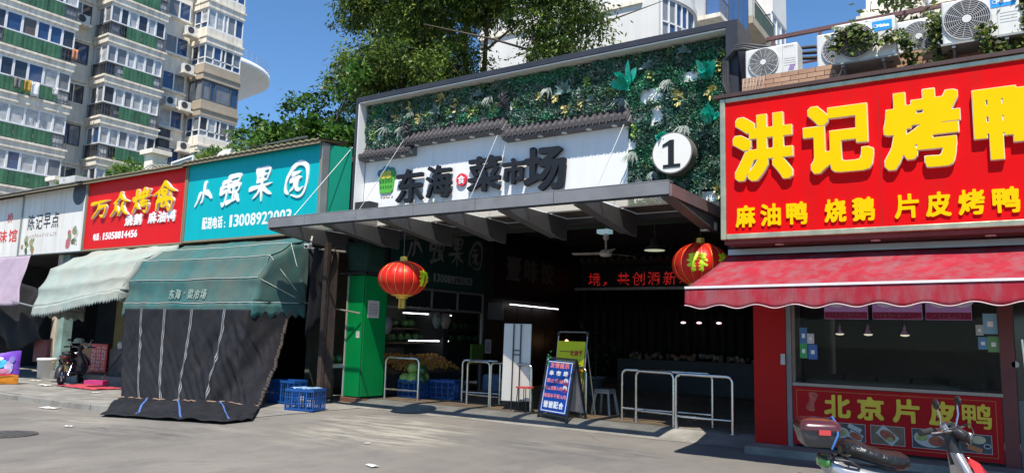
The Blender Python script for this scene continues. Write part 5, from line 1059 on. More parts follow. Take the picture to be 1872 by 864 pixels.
# ---- awnings
def hoodprof(): return [(10.88, 3.46), (10.35, 3.27), (9.84, 2.97), (9.57, 2.5), (9.49, 2.0)]
DG = M('awning_dark_green', (.026, .11, .105), .75, .25, 2.2, .12, 300, dirt=(.13, .12, .085), damt=.75, dscale=.9)
def hood(xl, xr, prof, piv, lab, mat, trim, drop=.28, scal=.16, lower=None, seed=0):
    t = T('awning', lab, 'awning', ((xl+xr)/2, 10.9, 2), 'stall awnings'); nP = len(prof)-1
    low = lower or (lambda x, k: 0)
    def P(x, k): 
        i = min(int(k), nP-1); f = k-i; (y0, z0), (y1, z1) = prof[i], prof[i+1]; sag = math.sin(math.pi*f)*.035; a = (x-xl)/(xr-xl)
        w = .03*noise.noise(V(x*.9, k*1.3, seed))+.012*noise.noise(V(x*4, k*4, seed)); sg = -.02*math.sin(math.pi*a)*(k/nP)
        return V(x, y0+(y1-y0)*f+sag*.9+w, z0+(z1-z0)*f-sag*.7+w+sg+low(x, k/nP))
    mb = MB(); mb.grid(lambda a, b: P(xl+(xr-xl)*a, b*nP), 60, nP*8); mb.build('top_cloth', mat, t, flip=False, solid=.004)
    for x in (xl, xr):
        pv = V(x, piv[0], piv[1]+low(x, 1)); mb = MB(); mb.grid(lambda a, b: (P(x, b*nP)*(1-a)+pv*a)+V(.03*noise.noise(V(a*4, b*6, x)), 0, -.02*math.sin(math.pi*a)), 10, nP*6); mb.build('side_cloth', mat, t, flip=False, solid=.004)
        mb = MB(); e = P(x, nP); mb.grid(lambda a, b: (e*(1-a)+pv*a)+V(.015*math.sin(a*20)*b, 0, -(drop+.035*math.sin(a*2*math.pi/.14*.9))*b), 40, 3); mb.build('side_valance', mat, t, flip=False, solid=.003)
    mb = MB(); mb.grid(lambda a, b: P(xl+(xr-xl)*a, nP)+V(0, .03*noise.noise(V(a*14, b, seed))*b-.02*b, -(drop+.03*math.cos(a*(xr-xl)*2*math.pi/(scal*2)))*b), 160, 4); mb.build('valance', mat, t, flip=False, solid=.003)
    for k in (range(1, nP+1) if mat is DG else ()):
        mb = MB(); pts = [P(xl+(xr-xl)*i/30, k)+V(0, -.006, .006) for i in range(31)]; e = V(xr, piv[0], piv[1]+low(xr, 1)); s0 = V(xl, piv[0], piv[1]+low(xl, 1)); mb.tube([s0]+pts+[e], .007, 5); mb.build('piping', trim, t)
    return t, P
PIPE = M('awning_piping', (.52, .54, .50), .6, .15)
aw, PA = hood(-16.95, -12.39, hoodprof(), (10.85, 2.05), 'faded dark green hooped awning over the draped stall', DG, PIPE)
mb = MB()
FADE = M('faded_letter', (.20, .27, .24), .8, .3, 20)
for i, ch in enumerate('东海·菜市场'):
    p = PA(-15.25+.225*i, 3.45); q = PA(-15.25+.225*i, 3.72); vv = (p-q).normalized(); nn = X1.cross(vv).normalized()
    if ch == '·': mb.obox(q+vv*.1+X1*.08+nn*.02, X1*.02, vv*.02, nn*.002)
    else: letters(mb, ch, q-vv*.04+nn*.028, X1, vv, nn, .2, .22, .004, .006)
mb.build('lettering', FADE, aw, flip=False)
PALE = M('awning_pale', (.29, .35, .31), .85, .15, 2, .1, 250, dirt=(.36, .31, .26), damt=.7, dscale=.8)
hood(-21.3, -17.2, [(10.88, 3.5), (10.4, 3.3), (9.85, 3.02), (9.6, 2.6), (9.5, 2.3)], (10.85, 2.2), 'pale mint awning sagging to the left under the red poultry sign', PALE, PALE, drop=.25, scal=.06, seed=5,
     lower=lambda x, k: -.38*k*k*ss((-17.2-x)/4.1)+.04*noise.noise(V(x*2, k*4, 3)))
LIL = M('lilac_cloth', (.33, .255, .32), .85, .15, 3, dirt=(.35, .28, .33), damt=.4, dscale=2)
mb = MB(); mb.grid(lambda a, b: (-26+3.2*a+.05*math.sin(b*9+a*5)+.4*a*b, 10.0-.5*b+.12*math.sin(a*11+b*3)*b, 3.35-1.35*b-.08*math.sin(a*9)*b), 40, 16)
o = mb.build('awning', LIL, None, flip=False, solid=.005); tag(o, 'lilac cloth awning bunched at the far left edge', 'awning', 'stall awnings')
BCL = M('black_cloth', (.007, .007, .009), .9, .3, 6, .3, 120)
mb = MB(); mb.grid(lambda a, b: (-27+3.75*a-.2*math.sin(b*3), 10.8+.25*noise.noise(V(a*5, b*2, 0)), (3.15-.9*a)-(1.35+.7*math.sin(math.pi*min(1, a*1.15)))*b), 40, 14)
o = mb.build('black_drape', BCL, None, flip=False, solid=.005); tag(o, 'black shade drape gathered between the lilac and mint awnings', 'cloth')
mb = MB(); mb.cyl((-22.6, 9.55, 2.05), (-21.2, 9.5, 1.9), .02, n=8); o = mb.build('support_pole', AL, None); tag(o, 'pale pole between the lilac cloth and the mint awning', 'pole')
# ---- hanging shade cloth of the draped stall
SC = M('shade_cloth', (.014, .0145, .0185), .75, .35, 5, .5, 400, spec=.2, dirt=(.03, .028, .028), damt=.7, dscale=2.2)
def Cp(u, v):
    q = Cp0(u, v); k = .05*min(1, v*3); return q+V(.3, -1, .1)*k*(noise.noise(V(u*14+v*4, v*1.4, 7))+.9*(1-2*abs(noise.noise(V(u*20-v*6, v*1.1, 9))))+.4*noise.noise(V(u*50-v*9, v*3, 3)))*(.35+1.9*ss((u-.35)*1.6)) if v <= 1 else q
def Cp0(u, v):
    """v 0..1 valance to pavement, 1..1.7 flap out onto the road"""
    t = V(-16.8+4.4*min(1, u/.82), 9.44-.03*math.sin(u*9)+1.0*max(0, (u-.82)/.18), 1.86)
    s_ = V(-15.75+4.05*u, 8.95+.3*u+.06*math.sin(u*8), 0); s_.z = gz(s_.x, s_.y)+.03
    if v <= 1:
        w = v**1.7; p = t.lerp(s_, w); p.z = t.z+(s_.z-t.z)*v
        if v > .2: p += V(.03, -.06, 0)*(math.sin(u*26+v*3)+.5*math.sin(u*57+v*6))*(v-.2)*(.35+1.3*ss((u-.45)*2)) + V(0, -.05, 0)*noise.noise(V(u*7, v*2, 1))*(v-.1)
        p.z = max(p.z, gz(p.x, p.y)+.03)
        return p
    w = (v-1)/.7; f = [(-13.2, 7.15), (-11.5, 7.2), (-10.3, 7.5), (-10.35, 8.1)]; k = u*2.999; i = int(k); q = V(*f[i], 0).lerp(V(*f[i+1], 0), k-i)
    p = V(s_.x, s_.y, 0).lerp(q, w); e = 0 if p.y > YK+.1 else 0
    base = zr(p.x)+(zp(p.x)-zr(p.x))*ss((p.y-YK+.25)/.4) if p.x < -10.6 else 0
    p.z = base+.035+.05*abs(noise.noise(V(u*9, w*4, 2)))+.03*abs(math.sin(u*22+w*3))*(1-w*.5); return p
sc = T('shade_cloth', 'black mesh shade cloth hanging from the green awning and spilling onto the road', 'cloth', (-14, 8.8, 0))
mb = MB(); mb.grid(lambda a, b: Cp(a, b), 110, 50); mb.build('curtain', SC, sc, flip=False, solid=.004)
mb = MB(); mb.grid(lambda a, b: Cp(a, 1+.7*b), 90, 20); mb.build('ground_flap', SC, sc, flip=False, solid=.004)
STR = M('cloth_stripe_grey', (.2, .205, .215), .8); STB = M('cloth_stripe_blue', (.06, .14, .38), .8)
for u0 in (.14, .3, .47, .68):
    for du in (-.0045, .0045):
        mb = MB()
        def rib(a, b, u0=u0, du=du): p = Cp(u0+du+.005*(a-.5), b); n1 = (Cp(min(1, u0+.01), b)-Cp(u0-.01, b)).cross(Cp(u0, min(1, b+.01))-Cp(u0, max(0, b-.01))).normalized(); n1 = n1 if n1.y < 0 else -n1; return p+n1*.016
        mb.grid(rib, 1, 60); mb.build('stripe', STR, sc, flip=False)
for u0 in (.2, .45, .75):
    mb = MB(); mb.grid(lambda a, b: Cp(u0+.012*(a-.5), 1.05+.6*b)+V(0, 0, .008), 1, 20); mb.build('stripe', STB, sc, flip=False)
mb = MB(); mb.tube([Cp(i/50, .998)+V(0, -.02, .02+.012*math.sin(i*2)) for i in range(51)], .016, 5); mb.build('hem_rope', M('hem_rope', (.28, .18, .12), .9), sc)
mb = MB(); rr = random.Random(6)
for i in range(30):
    p = Cp(.995, i/30); mb.box(p.x-.015, p.x+.02+rr.uniform(0, .03), p.y-.02, p.y+.02, p.z-.03, p.z+.025)
mb.build('frayed_edge', M('frayed', (.12, .09, .075), .9, .5, 20), sc, kind='stuff')
# stall structure
WD = M('rough_timber', (.045, .03, .024), .85, .35, 8, .3, 60)
for i, (x, y, z1, w, lab) in enumerate(((-11.72, 10.75, 3.3, .1, 'rough brown timber post left of the green pillar'), (-12.2, 11.3, 3.4, .09, 'thinner timber post behind the black curtain'), (-16.9, 10.85, 3.4, .1, 'timber post at the left end of the draped stall'))):
    mb = MB(); mb.box(x-w/2, x+w/2, y-w/2, y+w/2, gz(x, y)-.05, z1); o = mb.build('timber_post', WD, None, bevel=.008); tag(o, lab, 'post')
mb = MB(); mb.grid(lambda a, b: (-12.35+.8*a*(1-.3*b), 10.82+.07*math.sin(a*16+b*2), 3.2-(1.9-.5*a)*b), 40, 10); o = mb.build('black_curtain', BCL, None, flip=False, solid=.004); tag(o, 'black curtain hanging right of the green awning, under the canopy end', 'cloth')
mb = MB(); mb.grid(lambda a, b: (-11.85+.2*a, 10.9+.1*math.sin(a*8), 3.15-3*b), 10, 10); o = mb.build('timber_screen', WD, None, flip=False, solid=.03); tag(o, 'dark battered plank screen beside the green pillar', 'screen')
mb = MB(); mb.cyl((-12.42, 10.85, 2.06), (-11.45, 11.5, 1.87), .018, n=8); o = mb.build('support_pole', M('old_steel', (.25, .24, .22), .5, .2), None); tag(o, 'thin steel pole from the green awning to the green pillar', 'pole')
mb = MB(); mb.cyl((-12.4, 10.8, 3.22), (-11.3, 10.85, 3.1), .022, n=8); o = mb.build('curtain_pole', MC['old_steel'], None); tag(o, 'steel pole carrying the black curtain under the canopy', 'pole')
cc = T('security_camera', 'white security camera under the left end of the canopy', 'camera', (-11.95, 10.5, 3.2))
mb = MB(); mb.obox((-11.95, 10.42, 3.2), (.05, -.09, -.02), (.045, .025, 0), (.01, -.01, .045)); mb.build('body', WFR, cc, bevel=.01); mb = MB(); mb.cyl((-11.97, 10.5, 3.22), (-12.0, 10.56, 3.42), .02, n=8); mb.build('bracket', WFR, cc); mb = MB(); mb.cyl((-11.9, 10.33, 3.18), (-11.885, 10.305, 3.175), .03, n=10); mb.build('lens', BLK, cc)
crate((-11.1, 9.85, gz(-11.1, 9.85)+.01), .62, .42, .40, 'front blue crate at the right foot of the black shade cloth', .25)
crate((-12.2, 10.35, gz(-12.2, 10.35)+.01), .62, .42, .45, 'rear blue crate half hidden behind the black shade cloth', .2)
mb = MB(); mb.grid(lambda a, b: (-11.35+.5*a, 9.68+.35*b, gz(-11.1, 9.85)+.42+.03*noise.noise(V(a*6, b*6, 0))), 8, 6); o = mb.build('plastic_sheet', M('pale_blue_sheet', (.25, .38, .55), .4), None, flip=False, solid=.004); tag(o, 'pale blue plastic sheet lying on the front blue crate', 'sheet')
tb = T('produce_table', 'dim produce table inside the draped stall', 'table', (-12.0, 11.6, 0))
mb = MB(); mb.box(-12.35, -11.95, 11.3, 12.3, .72, .8); mb.build('top', M('table_pale', (.4, .4, .38), .6), tb)
for x in (-12.3, -12.0):
    for y in (11.35, 12.2): mb = MB(); mb.bar((x, y, 0), (x, y, .72), .04, .04, (1, 0, 0)); mb.build('leg', WD, tb)
for i in range(5): melon(-12.15+.05*(i % 2), 11.4+.19*i, .9, .1, WM, 'dark melon on the dim table inside the draped stall', 'melons in the draped stall')
mb = MB(); mb.ell((-11.75, 10.3, .12), .12, .1, .1, 9, 6); o = mb.build('stone', M('pale_stone', (.3, .29, .26), .9, .2), None); tag(o, 'pale rounded stone by the brown timber post', 'stone'); o.location = (0, 0, gz(-11.75, 10.3)-.03)
# ---- things on the left pavement
PURP = M('snack_print', (.16, .05, .42), .35, .5, 5)
bs = T('snack_bag_display', 'bright purple inflated snack bag display standing on the pavement, far left', 'display', (-21.9, 9.0, -.08))
BN = V(.76, -.65, 0)
def BP(a, b, k): return V(-22.1+1.0*a, 8.1+1.17*a, -.08+.80*b+.05*math.sin(a*8)*b)+BN*(.15*k*max(0, math.sin(math.pi*a))**.5*max(0, math.sin(math.pi*min(1, b*.93+.03)))**.5)
mb = MB(); mb.grid(lambda a, b: BP(a, b, 1)+V(0, 0, .012*noise.noise(V(a*20, b*9, 0))), 30, 16); mb.build('front', PURP, bs, flip=False)
mb = MB(); mb.grid(lambda a, b: BP(a, b, -.8), 20, 14); mb.build('back', M('snack_side', (.20, .10, .09), .4, .5, 8), bs, flip=False)
mb = MB(); mb.grid(lambda a, b: BP(a, .02+.24*b+.05*b*math.sin(a*9), 1)+BN*.012, 30, 5); mb.build('orange_band', M('snack_orange', (.75, .26, .02), .35, .35, 5), bs, flip=False)
for i, (a0, b0, ra, rb, c) in enumerate(((.74, .66, .1, .13, (.06, .42, .62)), (.86, .52, .06, .2, (.45, .36, .60)), (.78, .42, .09, .08, (.62, .22, .36)), (.70, .82, .08, .06, (.7, .68, .72)), (.9, .75, .04, .1, (.25, .2, .55)), (.82, .31, .12, .03, (.65, .04, .08)))):
    mb = MB(); N = 14; vs_ = [BP(a0, b0, 1)+BN*(.02+.003*i)]+[BP(a0+ra*math.cos(2*math.pi*k/N), b0+rb*math.sin(2*math.pi*k/N), 1)+BN*(.016+.003*i) for k in range(N)]; mb.add(vs_, [(0, k+1, (k+1) % N+1) for k in range(N)], True); mb.build('printed_patch', M('snack_%d' % i, c, .35, .4, 8), bs, flip=False)
bk = T('white_bucket', 'white plastic bucket on the pavement beside the dark scooter', 'bucket', (-22.9, 10.75, -.08))
mb = MB(); mb.lathe((-22.9, 10.75, -.07), [(0, 0), (.2, 0), (.235, .5), (.26, .5), (.26, .56), (.23, .57), (0, .57)], 24); mb.build('body', M('bucket_white', (.72, .71, .68), .45, .05), bk)
mb = MB(); mb.box(-24.3, -23.5, 11.0, 11.3, .35, 1.0); o = mb.build('red_box', M('dull_red_box', (.16, .04, .04), .7, .2), None); tag(o, 'dull red box under the black drape at the far left', 'box')
cb = T('wooden_cabinet', 'brown wooden cabinet at the poultry stall front', 'cabinet', (-21.5, 11.3, .16)); WC = M('cabinet_wood', (.22, .10, .035), .6, .25, 5)
mb = MB(); mb.box(-21.85, -21.16, 11.1, 11.6, .165, .95); mb.build('carcass', WC, cb)
for i in range(2): mb = MB(); mb.box(-21.82, -21.19, 11.08, 11.1, .2+.38*i, .55+.36*i); mb.build('panel', M('cabinet_wood_light', (.28, .13, .045), .6, .25, 5), cb)
po = T('price_poster', 'red price poster with rows of white characters beside the wooden cabinet', 'poster', (-20.75, 11.05, .2))
mb = MB(); mb.box(-21.15, -20.35, 11.05, 11.08, .2, .96); mb.build('panel', M('poster_red', (.62, .03, .025), .5, .05), po)
mb = MB()
for i in range(3): 
    for j in range(7): marks(mb, (-21.1+.25*i, 11.05, .25+.095*j), X1, Z1, NF, .2, .08, 2, i*7+j)
mb.build('lettering', BW, po, flip=False)
mb = MB(); mb.box(-20.3, -18.2, 11.1, 11.7, .16, .85); o = mb.build('stall_counter', M('counter_clutter', (.10, .09, .085), .7, .5, 6), None); tag(o, 'cluttered dark counter right of the red price poster', 'counter')
for i, (x, z, r, c, lab) in enumerate(((-19.9, .95, .12, (.6, .6, .58), 'white tub on the cluttered poultry counter'), (-19.5, .98, .16, (.06, .06, .06), 'black wok on the cluttered poultry counter'), (-22.15, .45, .2, (.75, .75, .74), 'white plastic bag slumped left of the wooden cabinet'), (-22.45, .3, .17, (.45, .3, .06), 'ochre sack behind the dark scooter'))):
    mb = MB(); mb.lathe((x, 11.2, z-.1), [(0, 0), (r*.8, 0), (r, r), (r*.75, r*1.6), (0, r*1.7)], 14); o = mb.build('container', M('cont_%d' % i, c, .6, .15), None); tag(o, lab, 'container')
mb = MB(); mb.grid(lambda a, b: (-20.2+1.9*a, 9.7+.75*b, gz(-20, 10)+.02+.03*abs(noise.noise(V(a*6, b*4, 0)))), 12, 6); o = mb.build('red_mat', M('red_mat', (.42, .05, .07), .8, .3, 4), None, flip=False, solid=.01); tag(o, 'crumpled red mat on the pavement before the poultry stall', 'mat')
mb = MB(); mb.cyl((-19.0, 10.2, .05), (-18.6, 10.6, .95), .015, n=6); o = mb.build('broom', WD, None); mb = MB(); mb.obox((-19.05, 10.15, .06), (.25, .1, 0), (.05, -.1, 0), (0, 0, .05)); mb.build('head', M('magenta_bristle', (.4, .03, .15), .8), o); tag(o, 'broom with magenta head leaning at the poultry stall', 'broom')
# ---- clutter on the left roofs
RT = M('roof_junk_white', (.55, .55, .53), .7, .15, 4)
for i, (x, z, w, h, lab) in enumerate(((-25.3, 5.45, 1.0, .75, 'white box unit on the roof behind the breakfast sign'), (-27.0, 5.45, 1.2, .5, 'bundle of pale sacks on the roof at far left'), (-28.9, 5.45, 1.0, .55, 'second bundle of pale sacks on the far left roof'))):
    mb = MB(); 
    if i == 0: mb.box(x-w/2, x+w/2, 11.9, 12.5, z, z+h)
    else: mb.grid(lambda a, b: (x-w/2+w*a, 12.2+.3*math.cos(math.pi*b), z+h*math.sin(math.pi*b)*(.6+.4*math.sin(a*9))), 14, 10)
    o = mb.build('roof_unit' if i == 0 else 'roof_sacks', RT if i == 0 else M('sack_pale', (.48, .5, .5), .8, .3, 6), None, flip=False); tag(o, lab, 'box' if i == 0 else 'sacks')
gh = T('glass_frame', 'white-framed glass pane leaning on the roof above the red sign', 'glass panel', (-19.4, 12.2, 5.45))
mb = MB(); mb.bar((-19.95, 12.2, 5.45), (-19.95, 12.2, 6.15), .06, .05, (0, 1, 0)); mb.bar((-18.95, 12.2, 5.45), (-18.95, 12.2, 6.25), .06, .05, (0, 1, 0)); mb.bar((-19.95, 12.2, 6.15), (-18.95, 12.2, 6.25), .05, .06, (0, 1, 0)); mb.build('frame', WFR, gh)
mb = MB(); mb.extr([(-19.92, 12.2, 5.46), (-18.98, 12.2, 5.46), (-18.98, 12.2, 6.23), (-19.92, 12.2, 6.13)], (0, .01, 0)); mb.build('pane', M('greenhouse_pane', (.22, .32, .36), .1, .1, spec=.8), gh)
mb = MB()
for k in range(4): mb.tube([(-21.2+.1*k+.75*math.cos(a)*(1+.1*k), 12.3+.06*k, 5.45+.8*math.sin(a)) for a in [math.pi*i/14 for i in range(15)]], .015, 5)
o = mb.build('hoop_frame', M('hoop_grey', (.32, .3, .27), .7), None); tag(o, 'bent grey plant hoops on the roof above the red sign', 'frame')
rg = T('roof_railing', 'dark metal railing on the roof above the teal sign', 'railing', (-17, 12.4, 5.4)); mb = MB()
mb.bar((-18.6, 12.4, 6.25), (-14.5, 12.4, 6.3), .04, .04); mb.bar((-18.6, 12.4, 5.85), (-14.5, 12.4, 5.9), .03, .03); mb.build('rail', RAIL, rg)
for i in range(18): mb = MB(); x = -18.6+.24*i; mb.bar((x, 12.4, 5.4), (x, 12.4, 6.25), .025, .025, (1, 0, 0)); mb.build('baluster', RAIL, rg)
dsh = T('satellite_dish', 'small pale satellite dish on the roof above the teal sign', 'satellite dish', (-17.1, 12.0, 5.4)); mb = MB(); mb.lathe((-17.1, 12.0, 5.95), [(0, 0), (.14, .02), (.26, .1)], 20, (.3, -.7, .5)); mb.build('dish', RT, dsh); mb = MB(); mb.cyl((-17.1, 12.05, 5.4), (-17.1, 12.02, 5.93), .02, n=6); mb.build('mast', RAIL, dsh)
for i, (x, z, h) in enumerate(((-21.9, 5.42, 1.3), (-27.8, 5.42, 1.0))):
    mb = MB(); mb.box(x-.22, x+.22, 12.6, 13.05, z, z+h); mb.box(x-.34, x+.34, 12.5, 13.15, z+h, z+h+.14); o = mb.build('roof_pier', CREAM, None); tag(o, ('weathered cream pier with cap among the roof shrubs', 'short weathered pier with cap at the far left roof')[i], 'pier')
# ============================================================ roast duck shop, right
YR = 11.0
rs = T('duck_shop_building', 'roast duck shop with red pillar, glazed counter and brick parapet, right', 'building', (-1, 12, 0))
RPAINT = M('red_pillar_paint', (.42, .006, .005), .45, .08, 1.5, spec=.15)
mb = MB(); mb.box(-3.1, -2.66, YR, 11.9, .1, 2.95); mb.build('pillar', RPAINT, rs, bevel=.004)
mb = MB(); mb.box(-2.655, -2.585, YR+.02, 11.6, .1, 2.95); mb.build('frame_post', M('post_grey', (.20, .20, .205), .5, .15), rs)
mb = MB(); mb.box(-2.58, -2.535, YR+.03, 11.1, .15, 2.95); mb.build('window_jamb', M('jamb_wood', (.20, .14, .10), .6, .2), rs)
mb = MB(); mb.box(-2.53, 4, 13.9, 14.0, .1, 3); mb.build('back_wall', M('shop_back', (.12, .115, .10), .7, .3, 1.5), rs)
mb = MB(); mb.box(-2.7, 4, 11.05, 14, 2.95, 3.05); mb.build('ceiling', DARKI, rs); mb = MB(); mb.box(-3.05, -2.6, 11.91, 14, .1, 2.95); mb.build('side_wall', DARKI, rs)
mb = MB(); mb.box(-3.3, 6, 11.3, 16, 5.0, 5.12); mb.build('roof', CONC, rs); mb = MB(); mb.box(-3.25, 6, 11.15, 11.3, 3.06, 5.0); mb.build('upper_wall', CREAM, rs)
mb = MB(); mb.box(-3.12, 1.5, 10.55, 11.3, -.1, .1); mb.build('step', CONC, rs, bevel=.01)
mb = MB(); mb.box(-.13, .02, YR-.02, 11.1, .1, 2.95); mb.build('jamb', M('maroon_jamb', (.13, .02, .02), .45, .2), rs)
dr = MB(); dr.box(.03, 1.4, YR+.03, YR+.07, .9, 2.6); d_ = dr.build('door', M('door_glass', (.035, .04, .035), .12, .3, 1), rs); mb = MB(); mb.box(.03, 1.4, YR+.02, YR+.08, .1, .895); mb.build('kick_panel', M('door_panel', (.10, .11, .10), .4, .2), d_)
mb = MB(); mb.cyl((.13, YR-.03, .98), (.1, YR-.03, 1.62), .016, n=8); mb.build('handle', STEEL, d_); mb = MB(); mb.cyl((.02, YR-.02, 1.32), (.02, YR+.02, 1.32), .04, n=12); mb.build('lock', AL, d_)
# window glass and counter
WG = glassmat('shop_glass', (.78, .79, .74), .3, .78, .02, (.02, .022, .02))
mb = MB(); mb.box(-2.53, -.14, YR+.045, YR+.055, .99, 2.6); mb.build('window', WG, rs)
mb = MB(); mb.box(-2.56, -.12, YR-.06, YR+.35, .925, .965); mb.build('counter_top', M('counter_stone', (.32, .28, .23), .4, .1), rs)
mb = MB(); mb.box(-2.5, -.6, 11.5, 12.3, .1, 1.0); mb.build('work_bench', M('bench_steel', (.22, .22, .22), .35, .2, metal=.4), rs)
for i in range(5): mb = MB(); mb.box(-2.4+.42*i, -2.02+.42*i, 11.55, 11.95, 1.0, 1.07); mb.build('tray', M('tray_dark', (.05, .05, .05), .4, .3), rs)
# red front board
BR = M('front_board_red', (.40, .008, .012), .5, .06, spec=.12); fb = T('front_board', 'red counter board with yellow characters and four food photos', 'sign', (-1.35, YR, .1))
mb = MB(); mb.box(-2.57, -.14, YR-.012, YR+.02, .14, .915); mb.build('panel', BR, fb)
GL = M('thin_gold_line', (.42, .2, .05), .5)
mb = MB()
for a in ((-2.52, -.2, .195, .2), (-2.52, -.2, .865, .87)): mb.box(a[0], a[1], YR-.014, YR-.012, a[2], a[3])
for x in (-2.52, -.205): mb.box(x, x+.005, YR-.014, YR-.012, .2, .865)
mb.build('border', GL, fb)
YL = M('board_letter_yellow', (.66, .50, .03), .5)
for ch, x0, x1 in (('北', -2.16, -1.83), ('京', -1.75, -1.43), ('片', -1.33, -1.02), ('皮', -.92, -.62), ('鸭', -.56, -.25)):
    mb = MB(); letters(mb, ch, (x0, YR-.012, .53), X1, Z1, NF, x1-x0, .3, .02, .012 if ch != '鸭' else .006, style='box'); mb.build('letter', YL, fb, flip=False)
PB = M('photo_dark', (.05, .055, .06), .5, .3, 8); PLATE = M('photo_plate', (.45, .45, .43), .5, .1); MEAT = M('photo_meat', (.30, .07, .03), .5, .4, 20); VEG = M('photo_veg', (.28, .32, .10), .5, .3, 20)
for i, (x0, x1, z0, z1) in enumerate(((-2.06, -1.66, .235, .47), (-1.6, -1.2, .235, .475), (-1.12, -.74, .235, .475), (-.66, -.26, .235, .46))):
    mb = MB(); mb.box(x0, x1, YR-.015, YR-.012, z0, z1); p = mb.build('food_photo', PLATE, fb)
    mb = MB(); mb.box(x0+.006, x1-.006, YR-.0165, YR-.015, z0+.006, z1-.006); mb.build('photo_ground', [PB, M('photo_wood', (.16, .10, .06), .5, .3, 10), PB, PB][i], p)
    cx, cz = (x0+x1)/2, (z0+z1)/2; k = 16
    def pl(dx, dz, rx, rz, m, lay, an=0, n=16):
        mb = MB(); mb.poly([(cx+dx+rx*math.cos(a)*math.cos(an)-rz*math.sin(a)*math.sin(an), YR-.0165-.0012*lay, cz+dz+rx*math.cos(a)*math.sin(an)+rz*math.sin(a)*math.cos(an)) for a in [2*math.pi*j/n+.785*(n == 4) for j in range(n)]]); mb.build('dish', m, p, flip=False)
    if i == 0: pl(-.1, -.01, .1, .07, PLATE, 1); pl(-.1, -.01, .075, .05, VEG, 2); pl(.08, -.04, .12, .07, PLATE, 1, -.4, 4); pl(.08, -.04, .08, .045, MEAT, 2, -.4, 10); pl(.07, .06, .12, .04, PLATE, 3, -.4, 4)
    elif i == 1: pl(0, 0, .17, .1, PLATE, 1, -.7, 4); pl(0, 0, .1, .06, MEAT, 2, -.5, 12); pl(.03, -.05, .04, .03, VEG, 3)
    elif i == 2: pl(0, 0, .17, .1, PLATE, 1, -.1); pl(.08, -.02, .09, .06, MEAT, 2); pl(-.08, .02, .07, .05, VEG, 2)
    else: pl(.06, .05, .08, .05, M('photo_cake', (.5, .42, .25), .5, .2), 1); pl(-.06, .03, .08, .04, VEG, 1, -.3, 4); pl(.02, -.06, .11, .04, M('photo_orange', (.5, .16, .05), .5, .3), 2, -.3, 4); pl(.15, -.02, .04, .03, PLATE, 2); pl(.15, -.02, .03, .02, BLK, 3)
mb = MB(); mb.add([(-2.46+.28*(.5+.5*math.sin(a)*(.6+.4*math.sin(a*2+1))), YR-.0135, .72+.13*math.cos(a)) for a in [2*math.pi*i/20 for i in range(20)]], [tuple(range(20))]); mb.build('duck_picture', M('duck_print', (.40, .07, .045), .5, .5, 14), fb, flip=False)
# menu pictures (glow put in to brighten the dark panels), lamps, payment stickers
for i, (x0, x1) in enumerate(((-2.18, -1.6), (-1.55, -.93), (-.9, -.36))):
    t = T('menu_picture', ['left', 'middle', 'right'][i]+' purple menu picture hanging inside the duck shop window', 'screen', (x0, 11.6, 1.8), 'menu pictures in the window')
    mb = MB(); mb.box(x0-.05, x1-.06, 11.5, 11.53, 1.86, 2.4); mb.build('panel', M('menu_purple', (.30, .14, .34), .4, .35, 5, emit=(.4, .2, .5), estr=.5), t)
    mb = MB(); mb.box(x0-.045, x1-.065, 11.494, 11.499, 1.865, 1.96); mb.build('caption_band', M('menu_band', (.32, .03, .12), .4, .2, 8, emit=(.3, .03, .1), estr=.3), t)
    mb = MB(); marks(mb, (x0+.03, 11.494, 1.9), X1, Z1, NF, .4, .04, 7, i); mb.build('lettering', BW, t, flip=False)
    for k in range(2):
        mb = MB(); mb.ell((x0+.12+.26*k, 11.5, 2.12), .13, .012, .1, 14, 8); mb.build('dish_picture', M('menu_dish', (.34, .26, .42), .4, .4, 16, emit=(.5, .4, .6), estr=.5), t)
for i, x in enumerate((-2.1, -1.72, -1.25)):
    t = T('heat_lamp', ['left', 'middle', 'right'][i]+' small chrome heat lamp hanging inside the duck shop', 'lamp', (x, 11.9, 1.6), 'heat lamps in the duck shop')
    mb = MB(); mb.lathe((x, 11.9, 1.66), [(.09, 0), (.07, .06), (.03, .1), (.03, .2), (0, .2)], 16); mb.cyl((x, 11.9, 1.85), (x, 11.9, 2.95), .006, n=5); mb.build('shade', STEEL, t)
    mb = MB(); mb.ell((x, 11.9, 1.655), .06, .06, .02, 12, 6); mb.build('bulb', lit('heat_bulb', (1, .95, .8), 1.2), t)
def sticker(x, z, w, h, c, lab, k=0):
    mb = MB(); mb.box(x, x+w, YR+.028-.003*k, YR+.031-.003*k, z, z+h); o = mb.build('payment_sticker', M('stick_%d' % int(abs(c[0]*97+c[1]*31+c[2]*7)*100), c, .4, .05), None); tag(o, lab, 'sticker', 'payment stickers')
    mb = MB(); mb.box(x+w*.3, x+w*.7, YR+.0255-.003*k, YR+.0275-.003*k, z+h*.35, z+h*.62); mb.build('white_square', BW, o)
sticker(-2.47, 1.5, .1, .22, (.04, .14, .32), 'upper blue payment sticker at the left of the window'); sticker(-2.47, 1.3, .1, .2, (.03, .3, .07), 'green payment sticker at the left of the window', 1); sticker(-2.37, 1.5, .09, .14, (.55, .5, .5), 'white and red sticker at the left of the window'); sticker(-2.36, 1.29, .12, .2, (.04, .12, .4), 'lower blue payment sticker at the left of the window', 1)
sticker(-.29, 1.68, .15, .25, (.2, .4, .55), 'largest pale blue sticker at the right of the window', 1); sticker(-.37, 1.66, .08, .13, (.4, .42, .4), 'small white sticker at the right of the window'); sticker(-.35, 1.49, .1, .15, (.1, .25, .42), 'blue sticker low at the right of the window'); sticker(-.25, 1.46, .12, .19, (.12, .3, .1), 'green sticker low at the right of the window', 2)
mb = MB(); mb.box(-2.72, -2.66, YR-.03, YR-.002, 1.2, 1.35); o = mb.build('latch', AL, rs)
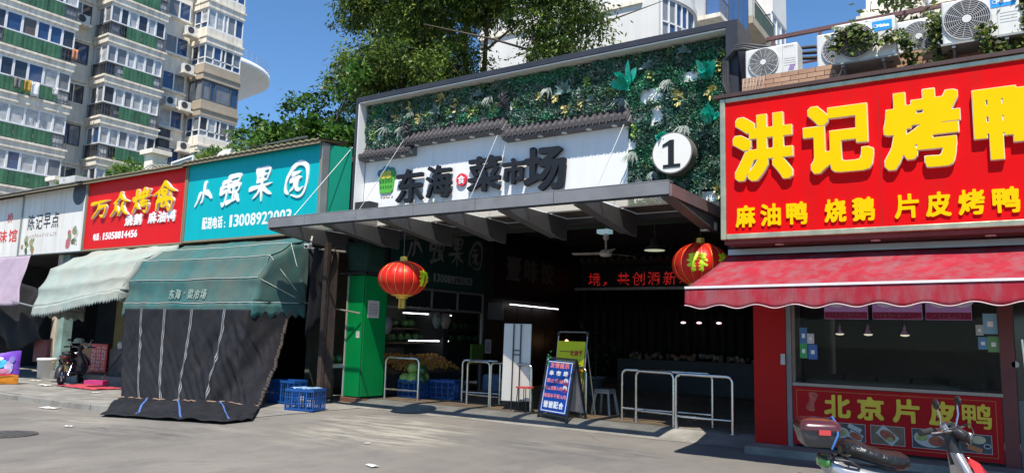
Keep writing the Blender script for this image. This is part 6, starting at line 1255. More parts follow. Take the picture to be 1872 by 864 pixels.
# ---- main red sign
YG = 10.3
rsn = T('duck_shop_sign', 'large red lightbox sign with raised yellow characters, right', 'sign', (-1, YG, 2.9))
mb = MB(); mb.box(-3.25, 2.2, YG, 10.9, 2.98, 4.86); mb.build('panel', M('duck_sign_red', (.66, .003, .005), .6, .05, 1, spec=.08, dirt=(.46, .012, .012), damt=.5, dscale=.7, streak=True), rsn)
for xs2 in (-1.28, .72):
    mb = MB(); mb.box(xs2-.003, xs2+.003, YG-.0025, YG, 2.98, 4.86); mb.build('panel_seam', M('seam_dark', (.25, .004, .004), .7), rsn)
GT = M('gold_trim', (.50, .46, .30), .3, .2, 5, metal=.65, rv=.1)
mb = MB(); mb.box(-3.33, -3.252, YG-.03, 10.9, 2.9, 4.93); mb.box(-3.25, 2.2, YG-.03, 10.9, 2.9, 2.978); mb.box(-3.25, 2.2, YG-.03, 10.9, 4.862, 4.93); mb.build('trim', GT, rsn, bevel=.012)
mb = MB(); mb.box(-3.40, 2.2, YG-.06, 11.2, 4.935, 4.985); mb.build('drip_cap', M('drip_maroon', (.055, .025, .022), .6, .3, 5), rsn)
mb = MB(); mb.box(-3.3, 2.2, YG+.05, 10.95, 2.84, 2.898); mb.build('underside', M('sign_underside', (.16, .02, .02), .5, .2), rsn)
for i, x in enumerate((-2.6, -1.4, -.15)): mb = MB(); mb.cyl((x, 10.55, 2.83), (x, 10.55, 2.842), .06, n=14); mb.build('downlight', M('downlight_white', (.8, .8, .78), .4), rsn)
YE2 = M('duck_letter_yellow', (.86, .53, .0), .55, .02, spec=.08); GE = M('letter_edge', (.72, .69, .60), .4, .1)
for ch, x0, x1, z0, z1 in (('洪', -3.14, -2.32, 3.68, 4.62), ('记', -2.2, -1.34, 3.7, 4.63), ('烤', -1.23, -.38, 3.66, 4.66), ('鸭', -.26, .62, 3.68, 4.62)):
    mb = MB(); letters(mb, ch, (x0, YG, z0), X1, Z1, NF, x1-x0, z1-z0, .06, .044, style='box'); o = mb.build('letter_side', GE, rsn, flip=False)
    mb = MB(); letters(mb, ch, (x0+.008, YG-.06, z0+.008), X1, Z1, NF, x1-x0-.016, z1-z0-.016, .008, .036, style='box'); mb.build('letter_face', YE2, o, flip=False)
for s, x0, x1 in (('麻油鸭', -3.12, -2.17), ('烧鹅', -1.96, -1.36), ('片皮烤鸭', -1.14, .16)):
    N = len(s); cw = (x1-x0)/(N+.25*(N-1))
    for i, ch in enumerate(s):
        mb = MB(); letters(mb, ch, (x0+i*cw*1.25, YG, 3.06), X1, Z1, NF, cw, .31, .022, .011, style='box'); mb.build('letter', YE2, rsn, flip=False)
# ---- pink awning
PKA = M('faded_red_awning', (.32, .024, .038), .9, .15, 2, .1, 300, spec=.1, dirt=(.22, .12, .13), damt=.8, dscale=2.6, streak=2)
pa = T('awning', 'faded pinkish red awning with scalloped edge over the duck shop window', 'awning', (-1.4, 10, 2.3))
ax0, ax1 = -3.38, 2.0
def PP(x, b): return V(x+.0, 10.78-1.75*b, 2.74-.60*b+(.05*(x+3.38)/3.5)*b-.015*math.sin(math.pi*b)+.012*noise.noise(V(x*1.3, b*2, 0)))
mb = MB(); mb.grid(lambda a, b: PP(ax0+(ax1-ax0)*a, b), 50, 12); mb.build('top_cloth', PKA, pa, flip=False, solid=.004)
mb = MB(); mb.grid(lambda a, b: PP(ax0+(ax1-ax0)*a, 1)+V(0, -.012-.02*b+.012*noise.noise(V(a*20, b*2, 3))*b, -(.235-.022*math.cos(a*(ax1-ax0)*2*math.pi/.44))*b), 170, 5); mb.build('valance', PKA, pa, flip=False, solid=.004)
mb = MB(); mb.bar(PP(ax0, 1)+V(0, -.015, .008), PP(ax1, 1)+V(0, -.015, .008), .03, .028); mb.build('front_bar', M('awning_bar_white', (.72, .70, .70), .5, .1, 8), pa)
mb = MB(); mb.tube([PP(ax0+(ax1-ax0)*i/170, 1)+V(0, -.036, -(.235-.022*math.cos(i/170*(ax1-ax0)*2*math.pi/.44))) for i in range(171)], .006, 4); mb.build('hem', M('awning_hem', (.6, .45, .45), .8), pa)
mb = MB(); mb.bar((ax0, 10.8, 2.78), (ax1, 10.8, 2.78), .08, .08); mb.bar(PP(ax0+.1, .02)-V(0, 0, .04), PP(ax0+.1, .98)-V(0, 0, .04), .03, .03); mb.bar(PP(.5, .02)-V(0, 0, .04), PP(.5, .98)-V(0, 0, .04), .03, .03); mb.build('frame', AL, pa)
# ---- brick parapet
BK = [M('tan_brick_%d' % i, c, .85, .12, 8, .2, 50) for i, c in enumerate(((.42, .25, .16), (.46, .28, .18), (.38, .22, .14)))]
mb = MB(); mb.box(-3.22, 2, 11.02, 11.14, 4.98, 5.445); bkm = M('mortar', (.16, .12, .10), .95); pw = mb.build('parapet', bkm, rs)
bw, bh = .235, .072; rr = random.Random(2); bm_ = {}
for r in range(6):
    x = -3.22-(bw/2 if r % 2 else 0)
    while x < 1.0:
        a, b = max(x, -3.22)+.004, min(x+bw, 1.0)-.004
        if b-a > .03:
            key = (round(b-a, 3), rr.randrange(3))
            if key not in bm_: m_ = MB(); m_.box(0, b-a, 0, .03, 0, bh-.008); o = m_.build('brick', BK[key[1]], pw, local=True); bm_[key] = o.data
            else: o = bpy.data.objects.new('brick', bm_[key]); COL.objects.link(o); o.parent = pw
            o.location = V(a, 11.0-rr.uniform(0, .004), 4.99+bh*r+.02)-WL[pw.name]
        x += bw
# ---- air conditioners
ACB = M('ac_casing', (.70, .69, .65), .45, .05, 2, dirt=(.48, .44, .36), damt=.45, dscale=2.5); GRL = M('ac_wire', (.5, .5, .5), .4, .05); FANB = M('ac_hole', (.025, .025, .03), .7); LB = M('label_blue', (.02, .30, .72), .4, .03)
def ac(x0, x1, z0, z1, y, lab, fx=.38, brand=None, bracket=False, spiral=False):
    t = T('air_conditioner', lab, 'air conditioner', ((x0+x1)/2, y, z0), 'rooftop air conditioners'); w, h, d = x1-x0, z1-z0, .34; r = min(h*.44, w*.3)
    mb = MB(); mb.box(x0, x1, y, y+d, z0, z1); mb.build('casing', ACB, t, bevel=.022)
    c = V(x0+w*fx, y, z0+h*.5); mb = MB(); mb.cyl(c+V(0, -.012, 0), c+V(0, .0, 0), r, n=36); mb.build('fan_opening', FANB, t)
    mb = MB()
    for k in range(10): q = r*(.2+.82*k/9); mb.tube([c+V(q*math.cos(a), -.026-.012*(1-k/9), q*math.sin(a)) for a in [2*math.pi*i/36 for i in range(37)]], .0034, 4, False)
    for k in range(14 if not spiral else 26):
        a = 2*math.pi*k/(14 if not spiral else 26); tw = .5 if spiral else .0
        mb.tube([c+V(r*q*math.cos(a+tw*q), -.03, r*q*math.sin(a+tw*q)) for q in (.18, .4, .6, .8, 1.0)], .004, 4, False)
    mb.tube([c+V(r*1.03*math.cos(a), -.014, r*1.03*math.sin(a)) for a in [2*math.pi*i/36 for i in range(37)]], .014, 6, False); mb.build('fan_guard', GRL, t)
    mb = MB(); mb.cyl(c+V(0, -.045, 0), c+V(0, -.025, 0), r*.2, n=18); mb.build('hub', ACB, t, bevel=.004)
    mb = MB(); mb.box(x0+w*.72, x0+w*.725, y-.003, y, z0+.02, z1-.02)
    for k in range(4): mb.box(x0+w*.75, x1-.03, y-.003, y, z0+h*(.3+.07*k), z0+h*(.305+.07*k))
    mb.build('panel_line', M('ac_line', (.35, .35, .34), .6), t)
    if brand == 'midea':
        mb = MB(); mb.box(x1-w*.36, x1-w*.05, y-.005, y-.001, z1-h*.34, z1-h*.1); b = mb.build('brand_label', LB, t)
        mb = MB(); letters(mb, 'Midea', (x1-w*.29, y-.005, z1-h*.265), X1, Z1, NF, w*.2, h*.085, .003, .003); cc_ = V(x1-w*.31, y-.007, z1-h*.22)
        mb.tube([cc_+V(.022*math.cos(a), 0, .022*math.sin(a)) for a in [.8+4.7*i/12 for i in range(13)]], .004, 4); mb.build('logo', BW, b, flip=False)
    elif brand:
        mb = MB(); marks(mb, (x1-w*.25, y-.003, z1-h*.12), X1, Z1, NF, w*.18, h*.045, 5, 8); mb.build('brand_text', RAIL, t, flip=False)
        mb = MB(); 
        for k in range(4): mb.extr([(x1-w*.18+.02*k, y-.002, z0+h*.12), (x1-w*.165+.02*k, y-.002, z0+h*.12), (x1-w*.12+.02*k, y-.002, z0+h*.3), (x1-w*.135+.02*k, y-.002, z0+h*.3)], (0, -.002, 0))
        mb.build('emblem', M('ac_violet', (.2, .05, .35), .5), t)
    mb = MB(); mb.cyl((x0+.08, y+d*.5, z0-.03), (x0+.08, y+d*.5, z0), .03, n=8); mb.cyl((x1-.08, y+d*.5, z0-.03), (x1-.08, y+d*.5, z0), .03, n=8); mb.build('foot', BLK, t)
    if bracket:
        for x in (x0+.12, x1-.15):
            mb = MB(); mb.bar((x, y-.05, z0-.05), (x, 11.02, z0-.05), .04, .04); mb.bar((x, y, z0-.06), (x, 11.0, z0-.32), .03, .03); mb.build('bracket', M('bracket_grey', (.16, .17, .17), .5, .2), t)
        mb = MB(); mb.box(x0-.02, x1+.02, y-.06, y+d, z0-.028, z0-.004); mb.build('tray', M('tray_grey', (.30, .31, .29), .6, .2), t)
    else:
        mb = MB(); mb.box(x0, x1, y+.05, y+.3, 5.12, z0-.031); mb.build('plinth', CONC, t)
ac(-3.25, -2.47, 5.5, 5.99, 11.3, 'leftmost air conditioner on the brick parapet with purple emblem', .36, 'other')
ac(-2.2, -1.45, 5.48, 6.03, 11.3, 'air conditioner half hidden behind the ivy-covered one', .42, spiral=True)
ac(-1.84, -1.08, 5.28, 5.84, 10.6, 'ivy-covered air conditioner with blue label on a wall bracket', .36, 'midea', True)
ac(-1.2, -.5, 5.46, 6.0, 11.3, 'air conditioner between the two blue-labelled ones', .48, None, spiral=True)
ac(-.55, .28, 5.3, 5.87, 10.6, 'rightmost blue-labelled air conditioner on a wall bracket', .33, 'midea', True)
# roof rail, hoses
MAR = M('maroon_rail', (.13, .06, .055), .5, .2); rr2 = T('roof_rail', 'maroon roof railing behind the air conditioners', 'railing', (-1.5, 12, 5.1))
mb = MB(); mb.bar((-3.1, 12, 6.39), (1.5, 12, 6.42), .06, .06); mb.build('top_rail', MAR, rr2)
for i in range(7): mb = MB(); x = -3.0+.72*i; mb.bar((x, 12, 5.1), (x, 12, 6.36), .045, .045, (1, 0, 0)); mb.build('post', MAR, rr2)
mb = MB(); mb.bar((-3.1, 12.01, 5.9), (1.5, 12.01, 5.93), .03, .03); mb.build('mid_rail', MAR, rr2)
HOSE = M('black_insulation', (.035, .034, .036), .6, .3, 12)
for i in range(3):
    mb = MB(); z = 6.12-.05*i; mb.tube([(-3.3, 11.85, 5.1), (-3.52+.0*i, 11.55-.05*i, 5.2), (-3.6-.035*i, 11.52, 5.6), (-3.6-.03*i, 11.55, 6.0), (-3.45, 11.54-.04*i, z+.08), (-3.3, 11.52-.04*i, z+.06), (-3.1, 11.5, z-.01), (-2.7, 11.75, z-.05-.03*i), (-2.3, 11.75, z-.09-.04*i), (-2.1, 11.7, 5.9)], .03, 8)
    o = mb.build('insulated_pipe', HOSE, None); tag(o, ['upper', 'middle', 'lower'][i]+' black insulated pipe running over the left air conditioner', 'pipe', 'black insulated pipes')
for i in range(7):
    mb = MB(); x = -3.2+.05*i; mb.tube([(x, 10.97, 4.99), (x+.01*math.sin(i), 10.95, 5.2), (x+.02, 10.98, 5.42), (x+.03, 11.3, 5.5)], .009, 5); o = mb.build('thin_cable', M('cable_pale', (.35, .28, .24), .7), None); tag(o, 'pale thin cable drooping over the brick parapet corner', 'cable', 'cables at the parapet corner')
mb = MB(); mb.tube([(-2.0, 10.96, 5.05), (-1.85, 10.8, 5.12), (-1.75, 10.7, 5.26)], .01, 5); o = mb.build('drain_hose', M('hose_white', (.6, .6, .58), .6), None); tag(o, 'white drain hose under the ivy-covered air conditioner', 'hose')
mb = MB(); mb.box(-4.05, -3.8, 11.45, 11.58, 3.22, 3.36); mb.build('wall_lamp', WFR, None, bevel=.02); tag(bpy.data.objects['wall_lamp'], 'small white lamp box where the canopy meets the red sign', 'lamp')
# ============================================================ scooters
RUB = M('tyre_rubber', (.02, .02, .021), .8, .2); CHR = M('chrome', (.7, .7, .7), .12, .05, metal=1); SEATL = M('seat_leather', (.014, .014, .015), .3, .2, 6, .8, 22)
def loft(mb, secs, n=20, p=2.6):
    """superellipse sections: (centre, half u, half v, u axis, v axis)"""
    vs = []
    for c, a, b, u, v in secs:
        for i in range(n):
            t = 2*math.pi*i/n; ct, st = math.cos(t), math.sin(t); vs.append(Vector(c)+Vector(u)*a*math.copysign(abs(ct)**(2/p), ct)+Vector(v)*b*math.copysign(abs(st)**(2/p), st))
    mb.add(vs, [(j*n+i, j*n+(i+1) % n, (j+1)*n+(i+1) % n, (j+1)*n+i) for j in range(len(secs)-1) for i in range(n)], True)
    L = (len(secs)-1)*n; mb.add(vs, [tuple(range(n))[::-1], tuple(range(L, L+n))], True)
def fit(mb, nm=''):
    k, d = (.52, 0) if nm in ('body_shell', 'side_panel', 'lower_trim', 'tail_light', 'number_plate', 'rear_carrier') else ((.74, -.03) if nm in ('top_box', 'lid', 'clasp', 'blue_strap') else (.74, 0))
    if nm in ('top_box', 'lid', 'clasp', 'blue_strap'): mb.v = [(x, y, .85+(z-.8)*.78) for x, y, z in mb.v]
    mb.v = [((x*k+d*min(1, -x*4) if x < 0 else x), y, z+(.05*ss((z-.25)/.3) if nm in ('seat', 'body_shell', 'side_panel', 'lower_trim', 'tail_light') else (-.035*ss((z-.5)/.2)))) for x, y, z in mb.v]
def scooter(loc, rz, lab, body, accent, grey, steer, box=None, tail=None, hat=False):
    t = T('scooter', lab, 'scooter', loc, None, rz); B = lambda mb, nm, m, par=t, **k: (fit(mb, nm), mb.build(nm, m, par, local=True, **k))[1]; Yl, Zl, Xl = V(0, 1, 0), V(0, 0, 1), V(1, 0, 0)
    def wheel(c, ax, nm='wheel'):
        mb = MB(); pr = []
        for i in range(13): a = 2*math.pi*i/12; pr.append((.185+.045*math.cos(a), .042*math.sin(a)))
        mb.lathe(c, pr, 28, ax); w = B(mb, nm, RUB)
        mb = MB(); mb.lathe(c, [(.15, -.03), (.15, .03)], 24, ax); mb.lathe(c, [(.045, -.05), (.045, .05)], 14, ax)
        for i in range(5):
            a = 2*math.pi*i/5; u, w2 = basis(Vector(ax)); d = u*math.cos(a)+w2*math.sin(a); mb.bar(Vector(c)+d*.04, Vector(c)+d*.15, .03, .03, ax)
        B(mb, 'rim', CHR, w)
    wheel((-.5, 0, .23), (0, 1, 0))
    # rear body shell
    mb = MB(); loft(mb, [((-.74, 0, .66), .03, .03, Yl, Zl), ((-.66, 0, .64), .09, .08, Yl, Zl), ((-.48, 0, .58), .12, .09, Yl, Zl), ((-.25, 0, .55), .14, .11, Yl, Zl), ((-.02, 0, .52), .13, .13, Yl, Zl), ((.1, 0, .48), .1, .14, Yl, Zl), ((.13, 0, .44), .08, .12, Yl, Zl)]); B(mb, 'body_shell', body)
    for s in (-1, 1):
        mb = MB(); mb.extr([(-.62, s*.135, .60), (-.4, s*.158, .62), (-.1, s*.172, .55), (.02, s*.17, .45), (-.2, s*.172, .46), (-.45, s*.155, .53)], (0, s*.012, 0)); B(mb, 'side_panel', accent, bevel=.006)
        mb = MB(); mb.extr([(-.5, s*.15, .52), (-.2, s*.175, .45), (-.02, s*.172, .40), (-.05, s*.17, .36), (-.3, s*.17, .40), (-.55, s*.14, .48)], (0, s*.008, 0)); B(mb, 'lower_trim', grey, bevel=.004)
    mb = MB(); loft(mb, [((-.77, 0, .66), .04, .025, Yl, Zl), ((-.72, 0, .665), .09, .04, Yl, Zl), ((-.66, 0, .665), .12, .045, Yl, Zl)]); B(mb, 'tail_light', tail or M('tail_red', (.4, .01, .01), .2, coat=.5))
    mb = MB(); mb.extr([(-.80, -.09, .36), (-.80, .09, .36), (-.78, .09, .52), (-.78, -.09, .52)], (-.006, 0, 0)); B(mb, 'number_plate', M('plate_brown', (.25, .17, .06), .5)); 
    mb = MB(); mb.grid(lambda a, b: (-.5-.29*math.sin(a*1.9-.2), -.07+.14*b, .23+.29*math.cos(a*1.9-.2)), 12, 2); B(mb, 'rear_mudguard', BLK, flip=False, solid=.008)
    # seat
    mb = MB(); loft(mb, [((-.34, 0, .74), .07, .03, Yl, Zl), ((-.31, 0, .755), .13, .055, Yl, Zl), ((-.2, 0, .75), .15, .062, Yl, Zl), ((-.1, 0, .725), .15, .055, Yl, Zl), ((.02, 0, .70), .14, .055, Yl, Zl), ((.12, 0, .69), .115, .06, Yl, Zl), ((.17, 0, .685), .06, .04, Yl, Zl)], 24, 2.4); B(mb, 'seat', SEATL)
    # rear carrier
    mb = MB()
    for s in (-1, 1): mb.tube([(-.3, s*.12, .73), (-.42, s*.13, .77), (-.72, s*.1, .78), (-.76, 0, .78)], .011, 8)
    mb.tube([(-.42, -.13, .77), (-.42, .13, .77)], .01, 6); mb.tube([(-.6, -.11, .78), (-.6, .11, .78)], .01, 6); B(mb, 'rear_carrier', BLK)
    if box:
        mb = MB(); loft(mb, [((-.5, 0, .80), .13, .12, Yl, Xl), ((-.5, 0, .82), .15, .14, Yl, Xl), ((-.5, 0, .93), .185, .175, Yl, Xl), ((-.5, 0, .945), .185, .175, Yl, Xl)], 36, 9); b = B(mb, 'top_box', box[1])
        mb = MB(); loft(mb, [((-.5, 0, .946), .195, .185, Yl, Xl), ((-.5, 0, .965), .197, .187, Yl, Xl), ((-.5, 0, 1.0), .185, .175, Yl, Xl), ((-.5, 0, 1.03), .14, .13, Yl, Xl), ((-.5, 0, 1.038), .05, .05, Yl, Xl)], 36, 7); B(mb, 'lid', box[0], b)
        mb = MB(); mb.box(-.53, -.43, -.21, -.18, .915, .955); B(mb, 'clasp', M('clasp_red', (.5, .05, .05), .3), b)
        mb = MB(); mb.tube([(-.42, -.19, .80), (-.37, -.2, .92), (-.36, -.16, 1.0), (-.36, 0, 1.045), (-.36, .16, 1.0), (-.36, .19, .8)], .009, 6); B(mb, 'blue_strap', M('strap_blue', (.03, .14, .42), .7), b)
    # floor board and front shield
    mb = MB(); mb.box(.1, .52, -.15, .15, .28, .33); B(mb, 'floor_board', grey, bevel=.02)
    mb = MB(); loft(mb, [((.55, 0, .26), .13, .03, Yl, Xl), ((.57, 0, .38), .2, .035, Yl, Xl), ((.54, 0, .55), .22, .04, Yl, Xl), ((.50, 0, .72), .17, .045, Yl, Xl), ((.46, 0, .85), .07, .04, Yl, Xl)], 22, 2.4); B(mb, 'leg_shield', body)
    for s in (-1, 1):
        mb = MB(); mb.extr([(.50, s*.09, .84), (.57, s*.1, .8), (.72, s*.13, .55), (.76, s*.11, .45), (.66, s*.19, .5), (.55, s*.215, .6)], (0, s*.014, 0)); B(mb, 'shield_panel', accent, bevel=.006)
        mb = MB(); mb.extr([(.44, s*.1, .62), (.49, s*.1, .66), (.53, s*.16, .45), (.5, s*.16, .32)], (0, s*.02, 0)); B(mb, 'inner_trim', body, bevel=.005)
    mb = MB(); loft(mb, [((.53, 0, .80), .06, .05, Yl, Xl), ((.60, 0, .70), .11, .05, Yl, Xl), ((.66, 0, .56), .12, .06, Yl, Xl), ((.70, 0, .44), .09, .06, Yl, Xl), ((.7, 0, .40), .04, .03, Yl, Xl)], 20, 2.3); B(mb, 'nose', grey)
    mb = MB(); mb.grid(lambda a, b: (.64+.12*a, -.19+.38*b, .73-.2*a-.25*(b-.5)**2), 6, 10); B(mb, 'front_fairing', M('clear_fairing', (.45, .46, .48), .25, .1), flip=False, solid=.006)
    # steering group
    st = V(.46, 0, 0); cs, sn = math.cos(steer), math.sin(steer); rot = lambda x, y, z: (.46+x*cs-y*sn, x*sn+y*cs, z)
    wheel(rot(.27, 0, .23), (-sn, cs, 0), 'wheel')
    mb = MB(); mb.tube([rot(.27, -.07, .23), rot(.14, -.07, .5), rot(.02, 0, .8)], .018, 8); mb.tube([rot(.27, .07, .23), rot(.14, .07, .5), rot(.02, 0, .8)], .018, 8); B(mb, 'fork', BLK)
    mb = MB(); mb.grid(lambda a, b: rot(.27+.29*math.cos(.5+a*1.9), -.065+.13*b, .23+.29*math.sin(.5+a*1.9)), 12, 2); B(mb, 'front_mudguard', accent, flip=False, solid=.008)
    mb = MB(); mb.tube([rot(.02, 0, .78), rot(-.01, 0, .9), rot(-.02, 0, .97)], [.05, .045, .04], 12); B(mb, 'stem', BLK)
    mb = MB(); loft(mb, [(rot(-.05, 0, .985), .04, .025, Yl, Zl), (rot(-.02, 0, .99), .08, .035, Yl, Zl), (rot(.04, 0, .97), .08, .045, Yl, Zl), (rot(.08, 0, .95), .05, .04, Yl, Zl)], 18); B(mb, 'headset', BLK)
    mb = MB(); mb.cyl(rot(.078, 0, .95), rot(.095, 0, .945), .04, n=16); B(mb, 'headlight', M('lamp_glass', (.6, .6, .58), .1, .05, spec=.9))
    mb = MB(); mb.tube([rot(-.1, -.36, .99), rot(-.06, -.22, 1.0), rot(0, -.1, .99), rot(0, .1, .99), rot(-.06, .22, 1.0), rot(-.1, .36, .99)], .012, 8); B(mb, 'handlebar', CHR)
    for s in (-1, 1):
        mb = MB(); mb.cyl(rot(-.1, s*.37, .99), rot(-.07, s*.25, 1.0), .02, n=12); B(mb, 'grip', RUB)
        mb = MB(); mb.tube([rot(-.02, s*.21, 1.0), rot(-.0, s*.28, 1.0), rot(-.035, s*.36, .995)], .007, 6); B(mb, 'brake_lever', CHR)
        mb = MB(); mb.cyl(rot(-.04, s*.18, .99), rot(-.055, s*.24, .99), .027, n=12); B(mb, 'switch', BLK)
        mb = MB(); mb.tube([rot(-.03, s*.18, 1.0), rot(-.02, s*.22, 1.08), rot(-.03, s*.25, 1.14)], .006, 6); m_ = B(mb, 'mirror', CHR); mb = MB(); mb.ell(rot(-.03, s*.27, 1.17), .012, .055, .035, 14, 8); B(mb, 'mirror_head', BLK, m_)
    mb = MB(); mb.tube([(0, .12, .2), (-.05, .2, .02)], .012, 6); B(mb, 'stand', BLK)
    for s in (-1, 1):
        mb = MB(); mb.tube([rot(-.03, s*.2, .995), rot(.06, s*.17, 1.03), rot(.1, s*.08, .98), rot(.06, s*.03, .88)], .0045, 6); B(mb, 'brake_cable', BLK)
    mb = MB(); mb.obox(rot(-.045, 0, 1.025), (.02, 0, .012), (0, .045, 0), (-.004, 0, .008)); B(mb, 'instrument_panel', M('dash_glass', (.03, .035, .04), .1, .1), bevel=.006)
    mb = MB(); mb.cyl(rot(-.02, -.1, 1.0), rot(-.035, -.12, 1.035), .02, n=12); B(mb, 'bell', CHR)
    for s in (-1, 1):
        mb = MB(); mb.cyl((.02, s*.17, .62), (.02, s*.178, .62), .012, n=10); mb.cyl((-.2, s*.165, .66), (-.2, s*.172, .66), .012, n=10); B(mb, 'side_bolt', CHR)
        mb = MB(); mb.ell((-.66, s*.17, .6), .03, .022, .022, 10, 8); B(mb, 'indicator', M('amber', (.6, .25, .02), .25))
        mb = MB(); mb.tube([(.0, s*.19, .3), (-.28, s*.19, .32), (-.5, s*.13, .25)], .014, 8); B(mb, 'foot_bar', CHR)
    mb = MB(); mb.tube([(.1, -.15, .3), (-.15, -.18, .27), (-.5, -.16, .26)], .03, 8); B(mb, 'swing_arm', BLK)
    mb = MB(); mb.tube([(-.25, -.15, .55), (-.5, -.15, .27)], .018, 8); mb.tube([(-.3, -.15, .5), (-.45, -.15, .33)], .032, 10); B(mb, 'shock_absorber', CHR)
    return t
RED_S = M('scooter_red', (.50, .03, .02), .18, .06, 2, coat=.8); SIL = M('scooter_silver', (.42, .42, .43), .22, .05, 2, metal=.5, coat=.5); BLKP = M('scooter_dark', (.02, .025, .035), .25, .2, 2, coat=.4)
scooter((-.78, 5.72, 0), R(22), 'red and silver scooter with black seat and rear top box, front right', SIL, RED_S, RED_S, R(-32), (M('box_lid_maroon', (.07, .012, .012), .25, .15, 4, coat=.8), M('box_body_grey', (.075, .075, .08), .35, .1)), M('tail_green', (.10, .38, .06), .25, coat=.5))
scooter((-20.3, 10.1, gz(-20.3, 10.1)), R(128), 'dark scooter parked on the pavement facing the poultry stall', BLKP, BLKP, M('scooter_grey', (.06, .06, .065), .4), R(12), tail=M('tail_dark', (.12, .01, .01), .3))
mb = MB(); mb.lathe((-20.75, 10.5, .98), [(.27, 0), (.13, .035), (.12, .1), (.06, .13), (0, .13)], 22); o = mb.build('straw_hat', M('straw', (.6, .52, .36), .8, .15, 20), None); tag(o, 'pale straw hat hung on the dark parked scooter', 'hat')
# ============================================================ trees and plants
def crown(mb, lobes, n, l, w, seed, droop=.5, clump=40, nm=1, spread=.32, sub=0):
    rr = random.Random(seed)
    if sub:
        L2 = []
        for cx, cy, cz, rx, ry, rz in lobes:
            for _ in range(sub):
                d = V(rr.gauss(0, 1), rr.gauss(0, 1)-.3, rr.gauss(0, 1)+.2).normalized()*rr.uniform(.55, .95); k = rr.uniform(.3, .52); L2.append((cx+d.x*rx, cy+d.y*ry, cz+d.z*rz, rx*k, ry*k, rz*k*.8))
        lobes = L2
    tot = sum(a[3]*a[4]*a[5] for a in lobes)**1.0
    for cx, cy, cz, rx, ry, rz in lobes:
        k = max(2, int(n/clump*(rx*ry*rz)/tot))
        for _ in range(k):
            while True:
                p = V(rr.uniform(-1, 1), rr.uniform(-1, 1), rr.uniform(-1, 1)); q = p.length
                if .3 < q < 1: break
            p = p*(.72+.28*q)/max(q, .01)*q**.35 if rr.random() < .8 else p
            c = V(cx+p.x*rx, cy+p.y*ry, cz+p.z*rz); s = spread*rr.uniform(.6, 1.4)
            if noise.noise(c*.55) < -.45: continue
            out = V(p.x, p.y, p.z*.6+.25).normalized(); mb.k = rr.randrange(nm)
            for i in range(clump):
                o = V(rr.gauss(0, s), rr.gauss(0, s), rr.gauss(0, s*.6)); d = (out*.7+V(rr.gauss(0, .6), rr.gauss(0, .6), rr.gauss(0, .45)-droop)).normalized()
                L = l*rr.uniform(.6, 1.25); leafq(mb, c+o, d, V(rr.gauss(0, .6), rr.gauss(0, .6), 1), L, L*w)
def branches(mb, root, tips, r0, seed, sub=3):
    rr = random.Random(seed); root = Vector(root)
    for tp in tips:
        tp = Vector(tp); m1 = root.lerp(tp, .4)+V(rr.gauss(0, .2), rr.gauss(0, .2), rr.uniform(0, .4)); pts = []
        for i in range(9):
            f = i/8; pts.append(root*(1-f)**2+m1*2*f*(1-f)+tp*f*f+V(rr.gauss(0, .04), rr.gauss(0, .04), 0)*(f > 0))
        mb.tube(pts, [r0*(1-.85*i/8) for i in range(9)], 8)
        for _ in range(sub):
            i = rr.randrange(4, 8); q = pts[i]; e = q+V(rr.gauss(0, 1), rr.gauss(0, .8), rr.uniform(.2, 1.1))*((tp-root).length*.22); mb.tube([q, q.lerp(e, .5)+V(0, 0, .1), e], [r0*(1-.85*i/8)*.7, r0*.15, r0*.05], 6)
BARK = M('bark', (.10, .075, .055), .9, .3, 5, .6, 18)
t = T('camphor_tree', 'tall dense evergreen tree rising behind the market fascia', 'tree', (-17, 22.5, 0))
lob = [(-20.6, 22, 13.8, 2.6, 2.4, 2.6), (-18.2, 21.6, 15.2, 2.8, 2.6, 2.6), (-15.9, 22, 14.9, 1.7, 1.7, 1.7), (-13.2, 22.2, 14.2, 2.3, 2.2, 1.9), (-20.9, 21.8, 11.2, 1.9, 2.0, 2.2), (-18.6, 21.5, 11.4, 2.3, 2.2, 2.3), (-16.6, 22, 11.0, 1.3, 1.5, 1.3), (-12.4, 22.3, 12.3, 1.5, 1.8, 1.5), (-12.9, 22.2, 10.6, 1.3, 1.6, 1.1), (-18, 23, 17.3, 3.4, 3, 1.8), (-22.4, 21.8, 14.6, 1.2, 1.4, 1.3), (-22.2, 21.6, 12.0, 1.0, 1.2, .9)]
mb = MB(); branches(mb, (-17, 22.5, 5.5), [l[:3] for l in lob], .24, 4, 4); mb.tube([(-17, 22.5, -.2), (-17.1, 22.4, 3), (-17, 22.5, 5.8)], [.5, .4, .36], 12); mb.build('trunk', BARK, t)
CL = [leafmat('camphor_leaf_%d' % i, c, .4, .55) for i, c in enumerate(((.12, .195, .028), (.06, .115, .02), (.19, .26, .045), (.035, .07, .015)))]
mb = MB(); crown(mb, lob, 150000, .2, .34, 11, .8, 30, 4, .22, 17); mb.build('crown', CL, t, flip=False, kind='stuff')
t = T('roof_tree', 'bright green broadleaf tree spreading behind the teal shop sign', 'tree', (-20, 16.8, 0))
lob = [(-22.6, 16.7, 7.0, 1.5, 1.1, 1.0), (-20.6, 16.7, 7.3, 1.5, 1.2, 1.25), (-18.6, 16.7, 7.4, 1.3, 1.2, 1.25), (-17.4, 16.8, 7.2, .8, 1.0, 1.0), (-24.2, 16.5, 6.7, .9, .7, .5), (-20.2, 16.6, 9.2, .35, .4, .35), (-17.75, 16.6, 9.15, .3, .3, .5), (-17.35, 16.6, 9.75, .22, .22, .4), (-21.6, 16.6, 8.6, .4, .4, .4), (-18.8, 16.6, 8.95, .4, .4, .4), (-22.9, 16.6, 8.4, .35, .35, .3)]
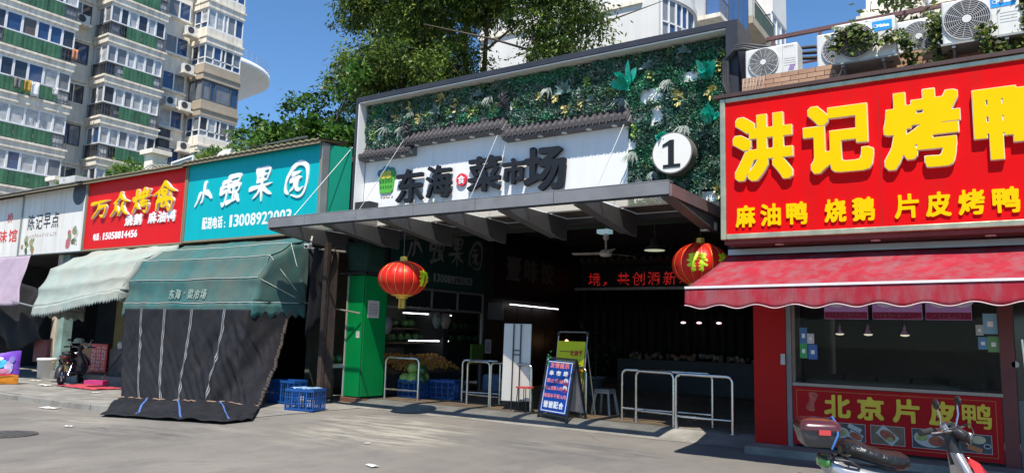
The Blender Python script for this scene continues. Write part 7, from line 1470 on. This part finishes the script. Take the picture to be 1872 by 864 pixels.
mb = MB(); branches(mb, (-19.9, 17, 4.2), [l[:3] for l in lob], .09, 8, 3); mb.tube([(-19.9, 17, -.3), (-19.95, 17, 2), (-19.9, 17, 4.3)], [.2, .16, .14], 10); mb.build('trunk', BARK, t)
ML = [leafmat('mulberry_leaf_%d' % i, c, .4, .5) for i, c in enumerate(((.055, .15, .018), (.035, .10, .015), (.10, .20, .03), (.02, .06, .012)))]
mb = MB(); crown(mb, lob, 26000, .18, .6, 5, .35, 18, 4, .16, 7); mb.build('crown', ML, t, flip=False, kind='stuff')
def shrub(x, y, z, rx, ry, rz, n, lab, cols, l=.14, seed=1, name='shrub', w=.5):
    t = T(name, lab, 'shrub', (x, y, z-rz)); mb = MB(); branches(mb, (x, y, z-rz), [(x+rx*a, y, z+rz*b) for a, b in ((-.6, .3), (0, .7), (.6, .2))], .03, seed, 2); mb.build('stem', BARK, t)
    mb = MB(); rr = random.Random(seed); lobes = [(x+rr.uniform(-.5, .5)*rx, y+rr.uniform(-.3, .3)*ry, z+rr.uniform(-.4, .5)*rz, rx*.6, ry*.6, rz*.6) for _ in range(5)]; crown(mb, lobes, n, l, w, seed, .3, 20, len(cols), .14); mb.build('foliage', cols, t, flip=False, kind='stuff')
SL = [leafmat('shrub_leaf_%d' % i, c, .4, .45) for i, c in enumerate(((.10, .22, .025), (.06, .15, .02), (.16, .24, .05)))]
shrub(-26.3, 12.6, 5.85, 1.2, .6, .5, 1400, 'low green shrub on the roof behind the breakfast sign', SL, seed=1)
shrub(-22.9, 12.6, 6.0, 1.1, .6, .65, 1800, 'bright leafy shrub on the roof behind the left red sign', SL, seed=2)
shrub(-21.0, 12.8, 5.95, .9, .5, .5, 1200, 'yellowish shrub beside the plant hoops on the roof', [SL[2], SL[0]], seed=3)
shrub(-18.4, 12.4, 6.0, .5, .4, .6, 700, 'small vine clump at the left end of the roof railing', SL, seed=4)
shrub(-16.6, 12.3, 6.0, .7, .4, .5, 700, 'creeper over the roof railing near the satellite dish', SL, seed=5)
shrub(-1.25, 12.3, 6.55, .55, .3, .35, 260, 'sparse leafy sprig above the ivy-covered air conditioner', [leafmat('sprig_%d' % i, c, .4, .5) for i, c in enumerate(((.06, .10, .03), (.12, .16, .05)))], .13, 6)
IVY = [leafmat('ivy_leaf_%d' % i, c, .35, .55) for i, c in enumerate(((.12, .17, .03), (.07, .11, .02), (.20, .22, .05), (.04, .07, .015)))]
def ivy(paths, n, lab, seed, s=.05, l=.08):
    rr = random.Random(seed); t = T('ivy', lab, 'ivy', paths[0][0]); mb = MB()
    for pts in paths: mb.tube(pts, .005, 5)
    mb.build('stem', BARK, t); mb = MB(); tot = sum(len(p)-1 for p in paths)
    for pts in paths:
        for i in range(int(n*(len(pts)-1)/tot)):
            k = rr.uniform(0, len(pts)-1.001); a = int(k); p = Vector(pts[a]).lerp(Vector(pts[a+1]), k-a)+V(rr.gauss(0, s), -abs(rr.gauss(0, .04)), rr.gauss(0, s)); mb.k = rr.randrange(4)
            leafq(mb, p, V(rr.gauss(0, .5), -.5, rr.gauss(-.5, .5)).normalized(), V(rr.gauss(0, .5), -.6, .6), l*rr.uniform(.6, 1.3), l*.75)
    mb.build('leaves', IVY, t, flip=False, kind='stuff')
ivy([[(-1.82, 10.53, 5.45), (-1.75, 10.52, 5.65), (-1.6, 10.52, 5.72), (-1.5, 10.52, 5.68), (-1.42, 10.52, 5.55), (-1.3, 10.52, 5.5), (-1.08, 10.54, 5.52)], [(-1.6, 10.53, 5.74), (-1.58, 10.52, 5.6), (-1.55, 10.52, 5.42)], [(-1.75, 10.53, 5.68), (-1.7, 10.52, 5.55)]], 430, 'yellow-green ivy wound over the fan of the bracketed air conditioner', 1)
ivy([[(-1.08, 10.54, 5.55), (-1.0, 10.75, 5.56), (-.95, 10.9, 5.4), (-.92, 10.95, 5.2), (-.85, 10.95, 5.08)], [(-1.02, 10.7, 5.55), (-.9, 10.95, 5.3)]], 260, 'ivy strand hanging over the bricks between the blue-labelled units', 2, .05)
ivy([[(-.64, 11.2, 5.98), (-.62, 10.95, 5.75), (-.6, 10.95, 5.45), (-.58, 10.92, 5.15)], [(-.66, 11.1, 5.9), (-.68, 10.96, 5.5)]], 320, 'dense ivy hanging left of the rightmost air conditioner', 3, .05)
ivy([[(-.1, 10.55, 5.45), (-.07, 10.53, 5.3), (-.05, 10.55, 5.12)], [(.02, 10.6, 5.25), (.05, 10.6, 5.05)]], 150, 'thin ivy strand below the rightmost air conditioner', 4, .04)
ivy([[(.3, 10.7, 6.1), (.36, 10.68, 5.7), (.34, 10.7, 5.3), (.3, 10.7, 5.05)], [(.42, 10.7, 6.1), (.5, 10.7, 5.6), (.45, 10.7, 5.1)]], 900, 'thick bright ivy at the right edge of the picture', 5, .1, .07)
